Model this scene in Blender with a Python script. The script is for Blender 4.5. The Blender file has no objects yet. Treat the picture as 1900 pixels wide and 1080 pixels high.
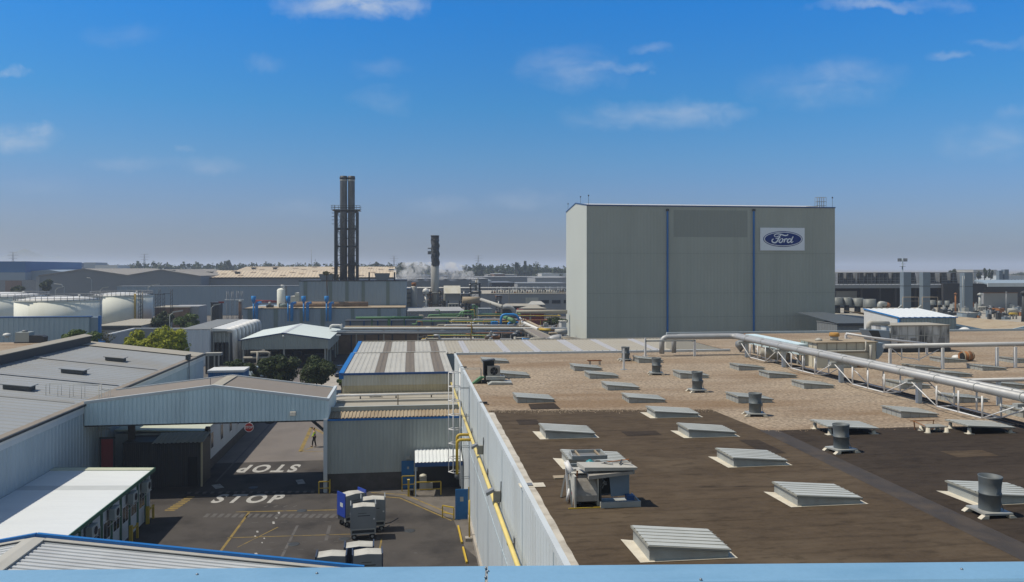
import bpy, math, random
from mathutils import Vector, Matrix
R = math.radians
S = bpy.context.scene
COL = S.collection

# ------------------------------------------------------------------ camera
YAW, F, PX0, PY0, H = R(7.33), 1478.0, 950.0, 497.0, 16.2
ca, sa = math.cos(YAW), math.sin(YAW)
cd = bpy.data.cameras.new("camera")
cam = bpy.data.objects.new("camera", cd)
COL.objects.link(cam)
cam.location = (0, 0, H)
cam.rotation_euler = (R(90), 0, -YAW)
cd.sensor_width = 36
cd.lens = F * 36 / 1900
cd.shift_y = -(540 - PY0) / 1900
cd.clip_start, cd.clip_end = 0.2, 30000
S.camera = cam

# ------------------------------------------------------------------ sun, exposure
SUNV = Vector((-0.55, 0.05, 1.0)).normalized()      # towards the sun
sl = bpy.data.lights.new("sun", 'SUN')
sl.energy, sl.angle, sl.color = 4.3, R(0.53), (1.0, 0.92, 0.78)
sun = bpy.data.objects.new("sun", sl)
COL.objects.link(sun)
sun.rotation_euler = SUNV.to_track_quat('Z', 'Y').to_euler()
sun.location = (-60, 0, 120)
S.view_settings.view_transform = 'Standard'
S.view_settings.look = 'None'
S.view_settings.exposure = 0.0
S.view_settings.gamma = 1.0
S.view_settings.use_curve_mapping = False
S.cycles.use_denoising = True
S.cycles.max_bounces = 6
S.cycles.diffuse_bounces = 3
S.cycles.glossy_bounces = 3
S.cycles.transmission_bounces = 4
S.cycles.transparent_max_bounces = 8
S.cycles.volume_bounces = 1
S.cycles.sample_clamp_indirect = 6

# ------------------------------------------------------------------ sky
W = bpy.data.worlds.new("World")
S.world = W
W.use_nodes = True
wt = W.node_tree
wt.nodes.clear()


def N(t, kind, **kw):
    n = t.nodes.new(kind)
    for k, v in kw.items():
        if k.startswith('i_'):
            key = k[2:]
            n.inputs[int(key) if key.isdigit() else key.replace('_', ' ')].default_value = v
        else:
            setattr(n, k, v)
    return n


def mth(t, op, a, b=None, clamp=False):
    n = t.nodes.new('ShaderNodeMath')
    n.operation = op
    n.use_clamp = clamp
    for i, q in enumerate((a, b)):
        if q is None:
            continue
        if isinstance(q, (int, float)):
            n.inputs[i].default_value = q
        else:
            t.links.new(q, n.inputs[i])
    return n.outputs[0]


def vmth(t, op, a, b=None):
    n = t.nodes.new('ShaderNodeVectorMath')
    n.operation = op
    for i, q in enumerate((a, b)):
        if q is None:
            continue
        if isinstance(q, (tuple, list)):
            n.inputs[i].default_value = q
        else:
            t.links.new(q, n.inputs[i])
    return n.outputs['Value'] if op in ('DOT_PRODUCT', 'LENGTH') else n.outputs['Vector']


def mixc(t, fac, a, b, mode='MIX'):
    n = t.nodes.new('ShaderNodeMix')
    n.data_type = 'RGBA'
    n.blend_type = mode
    for s, q in ((n.inputs['Factor'], fac), (n.inputs[6], a), (n.inputs[7], b)):
        if isinstance(q, (int, float)):
            s.default_value = q
        elif isinstance(q, (tuple, list)):
            s.default_value = (*q[:3], 1)
        else:
            t.links.new(q, s)
    return n.outputs[2]


def ramp(t, fac, stops):
    n = t.nodes.new('ShaderNodeValToRGB')
    el = n.color_ramp.elements
    while len(el) < len(stops):
        el.new(0.5)
    for e, (p, c) in zip(el, stops):
        e.position = p
        e.color = (*c, 1) if len(c) == 3 else c
    t.links.new(fac, n.inputs[0])
    return n.outputs[0]


SKY_STRENGTH = 0.1
BACK_SKY_FILL = (1.22, 1.05, .83)
sky = N(wt, 'ShaderNodeTexSky', sky_type='NISHITA')
sky.sun_disc = False
sky.sun_elevation = math.asin(SUNV.z)
sky.sun_rotation = math.atan2(SUNV.x, SUNV.y)
sky.altitude, sky.air_density, sky.dust_density, sky.ozone_density = 30, 1.0, 0.6, 3.0
tc = N(wt, 'ShaderNodeTexCoord')
dirv = tc.outputs['Generated']
sep = N(wt, 'ShaderNodeSeparateXYZ')
wt.links.new(dirv, sep.inputs[0])
elev = sep.outputs['Z']
# dry-day sky: deep blue overhead, dull blue-grey towards the horizon
tint = ramp(wt, elev, [(0.0, (.29, .37, .54)), (.03, (.43, .49, .70)), (.06, (.475, .56, .80)), (.095, (.455, .625, .89)), (.132, (.385, .69, .96)), (.197, (.24, .75, 1.10)),
                       (.31, (.11, .79, 1.39)), (.6, (.70, .78, .85)), (1.0, (.75, .78, .80))])
fw = vmth(wt, 'DOT_PRODUCT', dirv, (sa, ca, 0))
rt = vmth(wt, 'DOT_PRODUCT', dirv, (ca, -sa, 0))
# unseen half of the sky behind the camera, brightened to fill shaded fronts
bk = N(wt, 'ShaderNodeMapRange')
bk.inputs[1].default_value, bk.inputs[2].default_value = .25, -.35
wt.links.new(fw, bk.inputs[0])
tint = mixc(wt, bk.outputs[0], tint, BACK_SKY_FILL)
base = mixc(wt, 1.0, sky.outputs[0], tint, 'MULTIPLY')
base = mixc(wt, 1.0, base, mixc(wt, mth(wt, 'MAXIMUM', rt, 0.0), (1, 1, 1), (1.1, 1.22, 1.28)), 'MULTIPLY')
fwc = mth(wt, 'MAXIMUM', fw, 0.05)
uu = mth(wt, 'DIVIDE', rt, fwc)
vv = mth(wt, 'DIVIDE', elev, fwc)
comb = N(wt, 'ShaderNodeCombineXYZ')
wt.links.new(uu, comb.inputs[0])
wt.links.new(vv, comb.inputs[1])
uv = comb.outputs[0]
wn = N(wt, 'ShaderNodeTexNoise', i_Scale=16.0, i_Detail=5.0, i_Roughness=.6)
wt.links.new(uv, wn.inputs['Vector'])
wv = vmth(wt, 'MULTIPLY', vmth(wt, 'SUBTRACT', wn.outputs['Color'], (.5, .5, .5)), (.085, .045, 0))
uvw = vmth(wt, 'ADD', uv, wv)
stv = vmth(wt, 'MULTIPLY', uv, (1, 2.2, 1))
fn = N(wt, 'ShaderNodeTexNoise', i_Scale=17.0, i_Detail=8.0, i_Roughness=.58, i_Distortion=.4)
wt.links.new(stv, fn.inputs['Vector'])
CLOUDS = [  # px, py, half-width, half-height, opacity
    (640, 2, 120, 36, 1.0), (720, 14, 55, 20, .5), (1215, 214, 150, 26, .40), (1330, 210, 60, 15, .25), (1050, 125, 85, 40, .36), (1155, 120, 52, 9, .4),
    (1510, 165, 120, 38, .22), (1590, 140, 90, 30, .18), (1218, 86, 42, 10, .34), (1640, 6, 110, 9, .5), (1757, 106, 34, 9, .38),
    (1840, 258, 95, 36, .26), (1880, 208, 40, 12, .26), (30, 256, 75, 26, .55), (75, 238, 30, 10, .5), (32, 134, 24, 9, .5),
    (385, 310, 62, 16, .25), (245, 303, 66, 13, .24), (225, 62, 60, 20, .14), (490, 114, 34, 14, .2), (700, 125, 55, 19, .2),
    (705, 184, 55, 22, .18), (965, 372, 62, 20, .22), (815, 384, 60, 14, .16), (1850, 80, 60, 8, .22), (337, 280, 18, 7, .35),
    (1780, 8, 40, 12, .2), (85, 345, 60, 14, .1), (560, 385, 90, 14, .1)]
cl = None
for (px, py, rx, ry, op) in CLOUDS:
    d = vmth(wt, 'SUBTRACT', uvw, ((px - PX0) / F, (PY0 - py) / F, 0))
    d = vmth(wt, 'MULTIPLY', d, (F / rx, F / ry, 0))
    L = vmth(wt, 'LENGTH', d)
    m = mth(wt, 'MULTIPLY', mth(wt, 'SUBTRACT', 1.3, L, True), op * 1.15)
    cl = m if cl is None else mth(wt, 'ADD', cl, m)
fnm = N(wt, 'ShaderNodeMapRange')
fnm.inputs[1].default_value, fnm.inputs[2].default_value = .26, .66
wt.links.new(fn.outputs[0], fnm.inputs[0])
cl = mth(wt, 'MULTIPLY', cl, fnm.outputs[0])
cl = mth(wt, 'MULTIPLY', cl, mth(wt, 'GREATER_THAN', fw, 0.1), True)
skyc = mixc(wt, mth(wt, 'MULTIPLY', cl, .74), base, (5.6, 6.3, 7.2))
bg = N(wt, 'ShaderNodeBackground', i_Strength=SKY_STRENGTH)
wt.links.new(skyc, bg.inputs[0])
wo = N(wt, 'ShaderNodeOutputWorld')
wt.links.new(bg.outputs[0], wo.inputs[0])


# ------------------------------------------------------------------ where a photo point lies on a known plane
def ray(px, py):
    u = (px - PX0) / F
    return (u * ca + sa, ca - u * sa, (PY0 - py) / F)


def gz(px, py, z=0.0):
    d = ray(px, py)
    t = (z - H) / d[2]
    return Vector((d[0] * t, d[1] * t, z))


def gy(px, py, Y):
    d = ray(px, py)
    t = Y / d[1]
    return Vector((d[0] * t, Y, H + d[2] * t))


def gx(px, py, X):
    d = ray(px, py)
    t = X / d[0]
    return Vector((X, d[1] * t, H + d[2] * t))


def wx(px, Y):
    return gy(px, PY0, Y).x


def hz(py, px, Y):
    return gy(px, py, Y).z


# ------------------------------------------------------------------ materials
def srgb(r, g, b):
    f = lambda c: (c / 255 / 12.92) if c <= 10 else ((c / 255 + .055) / 1.055) ** 2.4
    return (f(r), f(g), f(b))


def pm(name, col, rough=.6, metal=0.0, var=.14, scale=1.2, stretch=(1, 1, 1), dirt=None, dirt_amt=.4, dirt_scale=.35,
       dirt_stretch=(1, 1, 1), bump=0.0, bscale=25, spec=.4, fine=0.0, fscale=40):
    m = bpy.data.materials.new(name)
    m.use_nodes = True
    t = m.node_tree
    b = t.nodes['Principled BSDF']
    b.inputs['Roughness'].default_value = rough
    b.inputs['Metallic'].default_value = metal
    b.inputs['Specular IOR Level'].default_value = spec
    pos = N(t, 'ShaderNodeNewGeometry').outputs['Position']

    def noise(sc, st, det=4, ro=.55):
        v = vmth(t, 'MULTIPLY', pos, tuple(st))
        n = N(t, 'ShaderNodeTexNoise', i_Scale=sc, i_Detail=det, i_Roughness=ro)
        t.links.new(v, n.inputs['Vector'])
        return n.outputs[0]
    n1 = noise(scale, stretch)
    f1 = mth(t, 'ADD', mth(t, 'MULTIPLY', mth(t, 'SUBTRACT', n1, .5), var * 4), 1.0)
    if fine:
        n3 = noise(fscale, (1, 1, 1), 2)
        f1 = mth(t, 'MULTIPLY', f1, mth(t, 'ADD', mth(t, 'MULTIPLY', mth(t, 'SUBTRACT', n3, .5), fine * 4), 1.0))
    cc = N(t, 'ShaderNodeCombineXYZ')
    for i in range(3):
        t.links.new(f1, cc.inputs[i])
    c = mixc(t, 1.0, (*col, 1), cc.outputs[0], 'MULTIPLY')
    if dirt:
        n2 = noise(dirt_scale, dirt_stretch, 6, .6)
        mr = N(t, 'ShaderNodeMapRange')
        mr.inputs[1].default_value, mr.inputs[2].default_value = .47, .68
        mr.inputs[4].default_value = dirt_amt
        t.links.new(n2, mr.inputs[0])
        c = mixc(t, mr.outputs[0], c, (*dirt, 1))
    t.links.new(c, b.inputs['Base Color'])
    rr = mth(t, 'ADD', mth(t, 'MULTIPLY', mth(t, 'SUBTRACT', n1, .5), .25), rough, True)
    t.links.new(rr, b.inputs['Roughness'])
    if bump:
        n4 = noise(bscale, (1, 1, 1), 3)
        bp = N(t, 'ShaderNodeBump', i_Strength=bump, i_Distance=.05)
        t.links.new(n4, bp.inputs['Height'])
        t.links.new(bp.outputs[0], b.inputs['Normal'])
    return m


def leafm(name, col, col2):
    m = bpy.data.materials.new(name)
    m.use_nodes = True
    t = m.node_tree
    b = t.nodes['Principled BSDF']
    b.inputs['Roughness'].default_value = .6
    b.inputs['Specular IOR Level'].default_value = .25
    g = N(t, 'ShaderNodeNewGeometry')
    n = N(t, 'ShaderNodeTexNoise', i_Scale=.8, i_Detail=3.0)
    t.links.new(g.outputs['Position'], n.inputs['Vector'])
    f = mth(t, 'ADD', mth(t, 'MULTIPLY', mth(t, 'SUBTRACT', n.outputs[0], .5), 2.2), g.outputs['Random Per Island'], True)
    c = mixc(t, f, (*col, 1), (*col2, 1))
    t.links.new(c, b.inputs['Base Color'])
    tr = N(t, 'ShaderNodeBsdfTranslucent')
    t.links.new(c, tr.inputs[0])
    ms = N(t, 'ShaderNodeMixShader', i_0=.25)
    t.links.new(b.outputs[0], ms.inputs[1])
    t.links.new(tr.outputs[0], ms.inputs[2])
    t.links.new(ms.outputs[0], t.nodes['Material Output'].inputs[0])
    return m


# ------------------------------------------------------------------ mesh builder
class MB:
    def __init__(s):
        s.v, s.f, s.sm = [], [], []

    def add(s, vs, fs, smooth=False):
        o = len(s.v)
        s.v += [tuple(v) for v in vs]
        for f in fs:
            s.f.append([i + o for i in f])
            s.sm.append(smooth)
        return s

    def poly(s, *pts):
        return s.add(pts, [list(range(len(pts)))])

    def box(s, x0, x1, y0, y1, z0, z1):
        if x0 > x1: x0, x1 = x1, x0
        if y0 > y1: y0, y1 = y1, y0
        if z0 > z1: z0, z1 = z1, z0
        return s.add([(x0, y0, z0), (x1, y0, z0), (x1, y1, z0), (x0, y1, z0), (x0, y0, z1), (x1, y0, z1), (x1, y1, z1), (x0, y1, z1)],
                     [(0, 3, 2, 1), (4, 5, 6, 7), (0, 1, 5, 4), (1, 2, 6, 5), (2, 3, 7, 6), (3, 0, 4, 7)])

    def extr(s, pts, vec):
        pts = [Vector(p) for p in pts]
        vec = Vector(vec)
        n = len(pts)
        return s.add(pts + [p + vec for p in pts],
                     [list(range(n))[::-1], list(range(n, 2 * n))] + [(i, (i + 1) % n, n + (i + 1) % n, n + i) for i in range(n)])

    def beam(s, p, q, w, h=None, up=(0, 0, 1)):
        p, q = Vector(p), Vector(q)
        h = h or w
        d = (q - p).normalized()
        u = Vector(up)
        if abs(d.dot(u)) > .97:
            u = Vector((0, 1, 0))
        r = d.cross(u).normalized()
        u = r.cross(d)
        c = [r * w / 2 + u * h / 2, -r * w / 2 + u * h / 2, -r * w / 2 - u * h / 2, r * w / 2 - u * h / 2]
        return s.add([p + k for k in c] + [q + k for k in c],
                     [(3, 2, 1, 0), (4, 5, 6, 7), (0, 1, 5, 4), (1, 2, 6, 5), (2, 3, 7, 6), (3, 0, 4, 7)])

    def tube(s, pts, r, n=8, cap=True):
        pts = [Vector(p) for p in pts]
        rs = r if isinstance(r, (list, tuple)) else [r] * len(pts)
        vs, fs = [], []
        m = len(pts)
        d0 = (pts[1] - pts[0]).normalized()
        u = Vector((0, 0, 1)) if abs(d0.z) < .9 else Vector((0, 1, 0))
        for i, p in enumerate(pts):
            a = (pts[i] - pts[i - 1]).normalized() if i else None
            b = (pts[i + 1] - pts[i]).normalized() if i < m - 1 else None
            d = ((a or b) + (b or a)).normalized() if (a or b) else d0
            u = (u - d * u.dot(d))
            u = u.normalized() if u.length > 1e-5 else d.orthogonal().normalized()
            w = d.cross(u)
            k = 1.0
            if a and b:
                k = 1 / max(.5, math.sqrt(max(0, (1 + a.dot(b)) / 2)))
            for j in range(n):
                t = 2 * math.pi * j / n
                vs.append(p + (u * math.cos(t) + w * math.sin(t)) * rs[i] * (k if n > 5 else 1))
        for i in range(m - 1):
            for j in range(n):
                fs.append((i * n + j, i * n + (j + 1) % n, (i + 1) * n + (j + 1) % n, (i + 1) * n + j))
        s.add(vs, fs, True)
        if cap:
            o = len(s.v) - len(vs)
            s.f += [[o + j for j in range(n)][::-1], [o + (m - 1) * n + j for j in range(n)]]
            s.sm += [False, False]
        return s

    def bend(s, pts, r, br, n=10, seg=5):
        """a pipe through pts with rounded bends of radius br"""
        pts = [Vector(p) for p in pts]
        out = [pts[0]]
        for i in range(1, len(pts) - 1):
            a, b, c = pts[i - 1], pts[i], pts[i + 1]
            d1, d2 = (a - b).normalized(), (c - b).normalized()
            p, q = b + d1 * br, b + d2 * br
            for k in range(seg + 1):
                t = k / seg
                out.append(p * (1 - t) ** 2 + b * 2 * t * (1 - t) + q * t * t)
        out.append(pts[-1])
        return s.tube(out, r, n)

    def lathe(s, prof, c=(0, 0, 0), n=20, smooth=True, cap=True):
        vs = [(c[0] + r * math.cos(2 * math.pi * j / n), c[1] + r * math.sin(2 * math.pi * j / n), c[2] + z) for r, z in prof for j in range(n)]
        m = len(prof)
        s.add(vs, [(i * n + j, i * n + (j + 1) % n, (i + 1) * n + (j + 1) % n, (i + 1) * n + j) for i in range(m - 1) for j in range(n)], smooth)
        if cap:
            o = len(s.v) - len(vs)
            s.f += [[o + j for j in range(n)][::-1], [o + (m - 1) * n + j for j in range(n)]]
            s.sm += [False, False]
        return s

    def cyl(s, x, y, z0, z1, r, n=16):
        return s.lathe([(r, z0), (r, z1)], (x, y, 0), n)

    def rib(s, A0, A1, B0, B1, pitch, depth, flip=False, duty=.45):
        """ribbed sheet: ribs run from edge A to edge B, counted along A0-A1"""
        A0, A1, B0, B1 = map(Vector, (A0, A1, B0, B1))
        nrm = (A1 - A0).cross(B0 - A0).normalized() * (-1 if flip else 1)
        k = max(1, round((A1 - A0).length / pitch))
        ts, hs = [], []
        for i in range(k):
            for fr, h in ((0, 0), (1 - duty - .1, 0), (1 - duty, 1), (.95, 1)):
                ts.append((i + fr) / k)
                hs.append(h)
        ts.append(1)
        hs.append(0)
        m = len(ts)
        vs = [A0.lerp(A1, t) + nrm * depth * h for t, h in zip(ts, hs)] + [B0.lerp(B1, t) + nrm * depth * h for t, h in zip(ts, hs)]
        fs = [(i, i + 1, m + i + 1, m + i) if not flip else (i + 1, i, m + i, m + i + 1) for i in range(m - 1)]
        return s.add(vs, fs)

    def leaves(s, c, r, n, size, rng, clumps=14, lo=-1.0, fill=.55):
        c = Vector(c)
        cen = []
        while len(cen) < clumps:
            p = Vector((rng.uniform(-1, 1), rng.uniform(-1, 1), rng.uniform(lo, 1)))
            if .2 < p.length < 1:
                p = p * (.55 + .3 * rng.random()) / max(.35, p.length) if rng.random() < .75 else p * .6
                cen.append((p, rng.uniform(.22, .46)))
        for i in range(n):
            p, cr = cen[rng.randrange(clumps)]
            o = Vector((rng.gauss(0, 1), rng.gauss(0, 1), rng.gauss(0, 1))).normalized()
            q = p + o * cr * (rng.random() ** .35)
            q = Vector((q.x * r[0], q.y * r[1], q.z * r[2])) + c
            nn = (o + Vector((rng.gauss(0, .6), rng.gauss(0, .6), rng.gauss(0, .6) + .3))).normalized()
            a = nn.orthogonal().normalized()
            b = nn.cross(a)
            t = rng.random() * 6.28
            a, b = a * math.cos(t) + b * math.sin(t), b * math.cos(t) - a * math.sin(t)
            z = size * rng.uniform(.6, 1.3)
            s.add([q - a * z * .5, q + b * z * .28, q + a * z * .5, q - b * z * .28], [(0, 1, 2, 3)])
        return s

    def mesh(s, name, m, org=(0, 0, 0)):
        me = bpy.data.meshes.new(name)
        ox, oy, oz = org
        me.from_pydata([(x - ox, y - oy, z - oz) for x, y, z in s.v], [], s.f)
        me.polygons.foreach_set('use_smooth', s.sm)
        me.materials.append(m)
        me.update()
        return me


ORG = {}


def props(o, label=None, cat=None, group=None, kind=None):
    for k, v in (('label', label), ('category', cat), ('group', group), ('kind', kind)):
        if v:
            o[k] = v
    return o


def thing(name, label, cat, loc=(0, 0, 0), group=None):
    o = bpy.data.objects.new(name, None)
    o.empty_display_size = .3
    o.location = loc
    COL.objects.link(o)
    ORG[o.name] = tuple(loc)
    return props(o, label, cat, group)


def part(par, name, mb, m, label=None, kind=None):
    org = ORG[par.name]
    o = bpy.data.objects.new(name, mb.mesh(name, m, org))
    COL.objects.link(o)
    o.parent = par
    ORG[o.name] = org
    if label:
        o['label'] = label
    if kind:
        o['kind'] = kind
    return o


def solo(name, label, cat, mb, m, group=None, kind=None):
    xs, ys, zs = zip(*mb.v)
    org = ((min(xs) + max(xs)) / 2, (min(ys) + max(ys)) / 2, min(zs))
    o = bpy.data.objects.new(name, mb.mesh(name, m, org))
    o.location = org
    COL.objects.link(o)
    ORG[o.name] = org
    return props(o, label, cat, group, kind)


def struct(name, mb, m):
    o = bpy.data.objects.new(name, mb.mesh(name, m))
    COL.objects.link(o)
    o['kind'] = 'structure'
    return o


def kids(o):
    return [c for c in COL.objects if c.parent == o]


def copy_tree(o, label=None, loc=None, rz=None, scale=None):
    def rec(q, par):
        c = q.copy()
        COL.objects.link(c)
        if par:
            c.parent = par
        for k in list(q.children):
            rec(k, c)
        return c
    c = rec(o, None)
    if label: c['label'] = label
    if loc is not None: c.location = loc
    if rz is not None: c.rotation_euler = (0, 0, rz)
    if scale is not None: c.scale = scale
    return c


def one_mesh_parts(par, items):
    for nm, mb, m in items:
        part(par, nm, mb, m)


ORD = ['first', 'second', 'third', 'fourth', 'fifth', 'sixth', 'seventh', 'eighth', 'ninth', 'tenth', 'eleventh', 'twelfth', 'thirteenth', 'fourteenth']

# ------------------------------------------------------------------ palette
M = {}
M['earth'] = pm('dry_earth', (.22, .18, .13), .95, var=.2, scale=.02, dirt=(.08, .10, .04), dirt_amt=.7, dirt_scale=.006)
M['plant_ground'] = pm('old_tarmac', (.105, .10, .095), .9, var=.12, scale=.15, dirt=(.17, .155, .13), dirt_amt=.6, dirt_scale=.05)
M['asphalt'] = pm('asphalt', (.068, .062, .058), .9, spec=.15, var=.16, scale=.4, dirt=(.030, .028, .028), dirt_amt=.85, dirt_scale=.3, bump=.25, bscale=40, fine=.10, fscale=18)
M['asphalt_light'] = pm('worn_asphalt', (.150, .133, .122), .9, var=.10, scale=.35, dirt=(.095, .085, .08), dirt_amt=.6, dirt_scale=.25, bump=.2, bscale=40, fine=.06)
M['apron'] = pm('pale_apron', (.125, .112, .10), .9, var=.2, scale=.6, dirt=(.06, .055, .05), dirt_amt=.8, dirt_scale=.5, bump=.2, fine=.06)
M['concrete'] = pm('concrete', (.34, .31, .27), .9, var=.12, scale=.8, dirt=(.17, .15, .13), dirt_amt=.5, dirt_scale=.6, bump=.2)
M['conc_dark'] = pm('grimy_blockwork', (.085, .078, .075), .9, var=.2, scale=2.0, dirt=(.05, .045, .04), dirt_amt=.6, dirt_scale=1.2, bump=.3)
M['paint_white'] = pm('worn_white_paint', (.36, .355, .34), .85, var=.12, scale=3, dirt=(.12, .115, .11), dirt_amt=.8, dirt_scale=2.8)
M['paint_stop'] = pm('road_lettering_paint', (.37, .365, .35), .85, var=.14, scale=4, dirt=(.20, .195, .19), dirt_amt=.6, dirt_scale=3)
M['paint_faded'] = pm('faded_white_paint', (.095, .09, .087), .9, var=.15, scale=3, dirt=(.065, .06, .058), dirt_amt=.95, dirt_scale=1.6)
M['paint_yellow'] = pm('worn_yellow_paint', (.22, .155, .04), .85, var=.18, scale=3, dirt=(.075, .062, .05), dirt_amt=.9, dirt_scale=1.6)
M['bumper'] = pm('black_rubber', (.022, .022, .024), .8, var=.2)
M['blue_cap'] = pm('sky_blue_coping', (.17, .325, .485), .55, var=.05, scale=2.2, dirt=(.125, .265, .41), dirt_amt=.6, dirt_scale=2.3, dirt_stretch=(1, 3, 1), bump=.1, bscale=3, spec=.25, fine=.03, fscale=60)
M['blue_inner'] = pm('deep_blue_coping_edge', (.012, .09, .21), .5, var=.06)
M['screw'] = pm('dull_screw', (.22, .26, .3), .4, .6)
M['navy_wall'] = pm('navy_wall', (.03, .13, .30), .6, var=.06, spec=.1)
M['pale_block'] = pm('pale_blue_panel', (.62, .66, .71), .6, var=.04, scale=.3, spec=.2)
M['blue_trim'] = pm('bright_blue_trim', (.012, .135, .40), .45, var=.08, scale=2)
M['blue_navy'] = pm('navy_trim', (.02, .07, .20), .5, var=.1)
M['blue_door'] = pm('blue_painted_steel', (.015, .13, .33), .5, var=.15, scale=2, dirt=(.03, .1, .2), dirt_amt=.5, dirt_scale=2)
M['blue_duct'] = pm('blue_duct_paint', (.015, .20, .52), .45, var=.1)
M['clad_pale'] = pm('pale_blue_cladding', (.52, .565, .59), .55, var=.05, scale=.5, dirt=(.43, .45, .45), dirt_amt=.55, dirt_scale=.5, dirt_stretch=(1, 1, .15), spec=.25)
M['clad_bridge'] = pm('bridge_cladding', (.56, .69, .74), .55, var=.05, scale=.6, dirt=(.43, .53, .57), dirt_amt=.5, dirt_scale=.9, dirt_stretch=(1, 1, .12), spec=.2)
M['clad_grey'] = pm('grey_green_cladding', (.36, .39, .37), .55, var=.06, scale=.5, dirt=(.25, .27, .26), dirt_amt=.6, dirt_scale=.7, dirt_stretch=(1, 1, .12))
M['clad_cream'] = pm('cream_cladding', (.50, .49, .43), .55, var=.06, scale=.6, dirt=(.38, .34, .22), dirt_amt=.5, dirt_scale=.5, dirt_stretch=(1, 1, .2))
M['clad_sand'] = pm('sand_cladding', (.46, .40, .26), .6, var=.08, scale=.8)
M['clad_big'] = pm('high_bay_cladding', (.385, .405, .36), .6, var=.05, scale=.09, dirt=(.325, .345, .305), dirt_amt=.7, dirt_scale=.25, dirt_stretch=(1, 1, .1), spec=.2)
M['clad_gable_lit'] = pm('high_bay_flat_panel_lit', (.53, .56, .52), .6, var=.03, scale=.08, spec=.2)  # sunlit brightness put into the gable panel's colour, paler than the shaded front
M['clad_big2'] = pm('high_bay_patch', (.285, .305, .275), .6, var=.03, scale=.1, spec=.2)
M['clad_leftwall'] = pm('left_hall_cladding', (.40, .475, .52), .6, var=.05, scale=.3, dirt=(.33, .40, .44), dirt_amt=.6, dirt_scale=.4, dirt_stretch=(1, 1, .2), spec=.2)
M['roof_blue'] = pm('blue_grey_sheet_roof', (.27, .285, .295), .6, var=.05, scale=.25, stretch=(.3, 1, 1), dirt=(.25, .235, .205), dirt_amt=.6, dirt_scale=.12, spec=.3)
M['roof_lap'] = pm('roof_lap_sheet', (.25, .258, .26), .7, var=.1, scale=.8, dirt=(.215, .195, .165), dirt_amt=.7, dirt_scale=.7, spec=.2)
M['roof_edge'] = pm('rusty_roof_edge', (.235, .205, .17), .85, var=.15, scale=.7)
M['roof_taupe'] = pm('taupe_roof_sheet', (.205, .18, .155), .8, var=.08, scale=.5, dirt=(.16, .135, .11), dirt_amt=.5, dirt_scale=.5, fine=.04)
M['roof_white'] = pm('white_sheet_roof', (.63, .66, .67), .5, var=.02, scale=.4, stretch=(.2, 1, 1), dirt=(.56, .59, .61), dirt_amt=.5, dirt_scale=.6, dirt_stretch=(.3, 2, 1))
M['roof_band'] = pm('grey_roof_band', (.46, .485, .49), .5, var=.04)
M['roof_cream'] = pm('cream_roof_edge', (.49, .51, .40), .5, var=.04)
M['roof_grey'] = pm('silver_roof_sheet', (.47, .49, .50), .5, var=.05, scale=.8, dirt=(.38, .39, .40), dirt_amt=.5, dirt_scale=.7)
M['roof_mint'] = pm('pale_green_roof', (.56, .62, .60), .6, var=.03, scale=.1)
M['roof_stone'] = pm('stone_roof', (.335, .315, .27), .85, var=.07, scale=.3, dirt=(.27, .245, .20), dirt_amt=.5, dirt_scale=.3, spec=.15)
M['roof_light'] = pm('light_roof_strip', (.39, .385, .355), .7, var=.05, scale=.5, dirt=(.32, .305, .27), dirt_amt=.5, dirt_scale=.8, dirt_stretch=(2, .3, 1), spec=.2)
M['roof_brown'] = pm('dull_rooflight', (.165, .138, .105), .6, var=.12, scale=1.5, stretch=(3, .4, 1), spec=.2)
M['roof_beige'] = pm('beige_fibre_roof', (.50, .415, .30), .85, var=.05, scale=.05, dirt=(.42, .34, .24), dirt_amt=.5, dirt_scale=.06)
M['roof_beige2'] = pm('tan_rooflight_strip', (.36, .27, .18), .8, var=.08, scale=.1)
M['roof_tan'] = pm('weathered_tan_sheet', (.33, .275, .20), .85, var=.12, scale=1.0, dirt=(.22, .16, .105), dirt_amt=.65, dirt_scale=.5, spec=.15)
M['gravel'] = pm('roof_gravel', (.295, .238, .178), .95, spec=.1, var=.09, scale=.35, stretch=(.5, 1, 1), dirt=(.185, .122, .072), dirt_amt=.75, dirt_scale=.17, dirt_stretch=(.4, 1.2, 1), bump=.9, bscale=11, fine=.5, fscale=6)
M['flash'] = pm('white_flashing', (.55, .51, .42), .7, var=.1, scale=2, dirt=(.42, .37, .28), dirt_amt=.6, dirt_scale=1.6)
M['kerb_strip'] = pm('bleached_roof_edge', (.47, .44, .38), .85, var=.14, scale=1.2, dirt=(.2, .17, .13), dirt_amt=.6, dirt_scale=1.5)
M['glazing'] = pm('milky_rooflight_sheet', (.43, .445, .42), .45, var=.06, scale=.5, dirt=(.33, .345, .32), dirt_amt=.6, dirt_scale=.7, spec=.3)
M['glaz_bar'] = pm('rooflight_bar', (.27, .27, .24), .6, 0, var=.1)
M['curb'] = pm('galvanised_curb', (.36, .38, .37), .5, .15, var=.12, scale=2, dirt=(.28, .26, .22), dirt_amt=.5, dirt_scale=1.5)
M['galv'] = pm('weathered_vent_steel', (.10, .118, .13), .6, .1, var=.12, scale=2.2, dirt=(.15, .15, .14), dirt_amt=.5, dirt_scale=2.5)
M['silver'] = pm('silver_pipe_jacket', (.37, .38, .39), .55, .3, var=.10, scale=.9, dirt=(.27, .27, .265), dirt_amt=.6, dirt_scale=.9)
M['white_steel'] = pm('white_painted_steel', (.66, .66, .66), .5, var=.05, scale=1, dirt=(.4, .38, .34), dirt_amt=.3, dirt_scale=1.5)
M['dark_steel'] = pm('dark_steel', (.045, .05, .055), .6, .2, var=.15)
M['mid_steel'] = pm('grey_steel', (.20, .21, .22), .5, .2, var=.12)
M['black'] = pm('dark_opening', (.012, .013, .015), .8, var=.2)
M['interior'] = pm('dim_interior', (.035, .037, .042), .8, var=.25, scale=.4)
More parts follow.
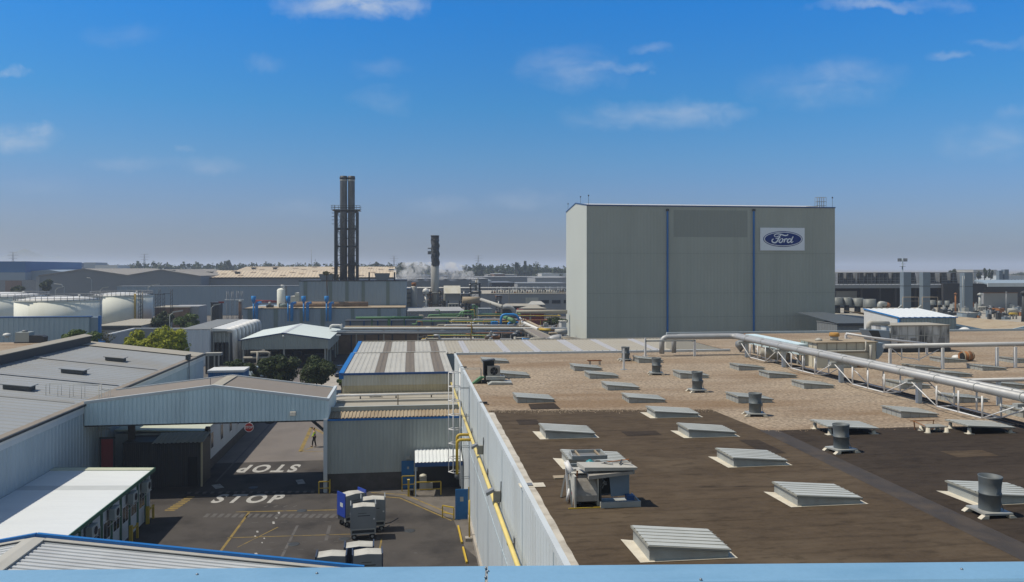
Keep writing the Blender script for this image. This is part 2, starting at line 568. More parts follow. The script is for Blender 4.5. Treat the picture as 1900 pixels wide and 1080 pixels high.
M['yellow'] = pm('yellow_paint', (.50, .345, .035), .5, var=.1, scale=2, dirt=(.28, .18, .04), dirt_amt=.4, dirt_scale=2)
M['yellow_pipe'] = pm('pale_yellow_pipe', (.62, .50, .17), .45, var=.08, scale=2)
M['rust'] = pm('rust', (.30, .13, .05), .85, var=.3, scale=2.5, dirt=(.12, .06, .035), dirt_amt=.8, dirt_scale=2)
M['green'] = pm('green_pipe_paint', (.05, .14, .065), .6, var=.15)
M['green2'] = pm('pale_green_pipe', (.105, .225, .105), .6, var=.15)
M['green_post'] = pm('dark_green_post', (.02, .095, .06), .5, var=.1)
M['red'] = pm('dull_red_paint', (.22, .03, .03), .6, var=.1)
M['sign_red'] = pm('sign_red', (.42, .03, .025), .45, var=.03)
M['white'] = pm('white_paint', (.62, .62, .60), .5, var=.04)
M['tank'] = pm('tank_white', (.72, .73, .66), .6, var=.03, scale=.1, dirt=(.56, .56, .47), dirt_amt=.5, dirt_scale=.25, dirt_stretch=(1, 1, .2), spec=.15)
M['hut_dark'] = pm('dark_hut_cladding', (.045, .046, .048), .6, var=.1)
M['brown_duct'] = pm('brown_lagged_duct', (.17, .115, .075), .8, var=.25, scale=.6, dirt=(.30, .21, .14), dirt_amt=.5, dirt_scale=.5)
M['stack'] = pm('smoke_stack_steel', (.17, .185, .20), .5, .3, var=.12, scale=.25, dirt=(.045, .045, .05), dirt_amt=.85, dirt_scale=.28, dirt_stretch=(1, 1, .25))
M['wrap'] = pm('charcoal_sheeting', (.05, .053, .06), .6, var=.25, scale=1.0)
M['stack_conc'] = pm('pale_chimney_shell', (.40, .40, .38), .7, var=.08, scale=.5, dirt=(.25, .24, .22), dirt_amt=.6, dirt_scale=.5, dirt_stretch=(1, 1, .2))
M['clad_steel'] = pm('slate_blue_cladding', (.255, .32, .38), .6, var=.04, scale=.15, spec=.2)
M['clad_stripe'] = pm('grey_green_stripe', (.155, .205, .205), .6, var=.04, spec=.2)
M['clad_wh'] = pm('grey_warehouse_cladding', (.20, .215, .23), .6, var=.06, scale=.1, spec=.2)
M['clad_dust'] = pm('dusty_blue_wall', (.24, .30, .36), .6, var=.06, scale=.04, spec=.2)
M['brick'] = pm('brown_brick', (.20, .125, .085), .9, var=.2, scale=1.5)
M['plaster'] = pm('grey_plaster', (.30, .31, .32), .8, var=.08, scale=.3)
M['tarp'] = pm('white_tarpaulin', (.44, .435, .40), .65, var=.08, scale=1.5, dirt=(.30, .285, .25), dirt_amt=.6, dirt_scale=1.3)
M['cart_grey'] = pm('cart_grey_panel', (.21, .23, .24), .5, var=.08, scale=1.5)
M['cart_blue'] = pm('cart_blue_panel', (.015, .05, .33), .45, var=.06)
M['cart_navy'] = pm('cart_dark_panel', (.035, .05, .085), .5, var=.06)
M['tyre'] = pm('tyre_rubber', (.018, .018, .018), .85, var=.1)
M['car_blue'] = pm('dark_blue_car_paint', (.015, .035, .09), .25, .2, var=.02, spec=.5)
M['car_pale'] = pm('pale_car_paint', (.35, .45, .52), .25, .2, var=.02)
M['glass_dark'] = pm('dark_window_glass', (.02, .025, .03), .1, var=.05, spec=.6)
M['roof_slot'] = pm('grey_roof_slot', (.37, .37, .385), .6, var=.05)
M['grime'] = pm('grimy_sheet', (.30, .285, .26), .7, var=.15, scale=2.5, dirt=(.14, .12, .10), dirt_amt=.6, dirt_scale=2)
M['drum'] = pm('fan_drum_grey', (.15, .165, .165), .55, .1, var=.15)
M['slate'] = pm('slate_sheet_roof', (.075, .09, .105), .7, var=.1, spec=.15)
M['flue'] = pm('flue_blue_grey', (.17, .215, .26), .6, var=.05, spec=.2)
M['fibre_grey'] = pm('grey_fibre_roof', (.25, .24, .225), .9, var=.1, scale=.06, dirt=(.17, .16, .15), dirt_amt=.6, dirt_scale=.05, spec=.1)
M['win_frame'] = pm('window_frame_white', (.55, .57, .58), .5, var=.04)
M['logo_blue'] = pm('emblem_blue', (.002, .028, .19), .6, var=.02, spec=.05)
M['plate'] = pm('sign_plate_white', (.80, .84, .90), .6, var=.02, spec=.1)
M['steam'] = None
M['bark'] = pm('bark', (.09, .065, .045), .9, var=.2)
M['leaf_dark'] = leafm('dark_leaves', (.022, .038, .012), (.060, .085, .022))
M['leaf_mid'] = leafm('green_leaves', (.045, .08, .018), (.10, .15, .03))
M['leaf_lime'] = leafm('yellow_green_leaves', (.15, .19, .010), (.36, .37, .02))
M['leaf_far'] = leafm('far_leaves', (.03, .048, .022), (.065, .09, .035))
M['leaf_dry'] = leafm('dry_leaves', (.07, .075, .03), (.13, .12, .05))
M['hill'] = pm('far_hill', (.12, .14, .12), .95, var=.2, scale=.002)


VALLEY = gz(1330, 904, 8.7).y


def felt(name, col, col2):
    m = pm(name, col, .95, spec=.12, var=.10, scale=.9, stretch=(.55, 1.0, 1), dirt=col2, dirt_amt=.8, dirt_scale=.5, dirt_stretch=(.75, 1.1, 1), fine=.12, fscale=12)
    t = m.node_tree
    b = t.nodes['Principled BSDF']
    pos = N(t, 'ShaderNodeNewGeometry').outputs['Position']
    sp = N(t, 'ShaderNodeSeparateXYZ')
    t.links.new(pos, sp.inputs[0])
    # lap joints of the felt strips every metre, slightly wandering, and short blisters along them
    wn_ = N(t, 'ShaderNodeTexNoise', i_Scale=.35, i_Detail=2.0)
    t.links.new(pos, wn_.inputs['Vector'])
    yy = mth(t, 'ADD', sp.outputs[1], mth(t, 'MULTIPLY', wn_.outputs[0], .5))
    fr = mth(t, 'FRACT', yy)
    seam = mth(t, 'LESS_THAN', fr, .13)
    bl = N(t, 'ShaderNodeTexNoise', i_Scale=1.7, i_Detail=5.0, i_Roughness=.62)
    t.links.new(vmth(t, 'MULTIPLY', pos, (.8, 2.0, 1)), bl.inputs['Vector'])
    mr = N(t, 'ShaderNodeMapRange')
    mr.inputs[1].default_value, mr.inputs[2].default_value = .53, .64
    t.links.new(bl.outputs[0], mr.inputs[0])
    spots = mth(t, 'MULTIPLY', mr.outputs[0], .45)
    pale = mth(t, 'MULTIPLY', mth(t, 'MULTIPLY', mth(t, 'SUBTRACT', .44, bl.outputs[0], True), 5.0, True), .5)
    src = b.inputs['Base Color'].links[0].from_socket
    c = mixc(t, mth(t, 'MULTIPLY', seam, .24), src, tuple(k * .45 for k in col))
    c = mixc(t, spots, c, tuple(k * .42 for k in col))
    c = mixc(t, pale, c, tuple(k * 1.7 for k in col))
    # ponding stains along the roof valley: pale silt with dark wet streaks
    dv = mth(t, 'ABSOLUTE', mth(t, 'SUBTRACT', sp.outputs[1], VALLEY))
    n6 = N(t, 'ShaderNodeTexNoise', i_Scale=.55, i_Detail=6.0, i_Roughness=.62)
    t.links.new(vmth(t, 'MULTIPLY', pos, (.45, 1.5, 1)), n6.inputs['Vector'])
    silt = mth(t, 'MULTIPLY', mth(t, 'SUBTRACT', 1.0, mth(t, 'MULTIPLY', dv, .55), True), mth(t, 'MULTIPLY', mth(t, 'SUBTRACT', n6.outputs[0], .3, True), 2.2), True)
    c = mixc(t, mth(t, 'MULTIPLY', silt, .7), c, tuple(k * 1.55 for k in col))
    wet = mth(t, 'MULTIPLY', mth(t, 'SUBTRACT', 1.0, mth(t, 'MULTIPLY', dv, 1.5), True), mth(t, 'MULTIPLY', mth(t, 'SUBTRACT', n6.outputs[0], .50, True), 11.0, True), True)
    c = mixc(t, mth(t, 'MULTIPLY', wet, .85), c, tuple(k * .3 for k in col))
    t.links.new(c, b.inputs['Base Color'])
    n5 = N(t, 'ShaderNodeTexNoise', i_Scale=1.0, i_Detail=5.0)
    t.links.new(vmth(t, 'MULTIPLY', pos, (.7, 2.6, 1)), n5.inputs['Vector'])
    bp = N(t, 'ShaderNodeBump', i_Strength=.5, i_Distance=.06)
    t.links.new(n5.outputs[0], bp.inputs['Height'])
    t.links.new(bp.outputs[0], b.inputs['Normal'])
    return m


M['felt_brown'] = felt('brown_roof_felt', (.073, .054, .036), (.102, .078, .053))
M['felt_dark'] = felt('dark_roof_felt', (.040, .031, .024), (.055, .043, .033))

# ------------------------------------------------------------------ ground, roads, hills
g = MB()
n = 64
g.add([(0, 0, -.06)] + [(14000 * math.cos(2 * math.pi * i / n), 14000 * math.sin(2 * math.pi * i / n), -.06) for i in range(n)],
      [(0, 1 + i, 1 + (i + 1) % n) for i in range(n)])
struct('ground', g, M['earth'])
struct('plant_ground', MB().poly((-260, -30, -.03), (420, -30, -.03), (420, 700, -.03), (-260, 700, -.03)), M['plant_ground'])
struct('yard_pavement', MB().box(-24, 4.3, -6, 68.6, -.02, 0), M['asphalt'])
struct('road', MB().box(-17.5, 4.3, 68.6, 150, -.02, .0), M['asphalt_light'])
a0 = gz(664, 910); a1 = gz(745, 922); a2 = gz(842, 965); a3 = gz(868, 1000)
ap = MB().poly((a0.x, 58.9, .004), (a0.x, a0.y, .004), (a1.x, a1.y, .004), (a2.x, a2.y, .004), (3.2, 46.0, .004), (3.86, 44.0, .004), (3.86, 58.9, .004))
struct('loading_apron', ap, M['apron'])
struct('pale_pavement', MB().poly((-14, 105, .006), (-3, 105, .006), (-3, 124, .006), (-14, 124, .006)), M['concrete'])
struct('shed_floor', MB().poly((-29, 125, .004), (-6, 125, .004), (-6, 160, .004), (-29, 160, .004)), M['asphalt'])


def strip(pts, w, z=.005):
    """a painted line along photo points on the ground"""
    mb = MB()
    ps = [Vector(p) for p in pts]
    for a, b in zip(ps, ps[1:]):
        d = (b - a).normalized()
        r = Vector((d.y, -d.x, 0)) * w / 2
        mb.poly(*[(q.x, q.y, z) for q in (a - r, b - r, b + r, a + r)])
    return mb


def lines(name, specs, m, z=.005):
    mb = MB()
    for px, w in specs:
        q = strip([gz(*p) for p in px], w, z)
        mb.add(q.v, q.f)
    struct(name, mb, m)


lines('yellow_lane_markings', [
    ([(688, 920), (742, 924), (838, 966)], .14), ([(688, 914), (752, 918), (842, 956)], .14),
    ([(578, 793), (604, 806)], .35), ([(578, 793), (557, 838)], .35), ([(557, 838), (582, 829)], .16), ([(557, 838), (604, 838)], .12),
    ([(462, 951), (404, 1030)], .16), ([(438, 950), (628, 946)], .13), ([(422, 998), (655, 991)], .09), ([(404, 1030), (378, 1066)], .16),
    ([(440, 1016), (516, 978)], .08), ([(708, 1000), (700, 1045)], .1)], M['paint_yellow'])
lines('faded_lane_markings', [
    ([(523, 1033), (552, 975)], .16), ([(605, 1003), (612, 975)], .2)] +
    [([(440 + i * 27, 970 - i * .3), (452 + i * 27, 970 - i * .3)], .06) for i in range(8)] +
    [([(432 + i * 30, 1021 - i * .4), (443 + i * 30, 1021 - i * .4)], .06) for i in range(9)] +
    [([(470 + i * 30, 1007 - i * .4), (478 + i * 30, 1007 - i * .4)], .06) for i in range(7)] +
    [([(380 + i * 13, 960 + i * .05), (388 + i * 13, 953 + i * .05)], .28) for i in range(20)] +
    [([(490 + i * 18, 941), (497 + i * 18, 938)], .12) for i in range(4)] +
    [([(648 + i * 40, 1026), (654 + i * 40, 1026)], .09) for i in range(4)], M['paint_faded'])
lines('white_lane_markings', [
    ([(517, 950), (518, 953)], .13), ([(512, 959), (513, 962)], .13), ([(507, 968), (508, 972)], .14), ([(477, 985), (478, 988)], .12), ([(473, 994), (474, 996)], .1),
    ([(490, 998), (490.6, 1000)], .08), ([(486, 1006), (486.6, 1008)], .07), ([(474, 1026), (476, 1029)], .14), ([(469, 1036), (471, 1037)], .1),
    ([(555, 890), (560, 898)], .55), ([(400, 899), (408, 906)], .62)], M['paint_white'])
lines('lane_edge_kerb_line', [([(400, 895), (505, 783)], .16)], M['paint_faded'])
hz_ = MB()
for i in range(9):                                       # yellow crossing bars left of the road
    a, b = gz(346 - i * 5, 922 + i * 3.1), gz(361 - i * 4.4, 922 + i * 3.1)
    hz_.poly((a.x, a.y - .14, .006), (b.x, b.y - .14, .006), (b.x, b.y + .14, .006), (a.x, a.y + .14, .006))
struct('yellow_hatched_marking', hz_, M['paint_yellow'])


def solid_text(o):
    bpy.context.view_layer.update()
    me = bpy.data.meshes.new_from_object(o.evaluated_get(bpy.context.evaluated_depsgraph_get()))
    q = bpy.data.objects.new(o.name, me)
    bpy.data.objects.remove(o)
    COL.objects.link(q)
    q.name = me.name = 'lettering'
    bpy.context.view_layer.update()
    return q


for i, (px, py) in enumerate(((560, 948), (470, 905), (760, 985), (545, 1010), (640, 1000))):
    c = gz(px, py)
    struct('manhole_cover', MB().lathe([(.34, .004), (.34, .010), (.28, .012)], (c.x, c.y, 0), 18), M['dark_steel'])


def road_word(txt, c, w, h, rot):
    cu = bpy.data.curves.new('stop_lettering', 'FONT')
    cu.body = txt
    cu.align_x, cu.align_y = 'CENTER', 'CENTER'
    cu.space_character = 1.35
    cu.offset = .035
    cu.size = 1
    cu.materials.append(M['paint_stop'])
    o = bpy.data.objects.new('stop_lettering', cu)
    COL.objects.link(o)
    o = solid_text(o)
    d = o.dimensions
    o.scale = (w / d.x, h / d.y, 1)
    o.location = (c.x, c.y, .007)
    o.rotation_euler = (0, 0, rot)
    o['kind'] = 'structure'


p, q = gz(397, 926), gz(523, 926)
road_word('STOP', (p + q) / 2, (q - p).length, gz(460, 918).y - gz(460, 934).y, math.atan2(q.y - p.y, q.x - p.x))
p, q = gz(445, 869), gz(555, 868)
road_word('STOP', (p + q) / 2, (q - p).length, gz(500, 862).y - gz(500, 876).y, math.pi + math.atan2(q.y - p.y, q.x - p.x))

h = MB()
hr = random.Random(5)
for (pa, pb, top, Y) in ((-60, 160, 468, 9000), (60, 420, 484, 9500), (1560, 2100, 486, 9500)):
    k = 40
    lo, hi = [], []
    for i in range(k + 1):
        t = i / k
        px = pa + (pb - pa) * t
        hh = (PY0 - 8 - top) * math.sin(math.pi * t) ** 1.3 * (1 + .25 * math.sin(t * 17) + .1 * hr.random()) + 5
        f_ = gy(px, PY0, Y)
        hi.append((f_.x, Y, H + hh * Y / F))
        lo.append((f_.x, Y - 900, -5))
    bk = [(x, Y + 1200, -5) for x, _, _ in hi]
    o_ = len(h.v)
    h.add(lo + hi + bk, [(i, i + 1, k + 2 + i, k + 1 + i) for i in range(k)] + [(k + 1 + i, k + 2 + i, 2 * k + 3 + i, 2 * k + 2 + i) for i in range(k)], True)
struct('hills', h, M['hill'])

# ------------------------------------------------------------------ the parapet the photo is taken over
t = thing('lookout_parapet', 'wide pale blue metal parapet coping running along the bottom of the view', 'parapet', (0, 2.2, 15.3))
PA = math.atan2(gz(1900, 1042, 15.3).y - gz(0, 1058, 15.3).y, gz(1900, 1042, 15.3).x - gz(0, 1058, 15.3).x)
pc = gz(903, 1049, 15.3)
dx, dy = math.cos(PA), math.sin(PA)


def PP(u, w, z):
    return (pc.x + dx * u + dy * w, pc.y + dy * u - dx * w, z)


for nm, u0, u1 in (('coping', -9, -.004), ('coping', .004, 9)):
    mb = MB()
    prof = [(0, 15.24), (0, 15.296), (.006, 15.3), (.126, 15.296), (.134, 15.289), (.134, 15.20)]
    mb.extr([PP(u0, w, z) for w, z in prof], Vector(PP(u1, 0, 0)) - Vector(PP(u0, 0, 0)))
    part(t, nm, mb, M['blue_cap'])
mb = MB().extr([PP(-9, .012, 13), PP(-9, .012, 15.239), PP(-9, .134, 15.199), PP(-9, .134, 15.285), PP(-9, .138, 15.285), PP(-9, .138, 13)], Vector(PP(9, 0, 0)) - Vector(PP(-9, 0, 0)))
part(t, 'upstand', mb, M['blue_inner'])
mb = MB()
for u, w in ((-.003, .02), (.004, .045), (-.002, .09), (-.5, .05), (-.85, .05), (1.42, .06), (.62, .12)):
    c = PP(u, w, 15.2975)
    mb.lathe([(.0045, -.004), (.0045, .003), (.002, .005)], c, 8)
part(t, 'screw', mb, M['screw'])

# ------------------------------------------------------------------ low roof at the bottom with blue verge
t = thing('gable_shed', 'low pale ribbed roof with bright blue verge just beyond the parapet', 'shed', (-15, 28, 0))
YG = 35.6
rg = gy(67, 999, YG); rr_ = gy(580, 1050, YG); rl = gy(0, 1010, YG)
slope = (rg.z - rr_.z) / (rr_.x - rg.x)
xr, xl = -2.0, -27.0
zr_ = rg.z - slope * (xr - rg.x); zl = rg.z - slope * (rg.x - xl)
mb = MB()
mb.rib((rg.x, 12, rg.z), (rg.x, YG, rg.z), (xr, 12, zr_), (xr, YG, zr_), .34, .05, flip=False)
mb.rib((rg.x, 12, rg.z), (rg.x, YG, rg.z), (xl, 12, zl), (xl, YG, zl), .34, .05, flip=True)
part(t, 'roof', mb, M['roof_grey'])
mb = MB()
for xe, ze in ((xr, zr_), (xl, zl)):
    mb.beam((rg.x, YG + .05, rg.z + .04), (xe, YG + .05, ze + .04), .18, .34)
part(t, 'verge_trim', mb, M['blue_trim'])
mb = MB()
for sx in (1, -1):
    mb.extr([(rg.x, 12, rg.z + .09), (rg.x + sx * .42, 12, rg.z + .09 - slope * .42), (rg.x + sx * .42, 12, rg.z + .03 - slope * .42), (rg.x, 12, rg.z + .03)], (0, YG - 12.1, 0))
    mb.extr([(rg.x + sx * .43, YG - .05, rg.z + .085 - slope * .43), (xr if sx > 0 else xl, YG - .05, (zr_ if sx > 0 else zl) + .085),
             (xr if sx > 0 else xl, YG - .32, (zr_ if sx > 0 else zl) + .085), (rg.x + sx * .43, YG - .32, rg.z + .085 - slope * .43)], (0, 0, -.03))
part(t, 'ridge_cap', mb, M['roof_light'])
mb = MB().extr([(xl + .3, 12, 0), (xr - .3, 12, 0), (xr - .3, 12, zr_ - .05), (rg.x, 12, rg.z - .08), (xl + .3, 12, zl - .05)], (0, YG - 12.2, 0))
part(t, 'wall', mb, M['clad_grey'])

# ================================================================== flat-roofed hall on the right
ZR = 8.7
XW = 3.87
Y0R, Y1R, Y2R, XJ = 5.0, 68.6, 86.5, 28.6
hall = thing('flat_roofed_hall', 'long flat-roofed factory hall with gravel and brown felt roof', 'factory hall', (40, 40, 0))
mb = MB()
mb.rib((XW, Y0R, 0.35), (XW, Y1R, 0.35), (XW, Y0R, ZR - .02), (XW, Y1R, ZR - .02), .5, .035, flip=True)
mb.box(XW + .03, 120, Y0R, Y1R, 0, ZR - .05)
mb.box(XJ, 120, Y1R + .002, Y2R, 0, ZR - .05)
part(hall, 'wall', mb, M['clad_pale'])
part(hall, 'side_upstand', MB().box(XJ - .03, XJ - .004, Y1R + .2, Y2R, 0, ZR - .05), M['roof_stone'])
part(hall, 'plinth', MB().box(XW - .16, XW + .02, Y0R, 56, 0, .35), M['concrete'])
mb = MB()
for y in range(9, 68, 6):
    mb.box(XW - .05, XW - .034, y, y + .05, .36, ZR - .07)
mb.box(XW - .052, XW - .03, Y0R, Y1R, 4.4, 4.47)
part(hall, 'wall_joint', mb, M['clad_leftwall'])
e1 = MB().box(XW - .07, XW + .1, Y0R, Y1R + .1, ZR - .06, ZR + .13)
part(hall, 'roof_edge', e1, M['clad_pale'])
mb = MB().box(XW + .11, XJ, Y1R - .12, Y1R + .14, ZR - .3, ZR + .19)
part(hall, 'back_coping', mb, M['clad_pale'])
mb = MB().box(XJ + .02, 120, Y2R - .1, Y2R + .15, ZR - .3, ZR + .24)
part(hall, 'blue_coping', mb, M['clad_leftwall'])
mb = MB()
mb.poly((XW + .1, Y0R, ZR), (120, Y0R, ZR), (120, Y1R, ZR), (XW + .1, Y1R, ZR))
mb.poly((XJ, Y1R, ZR), (120, Y1R, ZR), (120, Y2R, ZR), (XJ, Y2R, ZR))
part(hall, 'gravel_roof', mb, M['gravel'])
P = lambda x, y: gz(x, y, ZR)
fr_ = random.Random(3)


def wob(a, b, k, z, w):
    a, b = Vector(a), Vector(b)
    out = []
    for i in range(k + 1):
        q = a.lerp(b, i / k)
        out.append((q.x + fr_.uniform(-w, w), q.y + fr_.uniform(-w, w), z))
    return out


A_, B_, C_, D_ = P(898, 762), P(1321, 760), P(1412, 798), P(1885, 1045)
fe = [(XW + .25, Y0R + .1, ZR + .008), (D_.x, Y0R + .1, ZR + .008)] + [(C_.x, C_.y, ZR + .008)] + wob((B_.x, B_.y, 0), (A_.x + .2, A_.y, 0), 60, ZR + .008, .10)
part(hall, 'brown_felt', MB().poly(*fe), M['felt_brown'])
fe = [(D_.x + .004, Y0R + .1, ZR + .008), (119, Y0R + .1, ZR + .008), (119, C_.y - 1.5, ZR + .008)] + wob((62, C_.y - .9, 0), (C_.x + .004, C_.y - .2, 0), 90, ZR + .008, .10)
part(hall, 'dark_felt', MB().poly(*fe), M['felt_dark'])
# black seam between the two felts, damp patches in the roof valley, patch beside a rooflight
mb = MB().poly((D_.x - .1, Y0R + .2, ZR + .012), (D_.x + 1.0, Y0R + .2, ZR + .012), (C_.x + .75, C_.y - .2, ZR + .012), (C_.x - .1, C_.y, ZR + .012))
part(hall, 'felt_lap', mb, pm('damp_felt_lap', (.042, .036, .033), .9, var=.25, scale=1.6, stretch=(1, .3, 1), dirt=(.075, .058, .044), dirt_amt=.8, dirt_scale=.9, bump=.3))
mb = MB().poly(*[P(x, y) + Vector((0, 0, .02)) for x, y in ((985, 760), (1040, 759), (1028, 748), (980, 750))])
part(hall, 'felt_patch', mb, M['felt_dark'])
for (x, y, w_, d_, m) in ((9.6, 34.5, 1.6, 1.0, 'felt_dark'), (14.2, 30.5, .9, 2.6, 'felt_dark'), (8.2, 22.6, 2.2, .9, 'felt_brown'), (21.5, 29.0, 1.8, 1.0, 'felt_brown'), (22.5, 22.0, 1.0, 2.2, 'felt_brown'), (5.2, 37.6, 1.0, 1.3, 'felt_dark')):
    part(hall, 'felt_patch', MB().poly(*wob((x, y, 0), (x + w_, y, 0), 5, ZR + .014, .03), *wob((x + w_, y + d_, 0), (x, y + d_, 0), 5, ZR + .014, .03)), M[m])
mb = MB()
for i in range(1500):
    u = fr_.random()
    q = A_.lerp(B_, u * 1.0) if i % 2 else C_.lerp(Vector((62, C_.y - .9, 0)), u)
    q = Vector((q.x, q.y - abs(fr_.gauss(0, .35)) - .02, ZR + .016))
    r_ = fr_.uniform(.012, .04)
    mb.add([q + Vector((r_, 0, 0)), q + Vector((0, r_, 0)), q + Vector((-r_, 0, 0)), q + Vector((0, -r_, 0)), q + Vector((0, 0, r_))], [(0, 1, 4), (1, 2, 4), (2, 3, 4), (3, 0, 4)])
part(hall, 'gravel_spill', mb, M['gravel'], kind='stuff')
strip_ = [(XW + .1, Y0R, ZR + .02)] + [(XW + .1, 41.0, ZR + .02)]
rightside = []
for i in range(70):
    y = 41.0 - i * (41.0 - Y0R) / 69
    rightside.append((XW + .46 - .2 * i / 69 + fr_.uniform(-.025, .025), y, ZR + .02))
part(hall, 'bleached_edge', MB().poly(*(strip_ + rightside)), M['kerb_strip'])
p = P(990, 901)
mb = MB().box(p.x - .5, p.x + .38, p.y - .28, p.y + .24, ZR + .022, ZR + .03)
part(hall, 'outlet_flashing', mb, M['flash'])
mb = MB().box(p.x - .36, p.x - .04, p.y - .16, p.y + .16, ZR + .03, ZR + .06)
part(hall, 'outlet_grate', mb, M['mid_steel'])

# ------------------------------------------------------------------ rooflights


def make_skylight(kind):
    w, d, hl, hr = {'skirt': (2.15, 1.55, .30, .13), 'plain': (2.0, 1.6, .30, .11), 'leg': (2.3, 1.5, .36, .22)}[kind]
    t = thing('rooflight', 'x', 'rooflight', (0, 0, 0), 'rooflights on the flat roof')
    b = .0 if kind != 'leg' else .30
    mb = MB()
    if kind != 'leg':
        mb.extr([(0, 0, 0), (w, 0, 0), (w, 0, hr), (0, 0, hl)], (0, d, 0))
        part(t, 'curb', mb, M['curb'])
    else:
        for x in (.12, w - .12):
            for y in (.1, d - .1):
                h_ = hl + (hr - hl) * x / w - .05
                mb = MB().lathe([(.14, 0), (.1, .03), (.08, .1), (.075, h_)], (x, y, 0), 10)
                mb.box(x - .17, x + .17, y - .15, y + .15, 0, .02)
                part(t, 'foot', mb, M['flash'])
    o = .06
    zl, zr = hl + .02, hr + .02
    mb = MB()
    mb.extr([(-o, -o, zl), (w + o, -o, zr), (w + o, -o, zr + .05), (-o, -o, zl + .05)], (0, d + 2 * o, 0))
    part(t, 'frame', mb, M['glaz_bar'])
    mb = MB().extr([(-o + .04, -o + .04, zl + .052), (w + o - .04, -o + .04, zr + .052), (w + o - .04, -o + .04, zr + .066), (-o + .04, -o + .04, zl + .066)], (0, d + 2 * o - .08, 0))
    part(t, 'glazing', mb, M['glazing'])
    mb = MB()
    for i in range(1, 6):
        y = -o + .05 + i * (d + 2 * o - .08) / 6 - .015
        mb.beam((-o, y, zl + .07), (w + o, y, zr + .07), .03, .014)
    part(t, 'glazing_bar', mb, M['glaz_bar'])
    if kind == 'skirt':
        mb = MB()
        mb.poly((-.27, -.1, .014), (w + .22, -.1, .014), (w + .22, .0, .014), (.0, .0, .014))
        mb.poly((-.27, -.1, .014), (.0, .0, .014), (.0, d, .014), (-.33, d + .12, .014))
        mb.poly((w, 0, .014), (w + .22, 0, .014), (w + .2, d + .1, .014), (w, d, .014))
        part(t, 'skirt', mb, M['flash'])
    if kind == 'plain':
        mb = MB()
        for i in range(1, 4):
            mb.box(w * i / 4 - .012, w * i / 4 + .012, -.012, 0, 0, hl + (hr - hl) * i / 4)
            mb.box(-.012, 0, d * i / 4 - .012, d * i / 4 + .012, 0, hl)
        part(t, 'clamp', mb, M['glaz_bar'])
    return t


proto = {}
SKY = [  # column, px, py of the near left foot, kind
    (0, 1205, 1042, 'skirt'), (0, 1057, 870, 'skirt'), (0, 1012.7, 815, 'skirt'), (0, 960, 748, 'plain'), (0, 928, 702.5, 'plain'), (0, 896, 675, 'plain'),
    (1, 1480, 940, 'skirt'), (1, 1361.5, 867, 'skirt'), (1, 1278.7, 812.7, 'skirt'), (1, 1216, 776, 'skirt'), (1, 1167, 748, 'plain'), (1, 1127.5, 724.6, 'plain'), (1, 1094, 703, 'plain'), (1, 1066, 688.5, 'plain'),
    (2, 1822, 938, 'skirt'), (2, 1537, 808, 'leg'), (2, 1370, 748.6, 'plain'), (2, 1262.5, 702.7, 'plain'), (2, 1185, 673.6, 'plain'),
    (3, 1797, 806, 'leg'), (3, 1672, 775.5, 'plain'), (3, 1491.8, 721.7, 'plain'), (3, 1427.4, 702, 'plain'), (3, 1371, 687.7, 'plain'),
    (4, 1898, 775.5, 'plain'), (4, 1771, 747.8, 'plain'), (4, 1672, 722, 'plain'), (5, 1855, 722, 'plain'), (5, 1754, 700, 'plain'), (5, 1698, 688, 'plain'),
    (6, 1823, 688, 'plain'), (6, 1749, 673, 'plain'), (7, 1881, 674, 'plain')]
ROWN = ['beside the yard wall', 'second from the yard wall', 'along the round vents', 'left of the silver pipe', 'right of the silver pipe', 'sixth from the yard wall', 'seventh from the yard wall', 'eighth from the yard wall']
KN = {'skirt': 'rooflight with white skirt', 'plain': 'grey rooflight on gravel', 'leg': 'rooflight raised on pale feet'}
cnt = {}
for c, px, py, k in SKY:
    p = P(px, py)
    i = cnt.get(c, 0)
    cnt[c] = i + 1
    lab = '%s, %s from near end, row %s' % (KN[k], ORD[i], ROWN[c])
    if k not in proto:
        o = proto[k] = make_skylight(k)
    else:
        o = copy_tree(proto[k])
    o['label'] = lab
    o.location = (p.x, p.y, ZR + (.008 if k != 'plain' else 0))
    o.rotation_euler = (R(fr_.uniform(-.5, .3)), 0, R(fr_.uniform(-1.3, 1.3)))
    o.scale = (fr_.uniform(.97, 1.03), fr_.uniform(.96, 1.03), fr_.uniform(.9, 1.12))

# ------------------------------------------------------------------ round roof vents
t = thing('roof_vent', 'x', 'roof vent', (0, 0, 0), 'round vents in a line across the roof')
mb = MB()
mb.lathe([(.30, .16), (.30, .62), (.315, .625), (.315, .665), (.30, .67), (.31, .95), (.332, 1.13), (.337, 1.17), (.315, 1.17), (.28, .9)], (0, 0, 0), 24, cap=False)
part(t, 'stack', mb, M['galv'])
part(t, 'damper', MB().lathe([(.3, .93), (.3, .95)], (0, 0, 0), 24), M['black'])
mb = MB().box(-.46, .46, -.42, .42, .10, .16)
part(t, 'base_plate', mb, M['curb'])
for x in (-.40, .40):
    for y in (-.36, .36):
        mb = MB().extr([(x - .2 * (1 if x < 0 else .3), y - .08, 0), (x + .2 * (1 if x > 0 else .3), y - .08, 0), (x + .07, y - .08, .099), (x - .07, y - .08, .099)], (0, .16, 0))
        part(t, 'foot', mb, M['flash'])
mb = MB().box(.28, .37, -.05, .05, .5, .66).tube([(.32, 0, .6), (.36, -.05, .3), (.40, -.1, .16)], .015, 6)
part(t, 'motor_box', mb, M['mid_steel'])
VN = ['nearest and largest looking round grey roof vent, on dark felt', 'round grey vent on dark felt before a raised rooflight', 'round grey vent on the gravel just behind the felt edge',
      'round grey vent fourth from the near end of the vent line', 'round grey vent fifth from the near end of the vent line', 'round grey vent sixth from the near end of the vent line', 'farthest round grey vent, behind a white post']
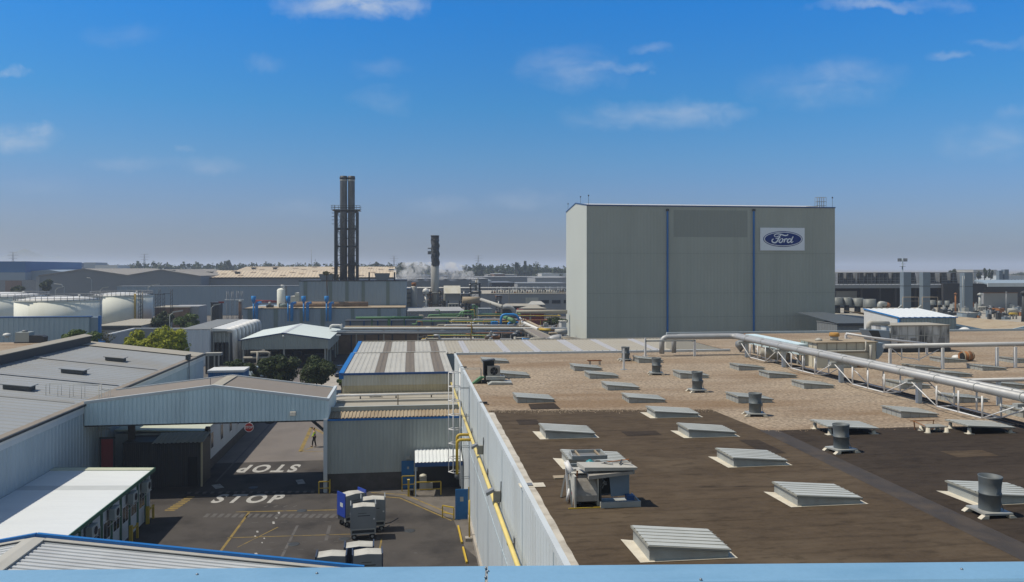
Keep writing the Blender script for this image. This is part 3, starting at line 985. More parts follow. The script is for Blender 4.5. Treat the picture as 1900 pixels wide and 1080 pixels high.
for i, (px, py) in enumerate(((1835.4, 955), (1561, 838), (1401, 771), (1293.8, 727), (1217.6, 695), (1160.5, 669.5))):
    o = t if i == 0 else copy_tree(t)
    p = P(px, py)
    o.location = (p.x, p.y, ZR + .01)
    o.rotation_euler = (R(fr_.uniform(-1.2, 1.2)), R(fr_.uniform(-1.2, 1.2)), R(fr_.uniform(-12, 12)))
    o.scale = (1, 1, fr_.uniform(.95, 1.05))
    o['label'] = VN[i] if i < 5 else VN[6]

# ------------------------------------------------------------------ white posts, trestle, roof hatch
for (px, py, top, lab) in ((1157.5, 686, 647, 'white steel post on a small plate in the middle of the gravel'), (1197.5, 660, 627, 'white steel post beside the far roof edge')):
    p = P(px, py)
    d_ = (p - Vector((0, 0, 0))).dot(Vector((sa, ca, 0)))
    zt = H - (top - PY0) * d_ / F
    t = thing('steel_post', lab, 'post', tuple(p), 'white posts on the gravel roof')
    part(t, 'shaft', MB().box(p.x - .06, p.x + .06, p.y - .06, p.y + .06, ZR + .03, zt), M['white_steel'])
    part(t, 'base_plate', MB().box(p.x - .22, p.x + .22, p.y - .2, p.y + .2, ZR, ZR + .03), M['curb'])
p = P(1098, 678)
t = thing('trestle', 'low rusty steel trestle frame standing alone on the gravel', 'trestle', tuple(p))
mb = MB()
for x in (-.1, .66):
    mb.beam(p + Vector((x, 0, 0)), p + Vector((x, 0, .32)), .05).beam(p + Vector((x, .35, 0)), p + Vector((x, .35, .32)), .05)
part(t, 'leg', mb, M['mid_steel'])
mb = MB().beam(p + Vector((-.3, 0, .35)), p + Vector((.8, 0, .35)), .06).beam(p + Vector((-.3, .35, .35)), p + Vector((.8, .35, .35)), .06)
part(t, 'rail', mb, M['rust'])
p = P(1735, 803)
t = thing('roof_hatch', 'small raised roof hatch with a rusty frame beside a rooflight', 'hatch', tuple(p))
mb = MB().box(p.x - .35, p.x + .6, p.y, p.y + .6, ZR + .22, ZR + .27)
part(t, 'lid', mb, M['glaz_bar'])
for x, y in ((-.35, 0), (.55, 0), (-.3, .55), (.5, .55)):
    part(t, 'foot', MB().lathe([(.17, 0), (.1, .03), (.08, .215)], (p.x + x, p.y + y, ZR + .008), 10), M['flash'])
mb = MB().beam((p.x - .75, p.y + .7, ZR + .42), (p.x + .5, p.y + .75, ZR + .42), .035).beam((p.x - .5, p.y + .72, ZR), (p.x - .55, p.y + .72, ZR + .42), .04)
mb.beam((p.x + .4, p.y + .74, ZR), (p.x + .45, p.y + .74, ZR + .42), .03).beam((p.x - .6, p.y + .72, ZR + .42), (p.x - .45, p.y + .05, ZR + .3), .03)
part(t, 'rusty_frame', mb, M['rust'])
p = P(1000, 651)

# ------------------------------------------------------------------ scrap air conditioning units near the middle of the felt
p = P(1066, 944)
sc = 27.0 / F                                          # metres per pixel of the photo at that distance (about 25 m)
sc = (H - ZR) / (944 - PY0)


def Q(px, py, dy=0.0):
    """a point of the heap as seen in the photo, dy metres further back"""
    return gy(px, py, p.y + dy)


# unit casing lying on its side
ux0, ux1 = Q(1066, 944).x, Q(1113, 944).x
zt = hz(884, 1080, p.y)
t = thing('fan_casing', 'bare metal air conditioning casing with curved scroll on the brown felt', 'scrap casing', (ux0, p.y, ZR), 'scrapped air conditioning units')
mb = MB()
mb.box(ux0, ux0 + .06, p.y, p.y + .9, ZR + .02, zt).box(ux1 - .05, ux1, p.y + .12, p.y + .9, ZR + .02, zt)
mb.box(ux0 + .061, ux1 - .061, p.y + .84, p.y + .9, ZR + .02, zt - .002)
part(t, 'side_panel', mb, M['tarp'])
mb = MB().extr([(ux0 - .02, p.y + .3, zt + .002), (ux1 + .02, p.y + .3, zt + .002), (ux1 + .02, p.y + .3, zt + .03), (ux0 - .02, p.y + .3, zt + .03)], (0, .62, .03))
part(t, 'top_panel', mb, M['tarp'])
pts = [(.30, zt - .05), (.18, zt - .22), (.06, zt - .45), (.0, zt - .62), (.0, zt - .8), (.05, ZR + .36), (.16, ZR + .18), (.35, ZR + .06)]
mb = MB().extr([(ux0 + .065, p.y + .05 + a, z) for a, z in pts] + [(ux0 + .065, p.y + .8, ZR + .06), (ux0 + .065, p.y + .8, zt - .05)], (ux1 - ux0 - .13, 0, 0))
part(t, 'scroll', mb, M['grime'])
part(t, 'pallet_strip', MB().box(ux0 - .2, ux1 + .05, p.y - .06, p.y - .03, ZR + .008, ZR + .04), M['yellow'])
# second casing with grey panel, lid on top
vx0, vx1 = Q(1113, 944).x + .03, Q(1175, 944).x
zt2 = hz(878, 1140, p.y)
t = thing('condenser_cabinet', 'opened air conditioning cabinet with blue-grey panel and dark innards', 'scrap cabinet', (vx0, p.y, ZR), 'scrapped air conditioning units')
mb = MB()
mb.box(vx0, vx0 + .05, p.y + .1, p.y + .95, ZR + .18, zt2).box(vx1 - .05, vx1, p.y + .55, p.y + .95, ZR + .18, zt2).box(vx0 + .051, vx1 - .051, p.y + .9, p.y + .95, ZR + .18, zt2)
part(t, 'frame', mb, M['dark_steel'])
part(t, 'panel', MB().extr([(vx0 + .36, p.y + .12, ZR + .3), (vx1 - .03, p.y + .34, ZR + .26), (vx1 - .01, p.y + .42, zt2 - .16), (vx0 + .33, p.y + .22, zt2 - .13)], (0, .04, .01)), M['flue'])
mb = MB()
for i in range(14):
    c = Vector((vx0 + fr_.uniform(.08, .3), p.y + fr_.uniform(.2, .5), ZR + fr_.uniform(.5, 1.0)))
    mb.beam(c, c + Vector((fr_.uniform(-.08, .08), fr_.uniform(-.08, .05), fr_.uniform(-.12, .12))), .05, .04)
part(t, 'compressor', mb, M['mid_steel'])
mb = MB().box(vx0 - .02, vx1 + .22, p.y - .1, p.y - .06, ZR + .01, ZR + .19).box(vx0 - .02, vx0 + .02, p.y - .06, p.y + .9, ZR + .01, ZR + .17).box(vx1 + .18, vx1 + .22, p.y - .06, p.y + .9, ZR + .01, ZR + .17)
mb.box(vx0 + .02, vx1 + .18, p.y - .06, p.y + .9, ZR + .01, ZR + .03)
part(t, 'drip_tray', mb, M['curb'])
part(t, 'motor', MB().box(vx1 - .2, vx1 + .05, p.y + .02, p.y + .25, ZR + .19, ZR + .33), M['blue_navy'])
mb = MB().extr([(vx0 - .42, p.y - .12, zt2 - .15), (vx1 + .03, p.y - .06, zt2 - .03), (vx1 + .03, p.y - .06, zt2 + .06), (vx0 - .40, p.y - .12, zt2 - .03)], (.06, .72, .06))
solo('dented_panel', 'long dented grey panel laid slanting over two scrapped cabinets', 'scrap panel', mb, M['grime'], 'scrapped air conditioning units')
mb = MB().extr([(vx0 - .50, p.y + .06, zt2 + .07), (vx1 + .06, p.y - .12, zt2 + .10), (vx1 + .10, p.y - .14, zt2 + .19), (vx0 - .50, p.y + .06, zt2 + .19)], (-.12, .62, .03))
solo('scrap_sheet', 'weathered grey sheet lying askew on top of the air conditioning scrap', 'scrap sheet', mb, M['roof_light'], 'scrapped air conditioning units')
# tray with braces lying on the rooflight behind
q0 = gy(1062, 850, p.y + 2.6)
t = thing('frame_tray', 'rusty grey metal tray with cross braces lying on a rooflight', 'scrap tray', tuple(q0), 'scrapped air conditioning units')
w_ = gy(1126, 850, p.y + 2.6).x - q0.x
mb = MB()
for a, b in (((0, 0), (w_, 0)), ((w_, 0), (w_, .9)), ((w_, .9), (.1, .9)), ((.1, .9), (0, 0))):
    mb.beam(q0 + Vector((a[0], a[1], 0)), q0 + Vector((b[0], b[1], .0)), .04, .14)
part(t, 'rim', mb, M['curb'])
mb = MB()
for k in (.22, .8):
    mb.beam(q0 + Vector((w_ * k, .02, .03)), q0 + Vector((w_ * k + .02, .9, .03)), .05, .06)
part(t, 'brace', mb, M['roof_tan'])
part(t, 'floor', MB().box(q0.x + .03, q0.x + w_ - .03, q0.y + .03, q0.y + .87, q0.z - .06, q0.z - .04), M['mid_steel'])
q1 = gy(1060, 872, p.y + 1.1)
t = thing('open_crate', 'open metal frame with a teal bag inside, behind the scrapped casing', 'scrap frame', (q1.x, q1.y, ZR), 'scrapped air conditioning units')
w_ = .95
mb = MB()
zz = q1.z
for x in (0, w_):
    for y in (0, .7):
        mb.beam((q1.x + x, q1.y + y, ZR), (q1.x + x, q1.y + y, zz + .1), .05)
for y in (0, .7):
    mb.beam((q1.x, q1.y + y, zz), (q1.x + w_, q1.y + y, zz), .05).beam((q1.x, q1.y + y, zz - .3), (q1.x + w_, q1.y + y, zz - .3), .05)
part(t, 'frame', mb, M['curb'])
part(t, 'panel', MB().box(q1.x + .05, q1.x + w_ - .05, q1.y + .2, q1.y + .24, ZR + .3, zz - .05), M['green_post'])
mb = MB().lathe([(.02, .2), (.12, .14), (.2, .02), (.22, -.1), (.1, -.18)], (q1.x + .72, q1.y + .45, zz + .02), 12)
part(t, 'bag', mb, pm('teal_plastic', (.03, .20, .22), .4))
q2 = gy(1054, 905, p.y + .5)
mb = MB().tube([q2 + Vector((.0, .3, .75)), q2 + Vector((.12, 0, .45))], .09, 10).tube([q2 + Vector((0, .1, -.45)), q2 + Vector((.06, 0, -.05))], .06, 8).beam(q2 + Vector((.05, .2, -.6)), q2 + Vector((-.02, .25, .8)), .06)
solo('scrap_pipes', 'white bent duct pieces leaning against the scrapped casing', 'scrap pipes', mb, M['white_steel'])
mb = MB().tube([q2 + Vector((.16, -.02, -.42)), q2 + Vector((.17, -.06, -.12))], .09, 10)
solo('scrap_motor', 'dark red motor lying against the scrapped casing', 'motor', mb, M['red'])
c = P(1030, 888)
solo('paving_slab', 'small brown paving slab lying flat left of the scrap heap', 'slab', MB().box(c.x - .05, c.x + .4, c.y - .15, c.y + .2, ZR + .01, ZR + .06), M['roof_tan'])

for i in range(12):
    a = Vector((ux0 + fr_.uniform(-.25, .3), p.y + fr_.uniform(-.1, 1.3), ZR + .03))
    b = a + Vector((fr_.uniform(-.3, .3), fr_.uniform(-.3, .5), fr_.uniform(.4, 1.3)))
    if i % 3 == 0:
        a, b = Vector((vx0 + fr_.uniform(-.3, .9), p.y + fr_.uniform(-.05, .5), zt2 + .24)), Vector((vx0 + fr_.uniform(-.2, 1.1), p.y + fr_.uniform(0, .9), zt2 + fr_.uniform(.26, .34)))
    mb = MB().beam(a, b, fr_.uniform(.03, .09), .02)
    solo('scrap_strip', 'thin bent metal strip among the scrapped air conditioning units', 'scrap strip', mb, M[('curb', 'rust', 'dark_steel', 'grime')[i % 4]], 'loose strips in the near scrap heap')

# scrap on the far gravel
p = P(905, 713)
t = thing('outdoor_ac_unit', 'beige air conditioning unit with round fan in the far scrap heap', 'air conditioner', tuple(p), 'scrap on the far gravel')
k = (H - ZR) / (713 - PY0)
o_ = Vector((p.x + .02, p.y + .3, ZR))
mb = MB().box(o_.x, o_.x + .82, o_.y, o_.y + .35, ZR + .5, ZR + 1.12)
part(t, 'casing', mb, M['grime'])
mb = MB()
for i in range(20):
    a, b = 2 * math.pi * i / 20, 2 * math.pi * (i + 1) / 20
    cx, cz = o_.x + .42, ZR + .80
    mb.add([(cx, o_.y - .012, cz), (cx + .25 * math.cos(a), o_.y - .012, cz + .25 * math.sin(a)), (cx + .25 * math.cos(b), o_.y - .012, cz + .25 * math.sin(b))], [(0, 1, 2)])
part(t, 'fan_opening', mb, M['black'])
mb = MB()
for i in range(6):
    a = 2 * math.pi * i / 6
    mb.beam((cx, o_.y - .018, cz), (cx + .25 * math.cos(a), o_.y - .018, cz + .25 * math.sin(a)), .03, .01)
part(t, 'fan_guard', mb, M['mid_steel'])
mb = MB().box(o_.x - .1, o_.x + 1.1, o_.y - .35, o_.y + .5, ZR + .28, ZR + .49)
solo('fan_coil_slab', 'flat grey louvred slab under the scrapped air conditioner', 'scrap panel', mb, M['curb'], 'scrap on the far gravel')
mb = MB().extr([(o_.x - .05, o_.y - .75, ZR + .02), (o_.x + 1.45, o_.y - .75, ZR + .02), (o_.x + 1.5, o_.y - .75, ZR + .14), (o_.x + .2, o_.y - .75, ZR + .18)], (0, .7, .08))
solo('louvred_slab', 'dirty white louvred panel in front of the far scrap heap', 'scrap panel', mb, M['curb'], 'scrap on the far gravel')
mb = MB().box(o_.x - .25, o_.x + .5, o_.y + .6, o_.y + .64, ZR + .5, ZR + 1.4).box(o_.x - .25, o_.x - .2, o_.y + .1, o_.y + .6, ZR + .5, ZR + 1.4).extr([(o_.x - .3, o_.y + .05, ZR + 1.4), (o_.x + .5, o_.y + .05, ZR + 1.5), (o_.x + .5, o_.y + .05, ZR + 1.55), (o_.x - .3, o_.y + .05, ZR + 1.46)], (0, .65, 0))
mb.box(o_.x - .2, o_.x + .45, o_.y + .02, o_.y + .59, ZR, ZR + .5)
solo('open_cabinet', 'tipped open black cabinet with a pale rim in the far scrap heap', 'scrap cabinet', mb, M['dark_steel'], 'scrap on the far gravel')
mb = MB().extr([(o_.x - 1.0, o_.y - .1, ZR + .02), (o_.x - .8, o_.y - .1, ZR + .02), (o_.x - .2, o_.y - .1, ZR + .42), (o_.x - .45, o_.y - .1, ZR + .45)], (0, .5, 0))
solo('green_board', 'green circuit board tray tilted at the foot of the far scrap heap', 'scrap board', mb, M['green2'], 'scrap on the far gravel')
mb = MB().box(o_.x - .75, o_.x + .1, o_.y + .1, o_.y + .4, ZR + .01, ZR + .2).beam((o_.x + .9, o_.y, ZR + .55), (o_.x + 1.4, o_.y - .3, ZR + .3), .12, .03)
solo('black_scrap', 'black metal scrap pieces lying left of the air conditioner', 'scrap metal', mb, M['dark_steel'])
for px, py in ((857, 684), (892, 751)):
    c = P(px, py)
    mb = MB().box(c.x - .06, c.x + .36, c.y - .06, c.y + .06, ZR + .04, ZR + .16).box(c.x + .36, c.x + .46, c.y - .04, c.y + .04, ZR, ZR + .04).box(c.x - .02, c.x + .06, c.y - .04, c.y + .04, ZR, ZR + .04)
    solo('floodlight', 'small dark lamp lying at the roof edge, %s' % ('before the ladder hoop' if py > 700 else 'left of the far scrap heap'), 'lamp', mb, M['dark_steel'])

# ------------------------------------------------------------------ wall ladder with cage
YL = gz(862, 962).y + .2
t = thing('caged_ladder', 'tall galvanised caged ladder on the pale wall beside the yard', 'ladder', (XW - .5, YL, 0))
mb = MB()
lx = XW - .62
for y in (-.22, .22):
    mb.tube([(lx, YL + y, 2.1), (lx, YL + y, ZR + 1.0)], .036, 6)
part(t, 'rail', mb, M['white_steel'])
mb = MB()
for i in range(24):
    z = 2.3 + i * .28
    mb.tube([(lx, YL - .22, z), (lx, YL + .22, z)], .014, 5)
part(t, 'rung', mb, M['curb'])
mb = MB()
for i in range(8):
    z = 3.0 + i * .92
    mb.tube([(lx, YL - .25, z), (lx - .45, YL - .38, z), (lx - .75, YL, z), (lx - .45, YL + .38, z), (lx, YL + .25, z)], .032, 5)
for a, b in ((-.74, 0), (-.45, -.36), (-.45, .36)):
    mb.tube([(lx + a, YL + b, 3.0), (lx + a, YL + b, ZR + .75)], .026, 5)
part(t, 'cage', mb, M['white_steel'])
mb = MB()
for z in (2.6, 4.6, 6.6, 8.4):
    for y in (-.22, .22):
        mb.tube([(lx, YL + y, z), (XW, YL + y, z)], .018, 5)
for y in (-.3, .3):
    mb.tube([(XW - .5, YL + y, ZR + .95), (XW + .75, YL + y, ZR + .95), (XW + .75, YL + y, ZR)], .02, 5)
part(t, 'bracket', mb, M['curb'])
c = gz(857, 965)
t = thing('ladder_guard', 'blue sheet metal gate closing off the foot of the ladder', 'gate', (c.x, c.y, 0))
part(t, 'panel', MB().box(c.x - .42, c.x + .40, c.y, c.y + .06, .05, 1.98), M['blue_door'])
part(t, 'lock_plate', MB().box(c.x - .12, c.x + .1, c.y - .02, c.y - .001, 1.2, 1.5), M['curb'])
part(t, 'post', MB().beam((c.x + .45, c.y + .03, 0), (c.x + .45, c.y + .03, 2.1), .07), M['yellow'])

# ------------------------------------------------------------------ yellow gas pipe on the wall
XP, ZP = XW - .27, 6.22
t = thing('gas_pipe', 'long pale yellow gas pipe running along the pale wall', 'pipe', (XP, 30, ZP))
part(t, 'pipe', MB().tube([(XP, 6, ZP), (XP, 69.2, ZP)], .09, 10), M['yellow_pipe'])
for y in range(9, 69, 5):
    mb = MB().box(XP - .06, XW - .002, y - .09, y + .09, ZP - .17, ZP - .09).box(XW - .08, XW - .003, y - .11, y + .11, ZP - .3, ZP + .1)
    part(t, 'bracket', mb, M['mid_steel'])
yb = gx(873, 822, XP).y
for k, (dz, dy_, zb) in enumerate(((0, .9, 4.1), (0, 0, 4.6))):
    Yk = yb - 1.2 + dy_ * 1.6
    xl_ = gy(848, 830, Yk).x
    mb = MB().bend([(XP, Yk, ZP), (xl_, Yk, ZP + .02), (xl_, Yk, hz(880 if k else 840, 848, Yk))], .085, .25)
    part(t, 'branch', mb, M['yellow'])
part(t, 'valve', MB().lathe([(.14, -.28), (.14, 0)], (xl_, Yk, hz(880, 848, Yk)), 10), M['dark_steel'])
for i, (px, py) in enumerate(((882, 829), (911, 914))):
    c = gx(px, py, XW - .45)
    t = thing('wall_floodlight', 'grey floodlight above the yellow pipe, %s of the two on the pale wall' % ('farther' if i == 0 else 'nearer'), 'floodlight', tuple(c), 'floodlights on the pale wall')
    part(t, 'lamp_head', MB().extr([c + Vector(q) for q in ((-.2, -.2, -.1), (.12, -.2, .08), (.12, -.2, .2), (-.22, -.2, .04))], (0, .4, 0)), M['mid_steel'])
    part(t, 'bracket', MB().box(c.x + .1, XW - .002, c.y - .06, c.y + .06, c.z - .4, c.z + .06), M['glaz_bar'])
    part(t, 'cable', MB().tube([(XW - .06, c.y - .2, c.z - .35), (XW - .06, c.y - .35, c.z + .55)], .022, 5), M['dark_steel'])
c = gz(871, 1003)
t = thing('pipe_post', 'slim yellow post in a concrete foot at the wall base', 'post', (c.x, c.y, 0))
part(t, 'shaft', MB().tube([(c.x, c.y, .2), (c.x, c.y, 2.4)], .05, 8), M['yellow'])
part(t, 'foot', MB().box(c.x - .25, c.x + .25, c.y - .2, c.y + .2, 0, .2), M['concrete'])
mb = MB()
for a, b in (((850, 978), (857, 1009)), ((859, 1018), (866, 1046))):
    A, B = gz(*a), gz(*b)
    mb.beam(A + Vector((0, 0, .06)), B + Vector((0, 0, .06)), .1, .12)
solo('kerb_rail', 'low yellow kerb rail along the wall base, lying on the ground', 'kerb rail', mb, M['yellow'])

# ================================================================== building across the yard's end
YF = 59.0
XL, ZE = -6.05, 5.1
t = thing('ribbed_workshop', 'grey ribbed workshop with blue eaves trim at the end of the yard', 'workshop', (-1, 62, 0))
mb = MB()
mb.rib((XL, YF, 1.25), (XW - .02, YF, 1.25), (XL, YF, ZE), (XW - .02, YF, ZE), .27, .025, flip=False)
mb.box(XL, XW - .1, YF + .02, 69.4, 1.25, ZE - .02)
part(t, 'wall', mb, M['clad_grey'])
part(t, 'plinth', MB().box(XL, XW - .1, YF + .03, 69.4, 0, 1.249), M['conc_dark'])
part(t, 'eaves_trim', MB().box(XL - .05, XW - .02, YF - .12, YF + .06, ZE + .0, ZE + .14), M['blue_trim'])
mb = MB().rib((XL, YF - .1, ZE + .16), (XW - .04, YF - .1, ZE + .16), (XL, 60.55, ZE + .36), (XW - .04, 60.55, ZE + .36), .27, .06, duty=.5)
part(t, 'lean_to_roof', mb, M['roof_tan'])
mb = MB().box(XL + .2, XW - .04, 60.56, 60.7, ZE - .01, 5.78)
mb.box(XL + .1, XW - .04, 60.50, 60.75, 5.781, 5.83)
part(t, 'parapet', mb, M['clad_grey'])
part(t, 'flat_roof', MB().box(XL - .0, XW - .04, 60.76, 69.4, ZE, 5.45), M['roof_stone'])
part(t, 'roof_step', MB().box(XL + .3, XW - .06, 64.6, 64.75, 5.451, 5.62), M['roof_light'])
zp = 5.75
part(t, 'roof_pipe', MB().bend([(XL - .1, 63.2, 5.2), (XL - .05, 65.8, zp), (XL + .5, 66.4, zp), (XW - .1, 66.4, zp)], .1, .4), M['white_steel'])
mb = MB()
for x in (-4, -1.1, 1.8):
    mb.beam((x, 66.4, 5.451), (x, 66.4, zp - .1), .1)
part(t, 'pipe_support', mb, M['conc_dark'])
part(t, 'vent_stub', MB().tube([(-.9, 63, 5.451), (-.9, 63, 6.3)], .05, 6), M['roof_brown'])
c0, c1 = gy(745, 860, YF), gy(768, 860, YF)
d = part(t, 'door', MB().box(c0.x, c1.x, YF - .09, YF - .06, .02, 2.05), M['blue_door'])
part(d, 'notice', MB().box(c0.x + .4, c0.x + .55, YF - .1, YF - .091, 1.45, 1.62), M['curb'])
part(t, 'door_lamp', MB().box(c0.x + .3, c0.x + .6, YF - .2, YF - .06, 2.2, 2.42), M['curb'])
mb = MB()
c = gy(686, 720, 67)
solo('roof_debris', 'folded pale sheet metal lying on the workshop roof before the ribbed wall', 'sheet metal', MB().extr([(c.x, 66.95, 5.451), (c.x + .9, 66.95, 5.451), (c.x + 1.0, 66.95, 5.6), (c.x + .2, 66.95, 5.55), (c.x - .1, 66.95, 5.75)], (0, .35, 0)), M['roof_light'])

# canopy over the loading bay
t = thing('loading_canopy', 'small white ribbed canopy with blue edge over the dark loading bay', 'canopy', (2, 57.6, 0))
cx0, cx1, cy0 = gy(770, 860, 56.7).x, XW - .12, 56.7
mb = MB().rib((cx0, cy0, 2.42), (cx1, cy0, 2.42), (cx0, YF - .08, 2.85), (cx1, YF - .08, 2.85), .25, .04)
part(t, 'roof', mb, M['roof_white'])
part(t, 'fascia', MB().box(cx0, cx1, cy0 + .01, cy0 + .06, 2.12, 2.40), M['blue_navy'])
for x in (cx0 + .04, cx1 - .05):
    part(t, 'post', MB().box(x - .05, x + .05, cy0 + .07, cy0 + .17, 0, 2.3), M['clad_pale'])
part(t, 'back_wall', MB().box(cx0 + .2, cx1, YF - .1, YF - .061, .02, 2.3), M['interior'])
c = gz(788, 914)
t = thing('wrapped_machine', 'pale wrapped machine standing under the loading canopy', 'machine', (c.x, c.y + .8, 0))
mb = MB().box(c.x - .35, c.x + .15, c.y + .6, c.y + 1.0, .05, .95).box(c.x + .16, c.x + .6, c.y + .7, c.y + 1.0, .05, .5)
part(t, 'body', mb, M['roof_light'])
part(t, 'cap', MB().lathe([(.28, 0), (.25, .12), (.05, .2)], (c.x - .1, c.y + .8, .951), 12), M['clad_cream'])

# railings


def railing(label, pts, h=1.05, mid=True, posts=None, group='yellow guard rails in the yard'):
    ps = [Vector(p) for p in pts]
    t = thing('guard_rail', label, 'guard rail', tuple(ps[0]), group)
    mb = MB()
    for a, b in zip(ps, ps[1:]):
        mb.beam(a + Vector((0, 0, h)), b + Vector((0, 0, h)), .07)
    part(t, 'top_rail', mb, M['yellow'])
    if mid:
        mb = MB()
        for a, b in zip(ps, ps[1:]):
            mb.beam(a + Vector((0, 0, h * .45)), b + Vector((0, 0, h * .45)), .05)
        part(t, 'mid_rail', mb, M['yellow'])
    for a in (posts or ps):
        a = Vector(a)
        part(t, 'post', MB().beam(a, a + Vector((0, 0, h - .036)), .08), M['yellow'])
    return t


def rl_(pxs, y0, y1=None):
    return [gz(x, y) for x, y in zip(pxs, y0)]


railing('long yellow guard rail along the workshop wall behind the carts', rl_((627, 680, 733), (907, 905, 904)))
railing('short yellow guard rail in front of the blue workshop door', rl_((746, 770), (912, 911)), 1.1)
railing('yellow guard rail in front of the loading bay', rl_((769, 818), (920, 918)), .95)
railing('low yellow guard rail beside the blue ladder gate', rl_((821, 842), (961, 965)), .8)
railing('small yellow guard frame around the bridge post foot', [Vector((XL - .4, YF - .55, 0)), Vector((XL + .35, YF - .55, 0)), Vector((XL + .35, YF - .1, 0))], .85)
c = gz(758, 921)
t = thing('bollard', 'yellow bollard with a dark bin between two guard rails', 'bollard', (c.x, c.y, 0))
part(t, 'post', MB().box(c.x - .07, c.x + .07, c.y - .07, c.y + .07, 0, 1.15), M['yellow'])
part(t, 'cap', MB().box(c.x - .09, c.x + .09, c.y - .09, c.y + .09, 1.151, 1.2), M['yellow_pipe'])
c = gz(764, 919)
solo('waste_bin', 'small dark bin standing beside the yellow bollard', 'bin', MB().lathe([(.13, 0), (.17, .36), (.19, .38), (.19, .42), (.14, .41)], (c.x, c.y, 0), 14), M['dark_steel'])

# ================================================================== left hall
XWL, ZEL, SLP, YE = -22.6, 6.67, .123, 91.6
XRD = -34.4
zrd = ZEL + SLP * (XWL - XRD)


def lroof(px, py):
    d = ray(px, py)
    # plane z = ZEL + SLP*(XWL - x)
    t_ = (ZEL + SLP * XWL - H) / (d[2] + SLP * d[0])
    return Vector((d[0] * t_, d[1] * t_, H + d[2] * t_))


t = thing('left_hall', 'big hall with blue-grey sheet roof and shaded blue wall beside the yard', 'factory hall', (-34, 50, 0))
mb = MB()
mb.rib((XWL, 8, 0), (XWL, YE, 0), (XWL, 8, ZEL - .3), (XWL, YE, ZEL - .3), .5, .04, flip=False)
mb.box(-46, XWL - .06, 8, YE, 0, ZEL - .32)
mb.extr([(XWL - .05, YE, ZEL - .3), (XRD, YE, zrd - .2), (-46, YE, ZEL - .2), (-46, YE, ZEL - .32), (XWL - .05, YE, ZEL - .32)], (0, -.2, 0))
part(t, 'wall', mb, M['clad_leftwall'])
mb = MB().rib((XWL + .12, 8, ZEL), (XWL + .12, YE + .1, ZEL), (XRD, 8, zrd), (XRD, YE + .1, zrd), .9, .05, flip=True, duty=.25)
mb.rib((XRD, 8, zrd), (XRD, YE + .1, zrd), (-46.4, 8, ZEL), (-46.4, YE + .1, ZEL), .9, .05, flip=True, duty=.25)
part(t, 'roof', mb, M['roof_blue'])
mb = MB()
z1 = ZEL + .06
mb.extr([(XWL + .13, 8, z1 - .02), (XWL - .25, 8, z1 + SLP * .38), (XWL - .25, 8, z1 + SLP * .38 + .015), (XWL + .13, 8, z1 + .0)], (0, YE - 8.2, 0))
part(t, 'roof_edge', mb, M['roof_edge'])
z1 += .0
part(t, 'gutter', MB().box(XWL + .14, XWL + .26, 8, YE, ZEL - .10, ZEL + .05), M['dark_steel'])
part(t, 'fascia', MB().box(XWL + .005, XWL + .13, 8, YE, ZEL - .30, ZEL - .06), M['white'])
part(t, 'blue_flashing', MB().box(XWL + .06, XWL + .11, 8, YE, ZEL - .62, ZEL - .305), M['clad_pale'])
part(t, 'end_verge', MB().extr([(XWL + .1, YE - 3.2, ZEL + .085), (XWL + .1, YE + .12, ZEL + .085), (XRD, YE + .12, zrd + .085), (XRD, YE - 3.2, zrd + .085)], (0, 0, .02)), M['roof_stone'])
mb = MB()
mb.extr([(XRD - .9, 8, zrd - .1), (XRD + .45, 8, zrd - .05), (XRD + .5, 8, zrd + .75), (XRD - .2, 8, zrd + .9), (XRD - .9, 8, zrd + .75)], (0, YE - 9, 0))
part(t, 'ridge_monitor', mb, M['dark_steel'])
part(t, 'monitor_cap', MB().extr([(XRD - 1.0, 8, zrd + .76), (XRD - .2, 8, zrd + .92), (XRD + .62, 8, zrd + .76), (XRD + .62, 8, zrd + .82), (XRD - .2, 8, zrd + .99), (XRD - 1.0, 8, zrd + .82)], (0, YE - 8.9, 0)), M['roof_stone'])
for q_ in (lroof(100, 705).y, lroof(100, 668).y, lroof(60, 742).y):
    part(t, 'roof_lap', MB().poly((XWL - .6, q_, ZEL + SLP * .6 + .12), (XRD + .6, q_, zrd - SLP * .6 + .12), (XRD + .6, q_ + .35, zrd - SLP * .6 + .12), (XWL - .6, q_ + .35, ZEL + SLP * .6 + .12)), M['roof_lap'])
for i, (a, b, y) in enumerate(((5, 70, 722), (113, 166, 692), (195, 238, 669))):
    p, q = lroof(a, y), lroof(b, y)
    v = thing('ridge_vent', 'dark low louvred vent with pale lid, %s of three on the blue-grey roof' % ('nearest', 'middle', 'farthest')[i], 'roof vent', tuple(p), 'louvred vents on the left hall roof')
    q = Vector((q.x, p.y, ZEL + SLP * (XWL - q.x)))
    part(v, 'base', MB().extr([p + Vector((0, 0, .02)), q + Vector((0, 0, .02)), q + Vector((0, 0, .33)), p + Vector((0, 0, .33))], (0, .9, 0)), M['dark_steel'])
    part(v, 'lid', MB().extr([p + Vector((-.12, -.15, .34)), q + Vector((.12, -.15, .34)), q + Vector((.12, -.15, .40)), p + Vector((-.12, -.15, .40))], (0, 1.25, .02)), M['roof_blue'])
    mb = MB()
    for k in range(4):
        z = .07 + k * .065
        mb.beam(p + Vector((0, -.02, z)), q + Vector((0, -.02, z)), .03, .02)
    part(v, 'louvre', mb, M['mid_steel'])
p = gx(348, 671, XWL)
t2 = thing('roof_floodlight', 'black floodlight on the eaves of the left hall near its far end', 'floodlight', (XWL, p.y, ZEL))
part(t2, 'lamp_head', MB().extr([(XWL + .2, p.y - .4, ZEL + .1), (XWL - .1, p.y - .4, ZEL + .15), (XWL - .1, p.y - .4, ZEL + .6), (XWL + .25, p.y - .4, ZEL + .65)], (0, .8, 0)), M['dark_steel'])
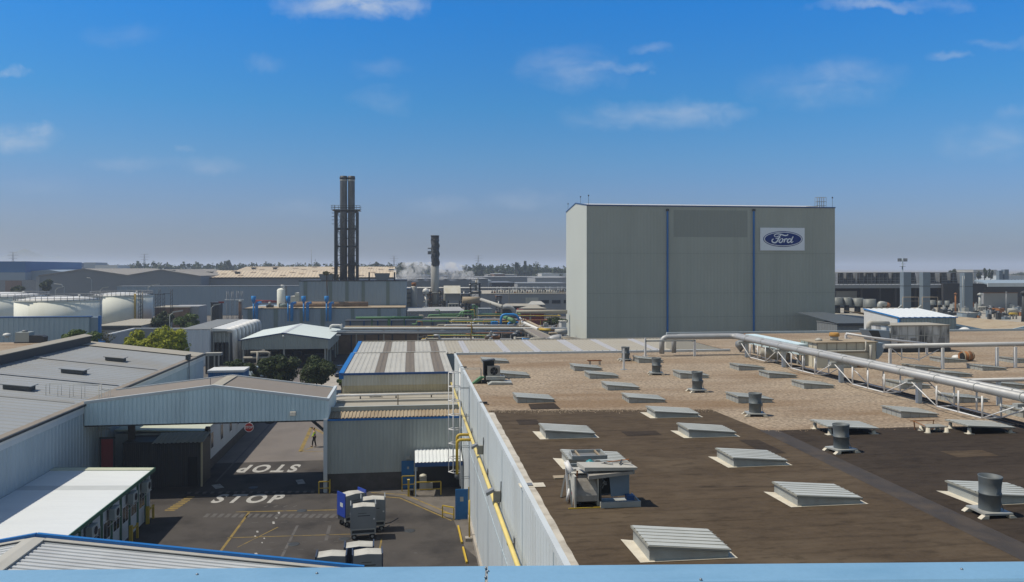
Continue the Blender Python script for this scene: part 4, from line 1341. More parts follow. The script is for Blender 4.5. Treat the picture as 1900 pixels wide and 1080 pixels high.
part(t2, 'bracket', MB().box(XWL + .14, XWL + .2, p.y - .06, p.y + .06, ZEL - 2.2, ZEL + .1), M['mid_steel'])
# blue-edged strip under the far part of the wall and the caged ladder
YLL = gx(170, 748, XWL).y + .6
t = thing('caged_ladder', 'caged ladder in shade on the left hall beside the bridge', 'ladder', (XWL + .4, YLL, 0))
mb = MB()
lx = XWL + .35
for y in (-.24, .24):
    mb.tube([(lx, YLL + y, 0.3), (lx, YLL + y, ZEL + 1.1)], .028, 6)
part(t, 'rail', mb, M['curb'])
mb = MB()
for i in range(24):
    mb.tube([(lx, YLL - .24, .5 + i * .28), (lx, YLL + .24, .5 + i * .28)], .013, 5)
part(t, 'rung', mb, M['curb'])
mb = MB()
for i in range(6):
    z = 2.6 + i * .95
    mb.tube([(lx, YLL - .26, z), (lx + .4, YLL - .38, z), (lx + .7, YLL, z), (lx + .4, YLL + .38, z), (lx, YLL + .26, z)], .024, 5)
for a, b in ((.7, 0), (.42, -.36), (.42, .36)):
    mb.tube([(lx + a, YLL + b, 2.6), (lx + a, YLL + b, ZEL + .9)], .016, 5)
part(t, 'cage', mb, M['curb'])
mb = MB()
for y in (-.3, .3):
    mb.tube([(lx, YLL + y, ZEL + 1.05), (XWL - 3.2, YLL + y, ZEL + 1.2), (XWL - 3.2, YLL + y, ZEL + .4)], .02, 5)
    for x in (-.8, -1.6, -2.4):
        mb.tube([(XWL + x, YLL + y, ZEL + .1), (XWL + x, YLL + y, ZEL + 1.12)], .016, 5)
part(t, 'handrail', mb, M['curb'])

# ------------------------------------------------------------------ bridge over the road
YB0, YB1 = 58.9, 65.0
pr, pl_, pri = gy(609, 740, YB0), gy(183, 745, YB0), gy(397, 715, YB0)
xbr, xbl, xri = pr.x, XWL + .1, pri.x
zb = hz(781.5, 500, YB0)
zbr, zri = pr.z, pri.z
zbl = pl_.z
t = thing('roofed_bridge', 'pale blue ribbed covered bridge with taupe roof spanning the road', 'bridge', (xri, 62, 0))
mb = MB()
mb.rib((xbl, YB0, zb), (xri, YB0, zb), (xbl, YB0, zbl - .16), (xri, YB0, zri - .16), .29, .04, duty=.74)
mb.rib((xri, YB0, zb), (xbr, YB0, zb), (xri, YB0, zri - .16), (xbr, YB0, zbr - .16), .29, .04, duty=.74)
mb.rib((xbr, YB0, zb), (xbr, YB1, zb), (xbr, YB0, zbr - .05), (xbr, YB1, zbr - .05), .29, .04, duty=.74)
mb.extr([(xbl, YB0 + .02, zb + .003), (xbr - .02, YB0 + .02, zb + .003), (xbr - .02, YB0 + .02, zbr - .18), (xri, YB0 + .02, zri - .18), (xbl, YB0 + .02, zbl - .18)], (0, YB1 - YB0 - .05, 0))
part(t, 'wall', mb, M['clad_bridge'])
mb = MB()
mb.extr([(xbl, YB0 + .2, zbl - .12), (xri, YB0 + .2, zri - .12), (xbr - .25, YB0 + .2, zbr - .12), (xbr - .25, YB0 + .2, zbr - .15), (xri, YB0 + .2, zri - .15), (xbl, YB0 + .2, zbl - .15)], (0, YB1 - YB0 - .3, 0))
part(t, 'roof', mb, M['roof_taupe'])
mb = MB()
mb.beam((xbl, YB0 + .04, zbl - .06), (xri, YB0 + .04, zri - .06), .22, .2).beam((xri, YB0 + .04, zri - .062), (xbr + .06, YB0 + .04, zbr - .062), .22, .2)
mb.beam((xbr - .02, YB0 + .15, zbr - .05), (xbr - .02, YB1 + .1, zbr - .05), .2, .2)
mb.beam((xbl, YB1 - .02, zbl - .09), (xri, YB1 - .02, zri - .09), .12, .1).beam((xri, YB1 - .02, zri - .092), (xbr, YB1 - .02, zbr - .092), .12, .1)
part(t, 'verge_trim', mb, M['clad_pale'])
part(t, 'ridge_cap', MB().extr([(xri - .4, YB0 + .16, zri - .115 - .035), (xri, YB0 + .16, zri - .10), (xri + .4, YB0 + .16, zri - .115 - .035), (xri + .4, YB0 + .16, zri - .10), (xri, YB0 + .16, zri - .07), (xri - .4, YB0 + .16, zri - .1)], (0, YB1 - YB0 - .4, 0)), M['roof_stone'])
part(t, 'soffit_beam', MB().box(xbl, xbr - .03, YB0 + .1, YB0 + .4, zb - .12, zb).box(xbl, xbr - .03, YB1 - .5, YB1 - .2, zb - .12, zb), M['dark_steel'])
c = gy(544, 767, YB0 - .06)
part(t, 'lamp', MB().extr([(c.x - .2, YB0 - .35, c.z - .12), (c.x - .2, YB0 - .06, c.z - .16), (c.x - .2, YB0 - .06, c.z + .16), (c.x - .2, YB0 - .28, c.z + .12)], (.4, 0, 0)), M['roof_light'])
c = gy(389, 716, YB0)
part(t, 'lightning_rod', MB().tube([(c.x, YB0 + .2, zri - .1), (c.x, YB0 + .2, zri + .5)], .02, 5), M['dark_steel'])
px_ = gy(603, 900, YB0 - .25).x
mb = MB().box(px_ - .11, px_ + .16, YB0 - .28, YB0 - .08, .0, zb + .1)
part(t, 'post', mb, M['clad_pale'])
mb = MB().beam((px_ - 1.0, YB0 + .5, zb - .1), (px_ - .1, YB0 + .5, zb - .9), .18)
part(t, 'knee_brace', mb, M['dark_steel'])
c = gy(585, 804, 66)
c = gy(462, 793, 58.2)
t = thing('stop_sign', 'round red stop sign hanging under the bridge', 'sign', (c.x, 58.2, c.z), )
mb = MB().add([], [])
n_ = 24


def disc(mb, c, r, y):
    return mb.extr([(c.x + r * math.cos(2 * math.pi * i / n_), y, c.z + r * math.sin(2 * math.pi * i / n_)) for i in range(n_)], (0, .02, 0))


part(t, 'border', disc(MB(), c, .33, 58.2), M['white'])
part(t, 'face', disc(MB(), c, .29, 58.185), M['sign_red'])
cu = bpy.data.curves.new('lettering', 'FONT')
cu.body = 'STOP'
cu.align_x = cu.align_y = 'CENTER'
cu.size = .23
cu.extrude = .004
cu.offset = .006
cu.materials.append(M['white'])
o = bpy.data.objects.new('lettering', cu)
COL.objects.link(o)
o = solid_text(o)
o.parent = t
o.location = (0, -.022, 0)
o.rotation_euler = (R(90), 0, 0)
part(t, 'hanger', MB().tube([(c.x, 58.22, c.z + .3), (c.x, 58.4, zb + .02), (c.x, YB0 + .05, zb + .02)], .02, 6), M['white_steel'])
c = gy(496, 781, 58.6)
t = thing('traffic_mirror', 'black-backed round traffic mirror fixed under the bridge', 'mirror', tuple(c))
mb = MB()
mb.lathe([(.02, -.16), (.3, -.1), (.42, .02), (.43, .06)], (c.x, 59.6, zb - .16), 20)
part(t, 'shell', mb, M['black'])
part(t, 'bracket', MB().beam((c.x, 59.6, zb - .1), (c.x, 59.6, zb), .06), M['mid_steel'])

# ------------------------------------------------------------------ speed bump
a, b = gz(345, 915), gz(602, 913)
t = thing('speed_bump', 'black speed bump with pale stripes across the road at the bridge', 'speed bump', tuple(a))
d_ = (b - a).normalized()
rv = Vector((d_.y, -d_.x, 0))
mb = MB().extr([a + rv * .3, a - rv * .3, a - rv * .12 + Vector((0, 0, .06)), a + rv * .12 + Vector((0, 0, .06))], b - a)
part(t, 'body', mb, M['bumper'])
k = int((b - a).length / .55)
mb = MB()
for i in range(k):
    q = a + d_ * (.15 + i * .55)
    mb.extr([q + rv * .26 + Vector((0, 0, .02)), q - rv * .26 + Vector((0, 0, .02)), q - rv * .12 + Vector((0, 0, .066)), q + rv * .12 + Vector((0, 0, .066))], d_ * .24)
part(t, 'stripe', mb, M['paint_faded'])

# ------------------------------------------------------------------ white-roofed annexe at lower left
XA0, XA1, YA0, YA1 = XWL + .06, -16.45, 34.5, 54.3
ZA0, ZA1 = 3.36, 3.16
t = thing('site_office', 'long low annexe with white sheet roof and green posts against the left hall', 'annexe', (-19, 45, 0))


def arz(x):
    return ZA0 + (ZA1 - ZA0) * (x - XA0) / (XA1 - XA0)


yb0, yb1 = gz(240, 908, 3.2).y, gz(240, 900, 3.2).y
mb = MB()
mb.rib((XA0, YA0, ZA0), (XA0, yb0, ZA0), (XA1, YA0, ZA1), (XA1, yb0, ZA1), .33, .008, flip=True, duty=.3)
mb.rib((XA0, yb1, ZA0), (XA0, YA1 - .6, ZA0), (XA1, yb1, ZA1), (XA1, YA1 - .6, ZA1), .33, .008, flip=True, duty=.3)
part(t, 'roof', mb, M['roof_white'])
part(t, 'roof_band', MB().rib((XA0, yb0, ZA0), (XA0, yb1, ZA0), (XA1, yb0, ZA1), (XA1, yb1, ZA1), .33, .008, flip=True, duty=.3), M['roof_band'])
part(t, 'roof_end', MB().extr([(XA0, YA1 - .6, ZA0), (XA1, YA1 - .6, ZA1), (XA1, YA1, ZA1), (XA0, YA1, ZA0)], (0, 0, .06)), M['roof_cream'])
mb = MB().beam((XA1 + .03, YA0, ZA1 - .06), (XA1 + .03, YA1, ZA1 - .06), .06, .22).beam((XA0, YA1 + .03, ZA0 - .04), (XA1 + .06, YA1 + .03, ZA1 - .04), .06, .2)
part(t, 'gutter', mb, M['green_post'])
XAW = -16.78
mb = MB().box(XA0 + .3, XAW, YA0, YA1 - .1, 0, ZA1 - .12)
part(t, 'wall', mb, M['clad_pale'])
part(t, 'soffit', MB().box(XAW + .002, XA1, YA0, YA1 - .02, ZA1 - .15, ZA1 - .1), M['mid_steel'])
mb = MB()
for y in (53.9,):
    part(t, 'end_post', MB().box(XAW + .05, XAW + .17, y - .06, y + .06, 0, ZA1 - .15), M['clad_pale'])
ys = [36.0 + i * 1.46 for i in range(13)]
for i, y in enumerate(ys):
    part(t, 'post', MB().box(XAW, XAW + .05, y - .13, y + .13, 0, ZA1 - .16), M['green_post'])
for i in range(12):
    y0 = ys[i] + .2
    w = part(t, 'window', MB().box(XAW, XAW + .04, y0, y0 + 1.05, 1.05, 2.1), M['win_frame'])
    part(w, 'pane', MB().box(XAW + .035, XAW + .045, y0 + .07, y0 + .5, 1.12, 2.03).box(XAW + .035, XAW + .045, y0 + .56, y0 + .98, 1.12, 2.03), M['glass_dark'])
for i, y in enumerate((38.2, 41.2, 44.2, 47.4, 50.4, 52.9)):
    v = thing('wall_ac_unit', 'grey wall air conditioner on brackets, %s from the far end of the annexe' % ORD[5 - i], 'air conditioner', (XAW, y, 2.0), 'air conditioners on the annexe wall')
    part(v, 'casing', MB().box(XAW + .12, XAW + .44, y - .42, y + .42, 2.12, 2.72), M['clad_grey'])
    part(v, 'grille', MB().lathe([(.22, 0), (.22, .012)], (0, 0, 0), 18), M['black'])
    g_ = v.children[-1]
    g_.data.transform(Matrix.Translation((.445, .08, .42)) @ Matrix.Rotation(R(90), 4, 'Y') @ Matrix.Translation((XAW, y, 2.0)))
    mb = MB()
    for s in (-.3, .3):
        mb.beam((XAW + .06, y + s, 2.08), (XAW + .5, y + s, 2.08), .04).beam((XAW + .06, y + s, 1.7), (XAW + .45, y + s, 2.06), .035)
    part(v, 'bracket', mb, M['white_steel'])
for i, (px, py) in enumerate(((243, 1010), (274, 972))):
    c = gz(px, py)
    v = thing('guard_post', 'yellow guard post at the annexe wall, %s one' % ('nearer' if i == 0 else 'farther'), 'guard post', (c.x, c.y, 0), 'yellow posts at the annexe')
    part(v, 'post', MB().box(c.x - .09, c.x + .09, c.y - .09, c.y + .09, 0, 1.1), M['yellow'])
    part(v, 'rail', MB().beam((c.x, c.y + .09, .8), (c.x, c.y + 1.1, .8), .08).beam((c.x, c.y + 1.1, 0), (c.x, c.y + 1.1, .9), .12), M['yellow'])

# ------------------------------------------------------------------ buildings in the shade behind the bridge
t = thing('white_side_building', 'long low white building with small windows in shade behind the bridge', 'building', (-19, 80, 0))
XS = -15.95
part(t, 'wall', MB().box(XWL + .3, XS, 64.2, 87, .75, 3.5), M['clad_pale'])
part(t, 'plinth', MB().box(XWL + .3, XS + .05, 64.3, 86.9, 0, .749), M['conc_dark'])
part(t, 'roof', MB().extr([(XWL + .3, 64.0, 3.75), (XS + .25, 64.0, 3.55), (XS + .25, 64.0, 3.62), (XWL + .3, 64.0, 3.85)], (0, 23.2, 0)), M['roof_cream'])
for i in range(6):
    y = 66.9 + i * 3.4
    w = part(t, 'window', MB().box(XS, XS + .04, y, y + .9, 1.5, 2.9), M['win_frame'])
    part(w, 'pane', MB().box(XS + .035, XS + .045, y + .08, y + .82, 1.58, 2.82), M['glass_dark'])
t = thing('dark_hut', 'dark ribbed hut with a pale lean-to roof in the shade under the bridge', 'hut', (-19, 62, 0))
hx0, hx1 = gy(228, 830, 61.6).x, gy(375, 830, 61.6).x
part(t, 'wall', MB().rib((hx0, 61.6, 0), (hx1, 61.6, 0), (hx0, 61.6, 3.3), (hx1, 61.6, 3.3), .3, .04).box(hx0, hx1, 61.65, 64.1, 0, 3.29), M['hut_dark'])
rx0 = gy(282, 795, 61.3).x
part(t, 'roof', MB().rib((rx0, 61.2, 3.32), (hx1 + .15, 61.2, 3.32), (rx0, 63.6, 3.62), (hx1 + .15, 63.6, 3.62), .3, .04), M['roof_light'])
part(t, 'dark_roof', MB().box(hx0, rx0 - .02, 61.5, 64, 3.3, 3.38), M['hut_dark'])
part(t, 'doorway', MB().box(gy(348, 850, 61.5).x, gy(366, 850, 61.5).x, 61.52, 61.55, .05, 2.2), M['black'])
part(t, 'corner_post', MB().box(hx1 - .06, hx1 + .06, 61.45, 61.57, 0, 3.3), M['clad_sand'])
c = gx(382, 802, XS + .35)
t = thing('extractor_fan', 'round black extractor fan on the white building near the hut', 'fan', tuple(c))
mb = MB()
n_ = 20
mb.extr([(c.x, c.y + .45 * math.cos(2 * math.pi * i / n_), c.z + .45 * math.sin(2 * math.pi * i / n_)) for i in range(n_)], (.25, 0, 0))
part(t, 'housing', mb, M['dark_steel'])
part(t, 'blade', MB().beam((c.x + .26, c.y, c.z - .4), (c.x + .26, c.y, c.z + .4), .1, .02).beam((c.x + .27, c.y - .4, c.z), (c.x + .27, c.y + .4, c.z), .02, .1), M['mid_steel'])
part(t, 'arm', MB().beam((XS, c.y, c.z), (c.x, c.y, c.z), .08), M['dark_steel'])
c0, c1 = gy(188, 830, 60), gy(210, 830, 60)
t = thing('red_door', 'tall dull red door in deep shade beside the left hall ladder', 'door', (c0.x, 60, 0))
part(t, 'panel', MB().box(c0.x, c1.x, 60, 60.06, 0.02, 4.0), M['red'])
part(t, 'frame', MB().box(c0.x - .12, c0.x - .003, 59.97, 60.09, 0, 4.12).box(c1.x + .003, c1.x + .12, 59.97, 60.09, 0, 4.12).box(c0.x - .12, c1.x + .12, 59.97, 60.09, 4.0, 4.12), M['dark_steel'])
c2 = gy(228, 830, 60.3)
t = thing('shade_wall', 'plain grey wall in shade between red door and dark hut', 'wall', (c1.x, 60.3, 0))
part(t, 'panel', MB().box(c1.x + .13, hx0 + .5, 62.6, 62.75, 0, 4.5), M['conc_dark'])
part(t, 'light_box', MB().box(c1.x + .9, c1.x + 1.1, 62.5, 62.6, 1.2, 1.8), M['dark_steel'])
for i, (px, py, h_) in enumerate(((369, 872, 1.0), (387, 866, 1.0), (407, 843, 1.05))):
    c = gz(px, py)
    v = thing('yellow_barrier', 'yellow steel barrier in the shade along the white building, %s one' % ('nearest', 'middle', 'farthest')[i], 'barrier', (c.x, c.y, 0), 'yellow barriers along the white building')
    part(v, 'post', MB().box(c.x - .08, c.x + .08, c.y - .08, c.y + .08, 0, h_), M['yellow'])
    part(v, 'rail', MB().beam((c.x, c.y + .08, h_ - .1), (c.x, c.y + 1.2, h_ - .1), .1).beam((c.x, c.y + .08, .4), (c.x, c.y + 1.2, .4), .08).beam((c.x, c.y + 1.2, 0), (c.x, c.y + 1.2, h_), .12), M['yellow'])
for i, (px, py, sx, sz, m, lab) in enumerate(((396, 856, .5, .6, 'curb', 'grey crate in the shade between two yellow barriers'), (424, 826, .7, .9, 'conc_dark', 'dark bin against the white building wall'), (436, 812, .8, 1.0, 'mid_steel', 'grey cabinet at the foot of the white building'), (448, 800, .7, 1.0, 'dark_steel', 'black cabinet farthest along the white building wall'))):
    c = gz(px, py)
    v = thing('wall_cabinet', lab, 'cabinet', (c.x, c.y, 0))
    part(v, 'body', MB().box(c.x - sx / 2, c.x + sx / 2, c.y - .5, c.y + .5, .06, sz), M[m])
    part(v, 'lid', MB().box(c.x - sx / 2 - .04, c.x + sx / 2 + .04, c.y - .54, c.y + .54, sz + .001, sz + .06), M[m])

# ------------------------------------------------------------------ covered carts in the yard


def make_cart(front, side, label, px, py, rz, high=True):
    c = gz(px, py)
    t = thing('covered_cart', label, 'cart', (0, 0, 0), 'covered carts parked in the yard')
    w, d = 1.46, 1.0
    z0, z1 = .70, 1.96
    part(t, 'body', MB().box(-w / 2 + .03, w / 2 - .03, .03, d - .03, z0, z1 - .04), M[front])
    part(t, 'front_panel', MB().extr([(-w / 2, 0, z0), (w / 2, 0, z0), (w / 2, 0, z1), (0, 0, z1 + .06), (-w / 2, 0, z1)], (0, .029, 0)), M[front])
    mb = MB()
    mb.extr([(-w / 2 + .05, .04, z1 - .03), (0, .04, z1 + .04), (w / 2 - .05, .04, z1 - .03), (w / 2 - .05, .04, z1 - .036), (-w / 2 + .05, .04, z1 - .036)], (0, d - .08, 0))
    part(t, 'cover', mb, M['tarp'])
    for s in (-1, 1):
        part(t, 'side_panel', MB().box(s * w / 2 - .03, s * w / 2 + .03, -.01, d + .01, z0 - .05, z1 + (.16 if high else .06)), M[side])
    part(t, 'stripe', MB().box(-w / 2 - .036, -w / 2 - .03, .25, .6, 1.25, 1.5), M['clad_pale'])
    part(t, 'marking', MB().box(-.32, .40, -.006, -.001, 1.44, 1.485).box(-.3, .2, -.006, -.001, 1.6, 1.625), M['dark_steel'])
    part(t, 'catch', MB().box(w / 2 - .14, w / 2 - .05, -.04, -.001, 1.22, 1.3), M['white_steel'])
    mb = MB().box(-w / 2 + .1, w / 2 - .1, .1, .14, .42, .62).box(-w / 2, -w / 2 + .08, .101, d - .02, .38, .66).box(w / 2 - .08, w / 2, .101, d - .02, .38, .66)
    mb2 = MB().box(-w / 2, w / 2, -.01, .09, .62, .695).box(-w / 2, w / 2, -.01, .09, .36, .42).box(-w / 2, -w / 2 + .07, -.01, .09, .42, .62).box(w / 2 - .07, w / 2, -.01, .09, .42, .62)
    part(t, 'chassis', mb2.box(-w / 2 + .03, w / 2 - .03, .1, d - .03, .36, .42), M['curb'])
    part(t, 'frame_rail', mb, M['dark_steel'])
    for x in (-w / 2 + .2, w / 2 - .2):
        for y in (.2, d - .2):
            mb = MB()
            mb.extr([(x - .05, y + .17 * math.cos(2 * math.pi * i / 16), .17 + .17 * math.sin(2 * math.pi * i / 16)) for i in range(16)], (.1, 0, 0))
            # wheels face the front of the cart
            mb = MB()
            mb.extr([(x + .17 * math.cos(2 * math.pi * i / 16), y - .05, .17 + .17 * math.sin(2 * math.pi * i / 16)) for i in range(16)], (0, .1, 0))
            wl = part(t, 'wheel', mb, M['tyre'])
            mb = MB()
            mb.extr([(x + .08 * math.cos(2 * math.pi * i / 12), y - .056, .17 + .08 * math.sin(2 * math.pi * i / 12)) for i in range(12)], (0, .112, 0))
            part(wl, 'rim', mb, M['curb'])
    part(t, 'drawbar', MB().tube([(w / 2, d * .6, .3), (w / 2 + .35, d * .62, .34), (w / 2 + .85, d * .64, .6)], .03, 6), M['dark_steel'])
    t.location = (c.x, c.y, .004)
    t.rotation_euler = (0, 0, rz)
    return t


make_cart('cart_grey', 'cart_grey', 'grey covered cart with white top at the front of the group of three', 674, 1003, R(4))
make_cart('cart_grey', 'cart_grey', 'grey covered cart half hidden right behind the front cart', 692, 988, R(3))
make_cart('cart_grey', 'cart_blue', 'covered cart with a bright blue side panel, turned towards the left', 660, 976, R(33))
make_cart('cart_grey', 'cart_navy', 'lone grey cart with navy edges cut off by the parapet', 614, 1108, R(2), False)
make_cart('cart_grey', 'cart_navy', 'grey cart with dark lettering cut off by the parapet beside another', 682, 1104, R(4), False)
make_cart('cart_navy', 'cart_navy', 'dark navy cart standing close behind a cart cut off by the parapet', 666, 1088, R(2), False)

# ------------------------------------------------------------------ worker


def skin(name, joints, bones, m, root=0, sub=2):
    me = bpy.data.meshes.new(name)
    me.from_pydata([j[:3] for j in joints], bones, [])
    me.materials.append(m)
    o = bpy.data.objects.new(name, me)
    COL.objects.link(o)
    o.modifiers.new('skin', 'SKIN').use_smooth_shade = True
    if not me.skin_vertices:
        bpy.context.view_layer.objects.active = o
    for i, j in enumerate(joints):
        sv = me.skin_vertices[0].data[i]
        rr = j[3]
        sv.radius = rr if isinstance(rr, tuple) else (rr, rr)
        sv.use_root = i == root
    ss = o.modifiers.new('subsurf', 'SUBSURF')
    ss.levels = ss.render_levels = sub
    return o


SK = pm('skin', (.42, .24, .16), .6, var=.04)
HV = pm('hi_vis_yellow', (.48, .72, .03), .6, var=.05)
BV = pm('blue_vest', (.02, .10, .36), .7, var=.06)
TR = pm('dark_trousers', (.022, .02, .026), .8, var=.1)
SH = pm('black_shoes', (.012, .012, .012), .6)
HA = pm('dark_hair', (.015, .011, .009), .7)
base_ = gz(583.5, 829.5)
pt = thing('person', 'person in yellow high visibility top, blue vest and dark trousers walking left', 'person', (base_.x, base_.y, 0.004))
# the figure walks towards -x; y is its side-to-side axis
J = [(0, 0, .95, (.13, .10)), (0, 0, 1.10, (.13, .095)), (-.01, 0, 1.28, (.155, .105)), (-.01, 0, 1.42, (.12, .085)), (-.02, 0, 1.50, .055), (-.045, 0, 1.58, .075), (-.045, 0, 1.66, .10), (-.03, 0, 1.725, .065),
     (-.005, .10, .90, .09), (-.17, .10, .50, .062), (-.20, .10, .10, .042), (-.34, .10, .035, .035),
     (.005, -.10, .90, .09), (.06, -.10, .49, .062), (.15, -.10, .09, .042), (.03, -.10, .035, .035),
     (-.01, .19, 1.41, .06), (.06, .24, 1.14, .045), (-.02, .25, .92, .03), (-.05, .25, .86, .028),
     (-.01, -.19, 1.41, .06), (-.06, -.25, 1.15, .045), (-.20, -.24, .98, .03), (-.25, -.235, .95, .028),
     (-.155, 0, 1.615, .018)]
B = [(0, 1), (1, 2), (2, 3), (3, 4), (4, 5), (5, 6), (6, 7), (0, 8), (8, 9), (9, 10), (10, 11), (0, 12), (12, 13), (13, 14), (14, 15), (3, 16), (16, 17), (17, 18), (18, 19), (3, 20), (20, 21), (21, 22), (22, 23), (6, 24)]
for hnd, (dx_, dz_) in ((19, (-.35, -1)), (23, (-1, -.35))):
    hx, hy, hzz = J[hnd][:3]
    for k, (oy, L_) in enumerate(((-.032, .068), (-.011, .078), (.011, .073), (.032, .058))):
        i = len(J)
        a = Vector((dx_, 0, dz_)).normalized()
        q1 = Vector((hx, hy + oy, hzz)) + a * .05
        q2 = q1 + a * L_ * .6
        q3 = q2 + (a + Vector((-.35, 0, -.35))).normalized() * L_ * .5
        J += [(*q1, .010), (*q2, .009), (*q3, .008)]
        B += [(hnd, i), (i, i + 1), (i + 1, i + 2)]
    i = len(J)
    a = Vector((dx_, 0, dz_)).normalized()
    q1 = Vector((hx - .035, hy, hzz)) + a * .01
    q2 = q1 + (a * .6 + Vector((-.5, 0, .1))).normalized() * .045
    J += [(*q1, .011), (*q2, .009)]
    B += [(hnd, i), (i, i + 1)]
body = skin('body', J, B, SK)
sel = lambda idx, grow: [(*J[i][:3], tuple(k * grow[1] + grow[0] for k in (J[i][3] if isinstance(J[i][3], tuple) else (J[i][3],) * 2))) for i in idx]


def garment(name, idx, grow, m, extra=()):
    js = sel(idx, grow)
    ix = {k: n for n, k in enumerate(idx)}
    bs = [(ix[a], ix[b]) for a, b in B if a in ix and b in ix]
    return skin(name, js, bs, m)


tops = [garment('hi_vis_top', [1, 2, 3, 16, 17, 18, 20, 21, 22], (.014, 1.0), HV), garment('trousers', [0, 8, 9, 10, 12, 13, 14], (.014, 1.0), TR)]
vest = skin('blue_vest', [(-.005, 0, 1.02, (.155, .12)), (-.012, 0, 1.2, (.175, .12)), (-.015, 0, 1.37, (.15, .11))], [(0, 1), (1, 2)], BV)
shoes = [skin('shoe', [(-.17, .10, .06, .05), (-.28, .10, .04, .045), (-.37, .10, .035, .035)], [(0, 1), (1, 2)], SH), skin('shoe', [(.17, -.10, .07, .05), (.06, -.10, .04, .045), (-.02, -.10, .035, .035)], [(0, 1), (1, 2)], SH)]
hair = skin('hair', [(.0, 0, 1.62, .085), (-.01, 0, 1.69, .105), (-.05, 0, 1.735, .075)], [(0, 1), (1, 2)], HA)
ears = [skin('ear', [(-.04, s * .098, 1.60, .018), (-.035, s * .102, 1.63, .02)], [(0, 1)], SK) for s in (-1, 1)]
eyes = [skin('eye', [(-.138, s * .035, 1.64, .012), (-.141, s * .035, 1.641, .01)], [(0, 1)], HA) for s in (-1, 1)]
mouth = skin('mouth', [(-.125, -.022, 1.565, .008), (-.128, 0, 1.563, .009), (-.125, .022, 1.565, .008)], [(0, 1), (1, 2)], pm('lips', (.3, .12, .1), .6))
for o in [body, vest, hair, mouth] + tops + shoes + ears + eyes:
    o.parent = pt

# ================================================================== middle distance


def block(name, label, cat, px0, px1, pyt, Y, depth, mw, mr, zb=0.0, pitch=.6, rd=.06, group=None, py_ref=None, parts=None, cap=.12):
    x0, x1 = wx(px0, Y), wx(px1, Y)
    z = hz(pyt, py_ref or (px0 + px1) / 2, Y)
    t = thing(name, label, cat, ((x0 + x1) / 2, Y, zb), group)
    mb = MB()
    mb.box(x0 + rd + .04, x1 - rd - .04, Y + rd + .04, Y + depth, zb, z - cap - .02)
    if pitch:
        mb.rib((x0, Y + rd, zb), (x1, Y + rd, zb), (x0, Y + rd, z - cap), (x1, Y + rd, z - cap), pitch, rd)
        if x1 > 0:
            mb.rib((x0 + rd, Y + depth, zb), (x0 + rd, Y, zb), (x0 + rd, Y + depth, z - cap), (x0 + rd, Y, z - cap), pitch, rd)
        if x0 < 0:
            mb.rib((x1 - rd, Y, zb), (x1 - rd, Y + depth, zb), (x1 - rd, Y, z - cap), (x1 - rd, Y + depth, z - cap), pitch, rd)
    part(t, 'wall', mb, M[mw])
    part(t, 'roof', MB().box(x0 - .08, x1 + .08, Y - .08, Y + depth + .08, z - cap, z), M[mr])
    return t, x0, x1, z


# ------------------------------------------------------------------ striped sawtooth hall behind the workshop
t = thing('striped_hall', 'hall with pale ribbed roof, brown rooflight stripes and blue verges', 'factory hall', (-1, 80, 0))
YM1, YM2, YM3, YM4 = 69.5, 84.0, 84.3, 96.0
XM = -5.75
zf, zr1, zf2, zr2 = hz(692, 740, YM1), hz(654.5, 740, YM2), hz(657.5, 740, YM3), hz(633.5, 740, YM4)
XM2 = wx(1372, YM4)


def sl(x0, x1, y0, z0, y1, z1, m, nm, pitch=.42, off=0.0):
    part(t, nm, MB().rib((x0, y0, z0 + off), (x1, y0, z0 + off), (x0, y1, z1 + off), (x1, y1, z1 + off), pitch, .026), m)


b1 = [XM + .15] + [wx(q, YM1) for q in (695, 713, 752, 770, 806, 826)] + [XW - .1]
for i in range(7):
    sl(b1[i], b1[i + 1], YM1, zf, YM2, zr1, M['roof_brown' if i % 2 else 'roof_light'], 'rooflight' if i % 2 else 'roof')
b2 = [XM + .15] + [wx(q, YM3) for q in (709, 724, 755, 771, 801.5, 817, 832)]
for i in range(7):
    sl(b2[i], b2[i + 1], YM3, zf2, YM4, zr2, M['roof_brown' if i % 2 else 'roof_light'], 'rooflight' if i % 2 else 'roof')
edges = [b2[7]]
for a, b in ((861, 873), (936, 950), (994, 1008), (1067, 1086), (1137, 1151), (1215, 1229), (1290, 1305)):
    edges += [wx(a, YM3), wx(b, YM3)]
edges.append(XM2)
for i in range(len(edges) - 1):
    sl(edges[i], edges[i + 1], YM3, zf2, YM4, zr2, M['roof_slot'] if i % 2 else M['roof_stone'], 'rooflight' if i % 2 else 'roof', pitch=.42)
mb = MB().box(XM + .1, XW - .1, YM1 + .05, YM2, 0, zf - .7)
mb.extr([(XM + .1, YM1 + .05, zf - .69), (XM + .1, YM2, zf - .69), (XM + .1, YM2, zr1 - .05), (XM + .1, YM1 + .05, zf - .05)], (XW - .2 - XM, 0, 0))
mb.extr([(XM + .1, YM3, 0), (XM + .1, YM4, 0), (XM + .1, YM4, zr2 - .05), (XM + .1, YM3, zf2 - .05)], (XM2 - XM, 0, 0))
part(t, 'core_wall', mb, M['clad_grey'])
zs = hz(714, 740, YM1)
part(t, 'wall', MB().rib((XM, YM1 + .02, zs), (XW - .1, YM1 + .02, zs), (XM, YM1 + .02, zf - .12), (XW - .1, YM1 + .02, zf - .12), .3, .045), M['clad_cream'])
part(t, 'wall_base', MB().rib((XM, YM1 + .02, 5.3), (XW - .1, YM1 + .02, 5.3), (XM, YM1 + .02, zs - .003), (XW - .1, YM1 + .02, zs - .003), .3, .045), M['clad_sand'])
part(t, 'eaves_trim', MB().box(XM - .1, XW - .1, YM1 - .14, YM1 + .0, zf - .12, zf + .06), M['blue_navy'])
mb = MB()
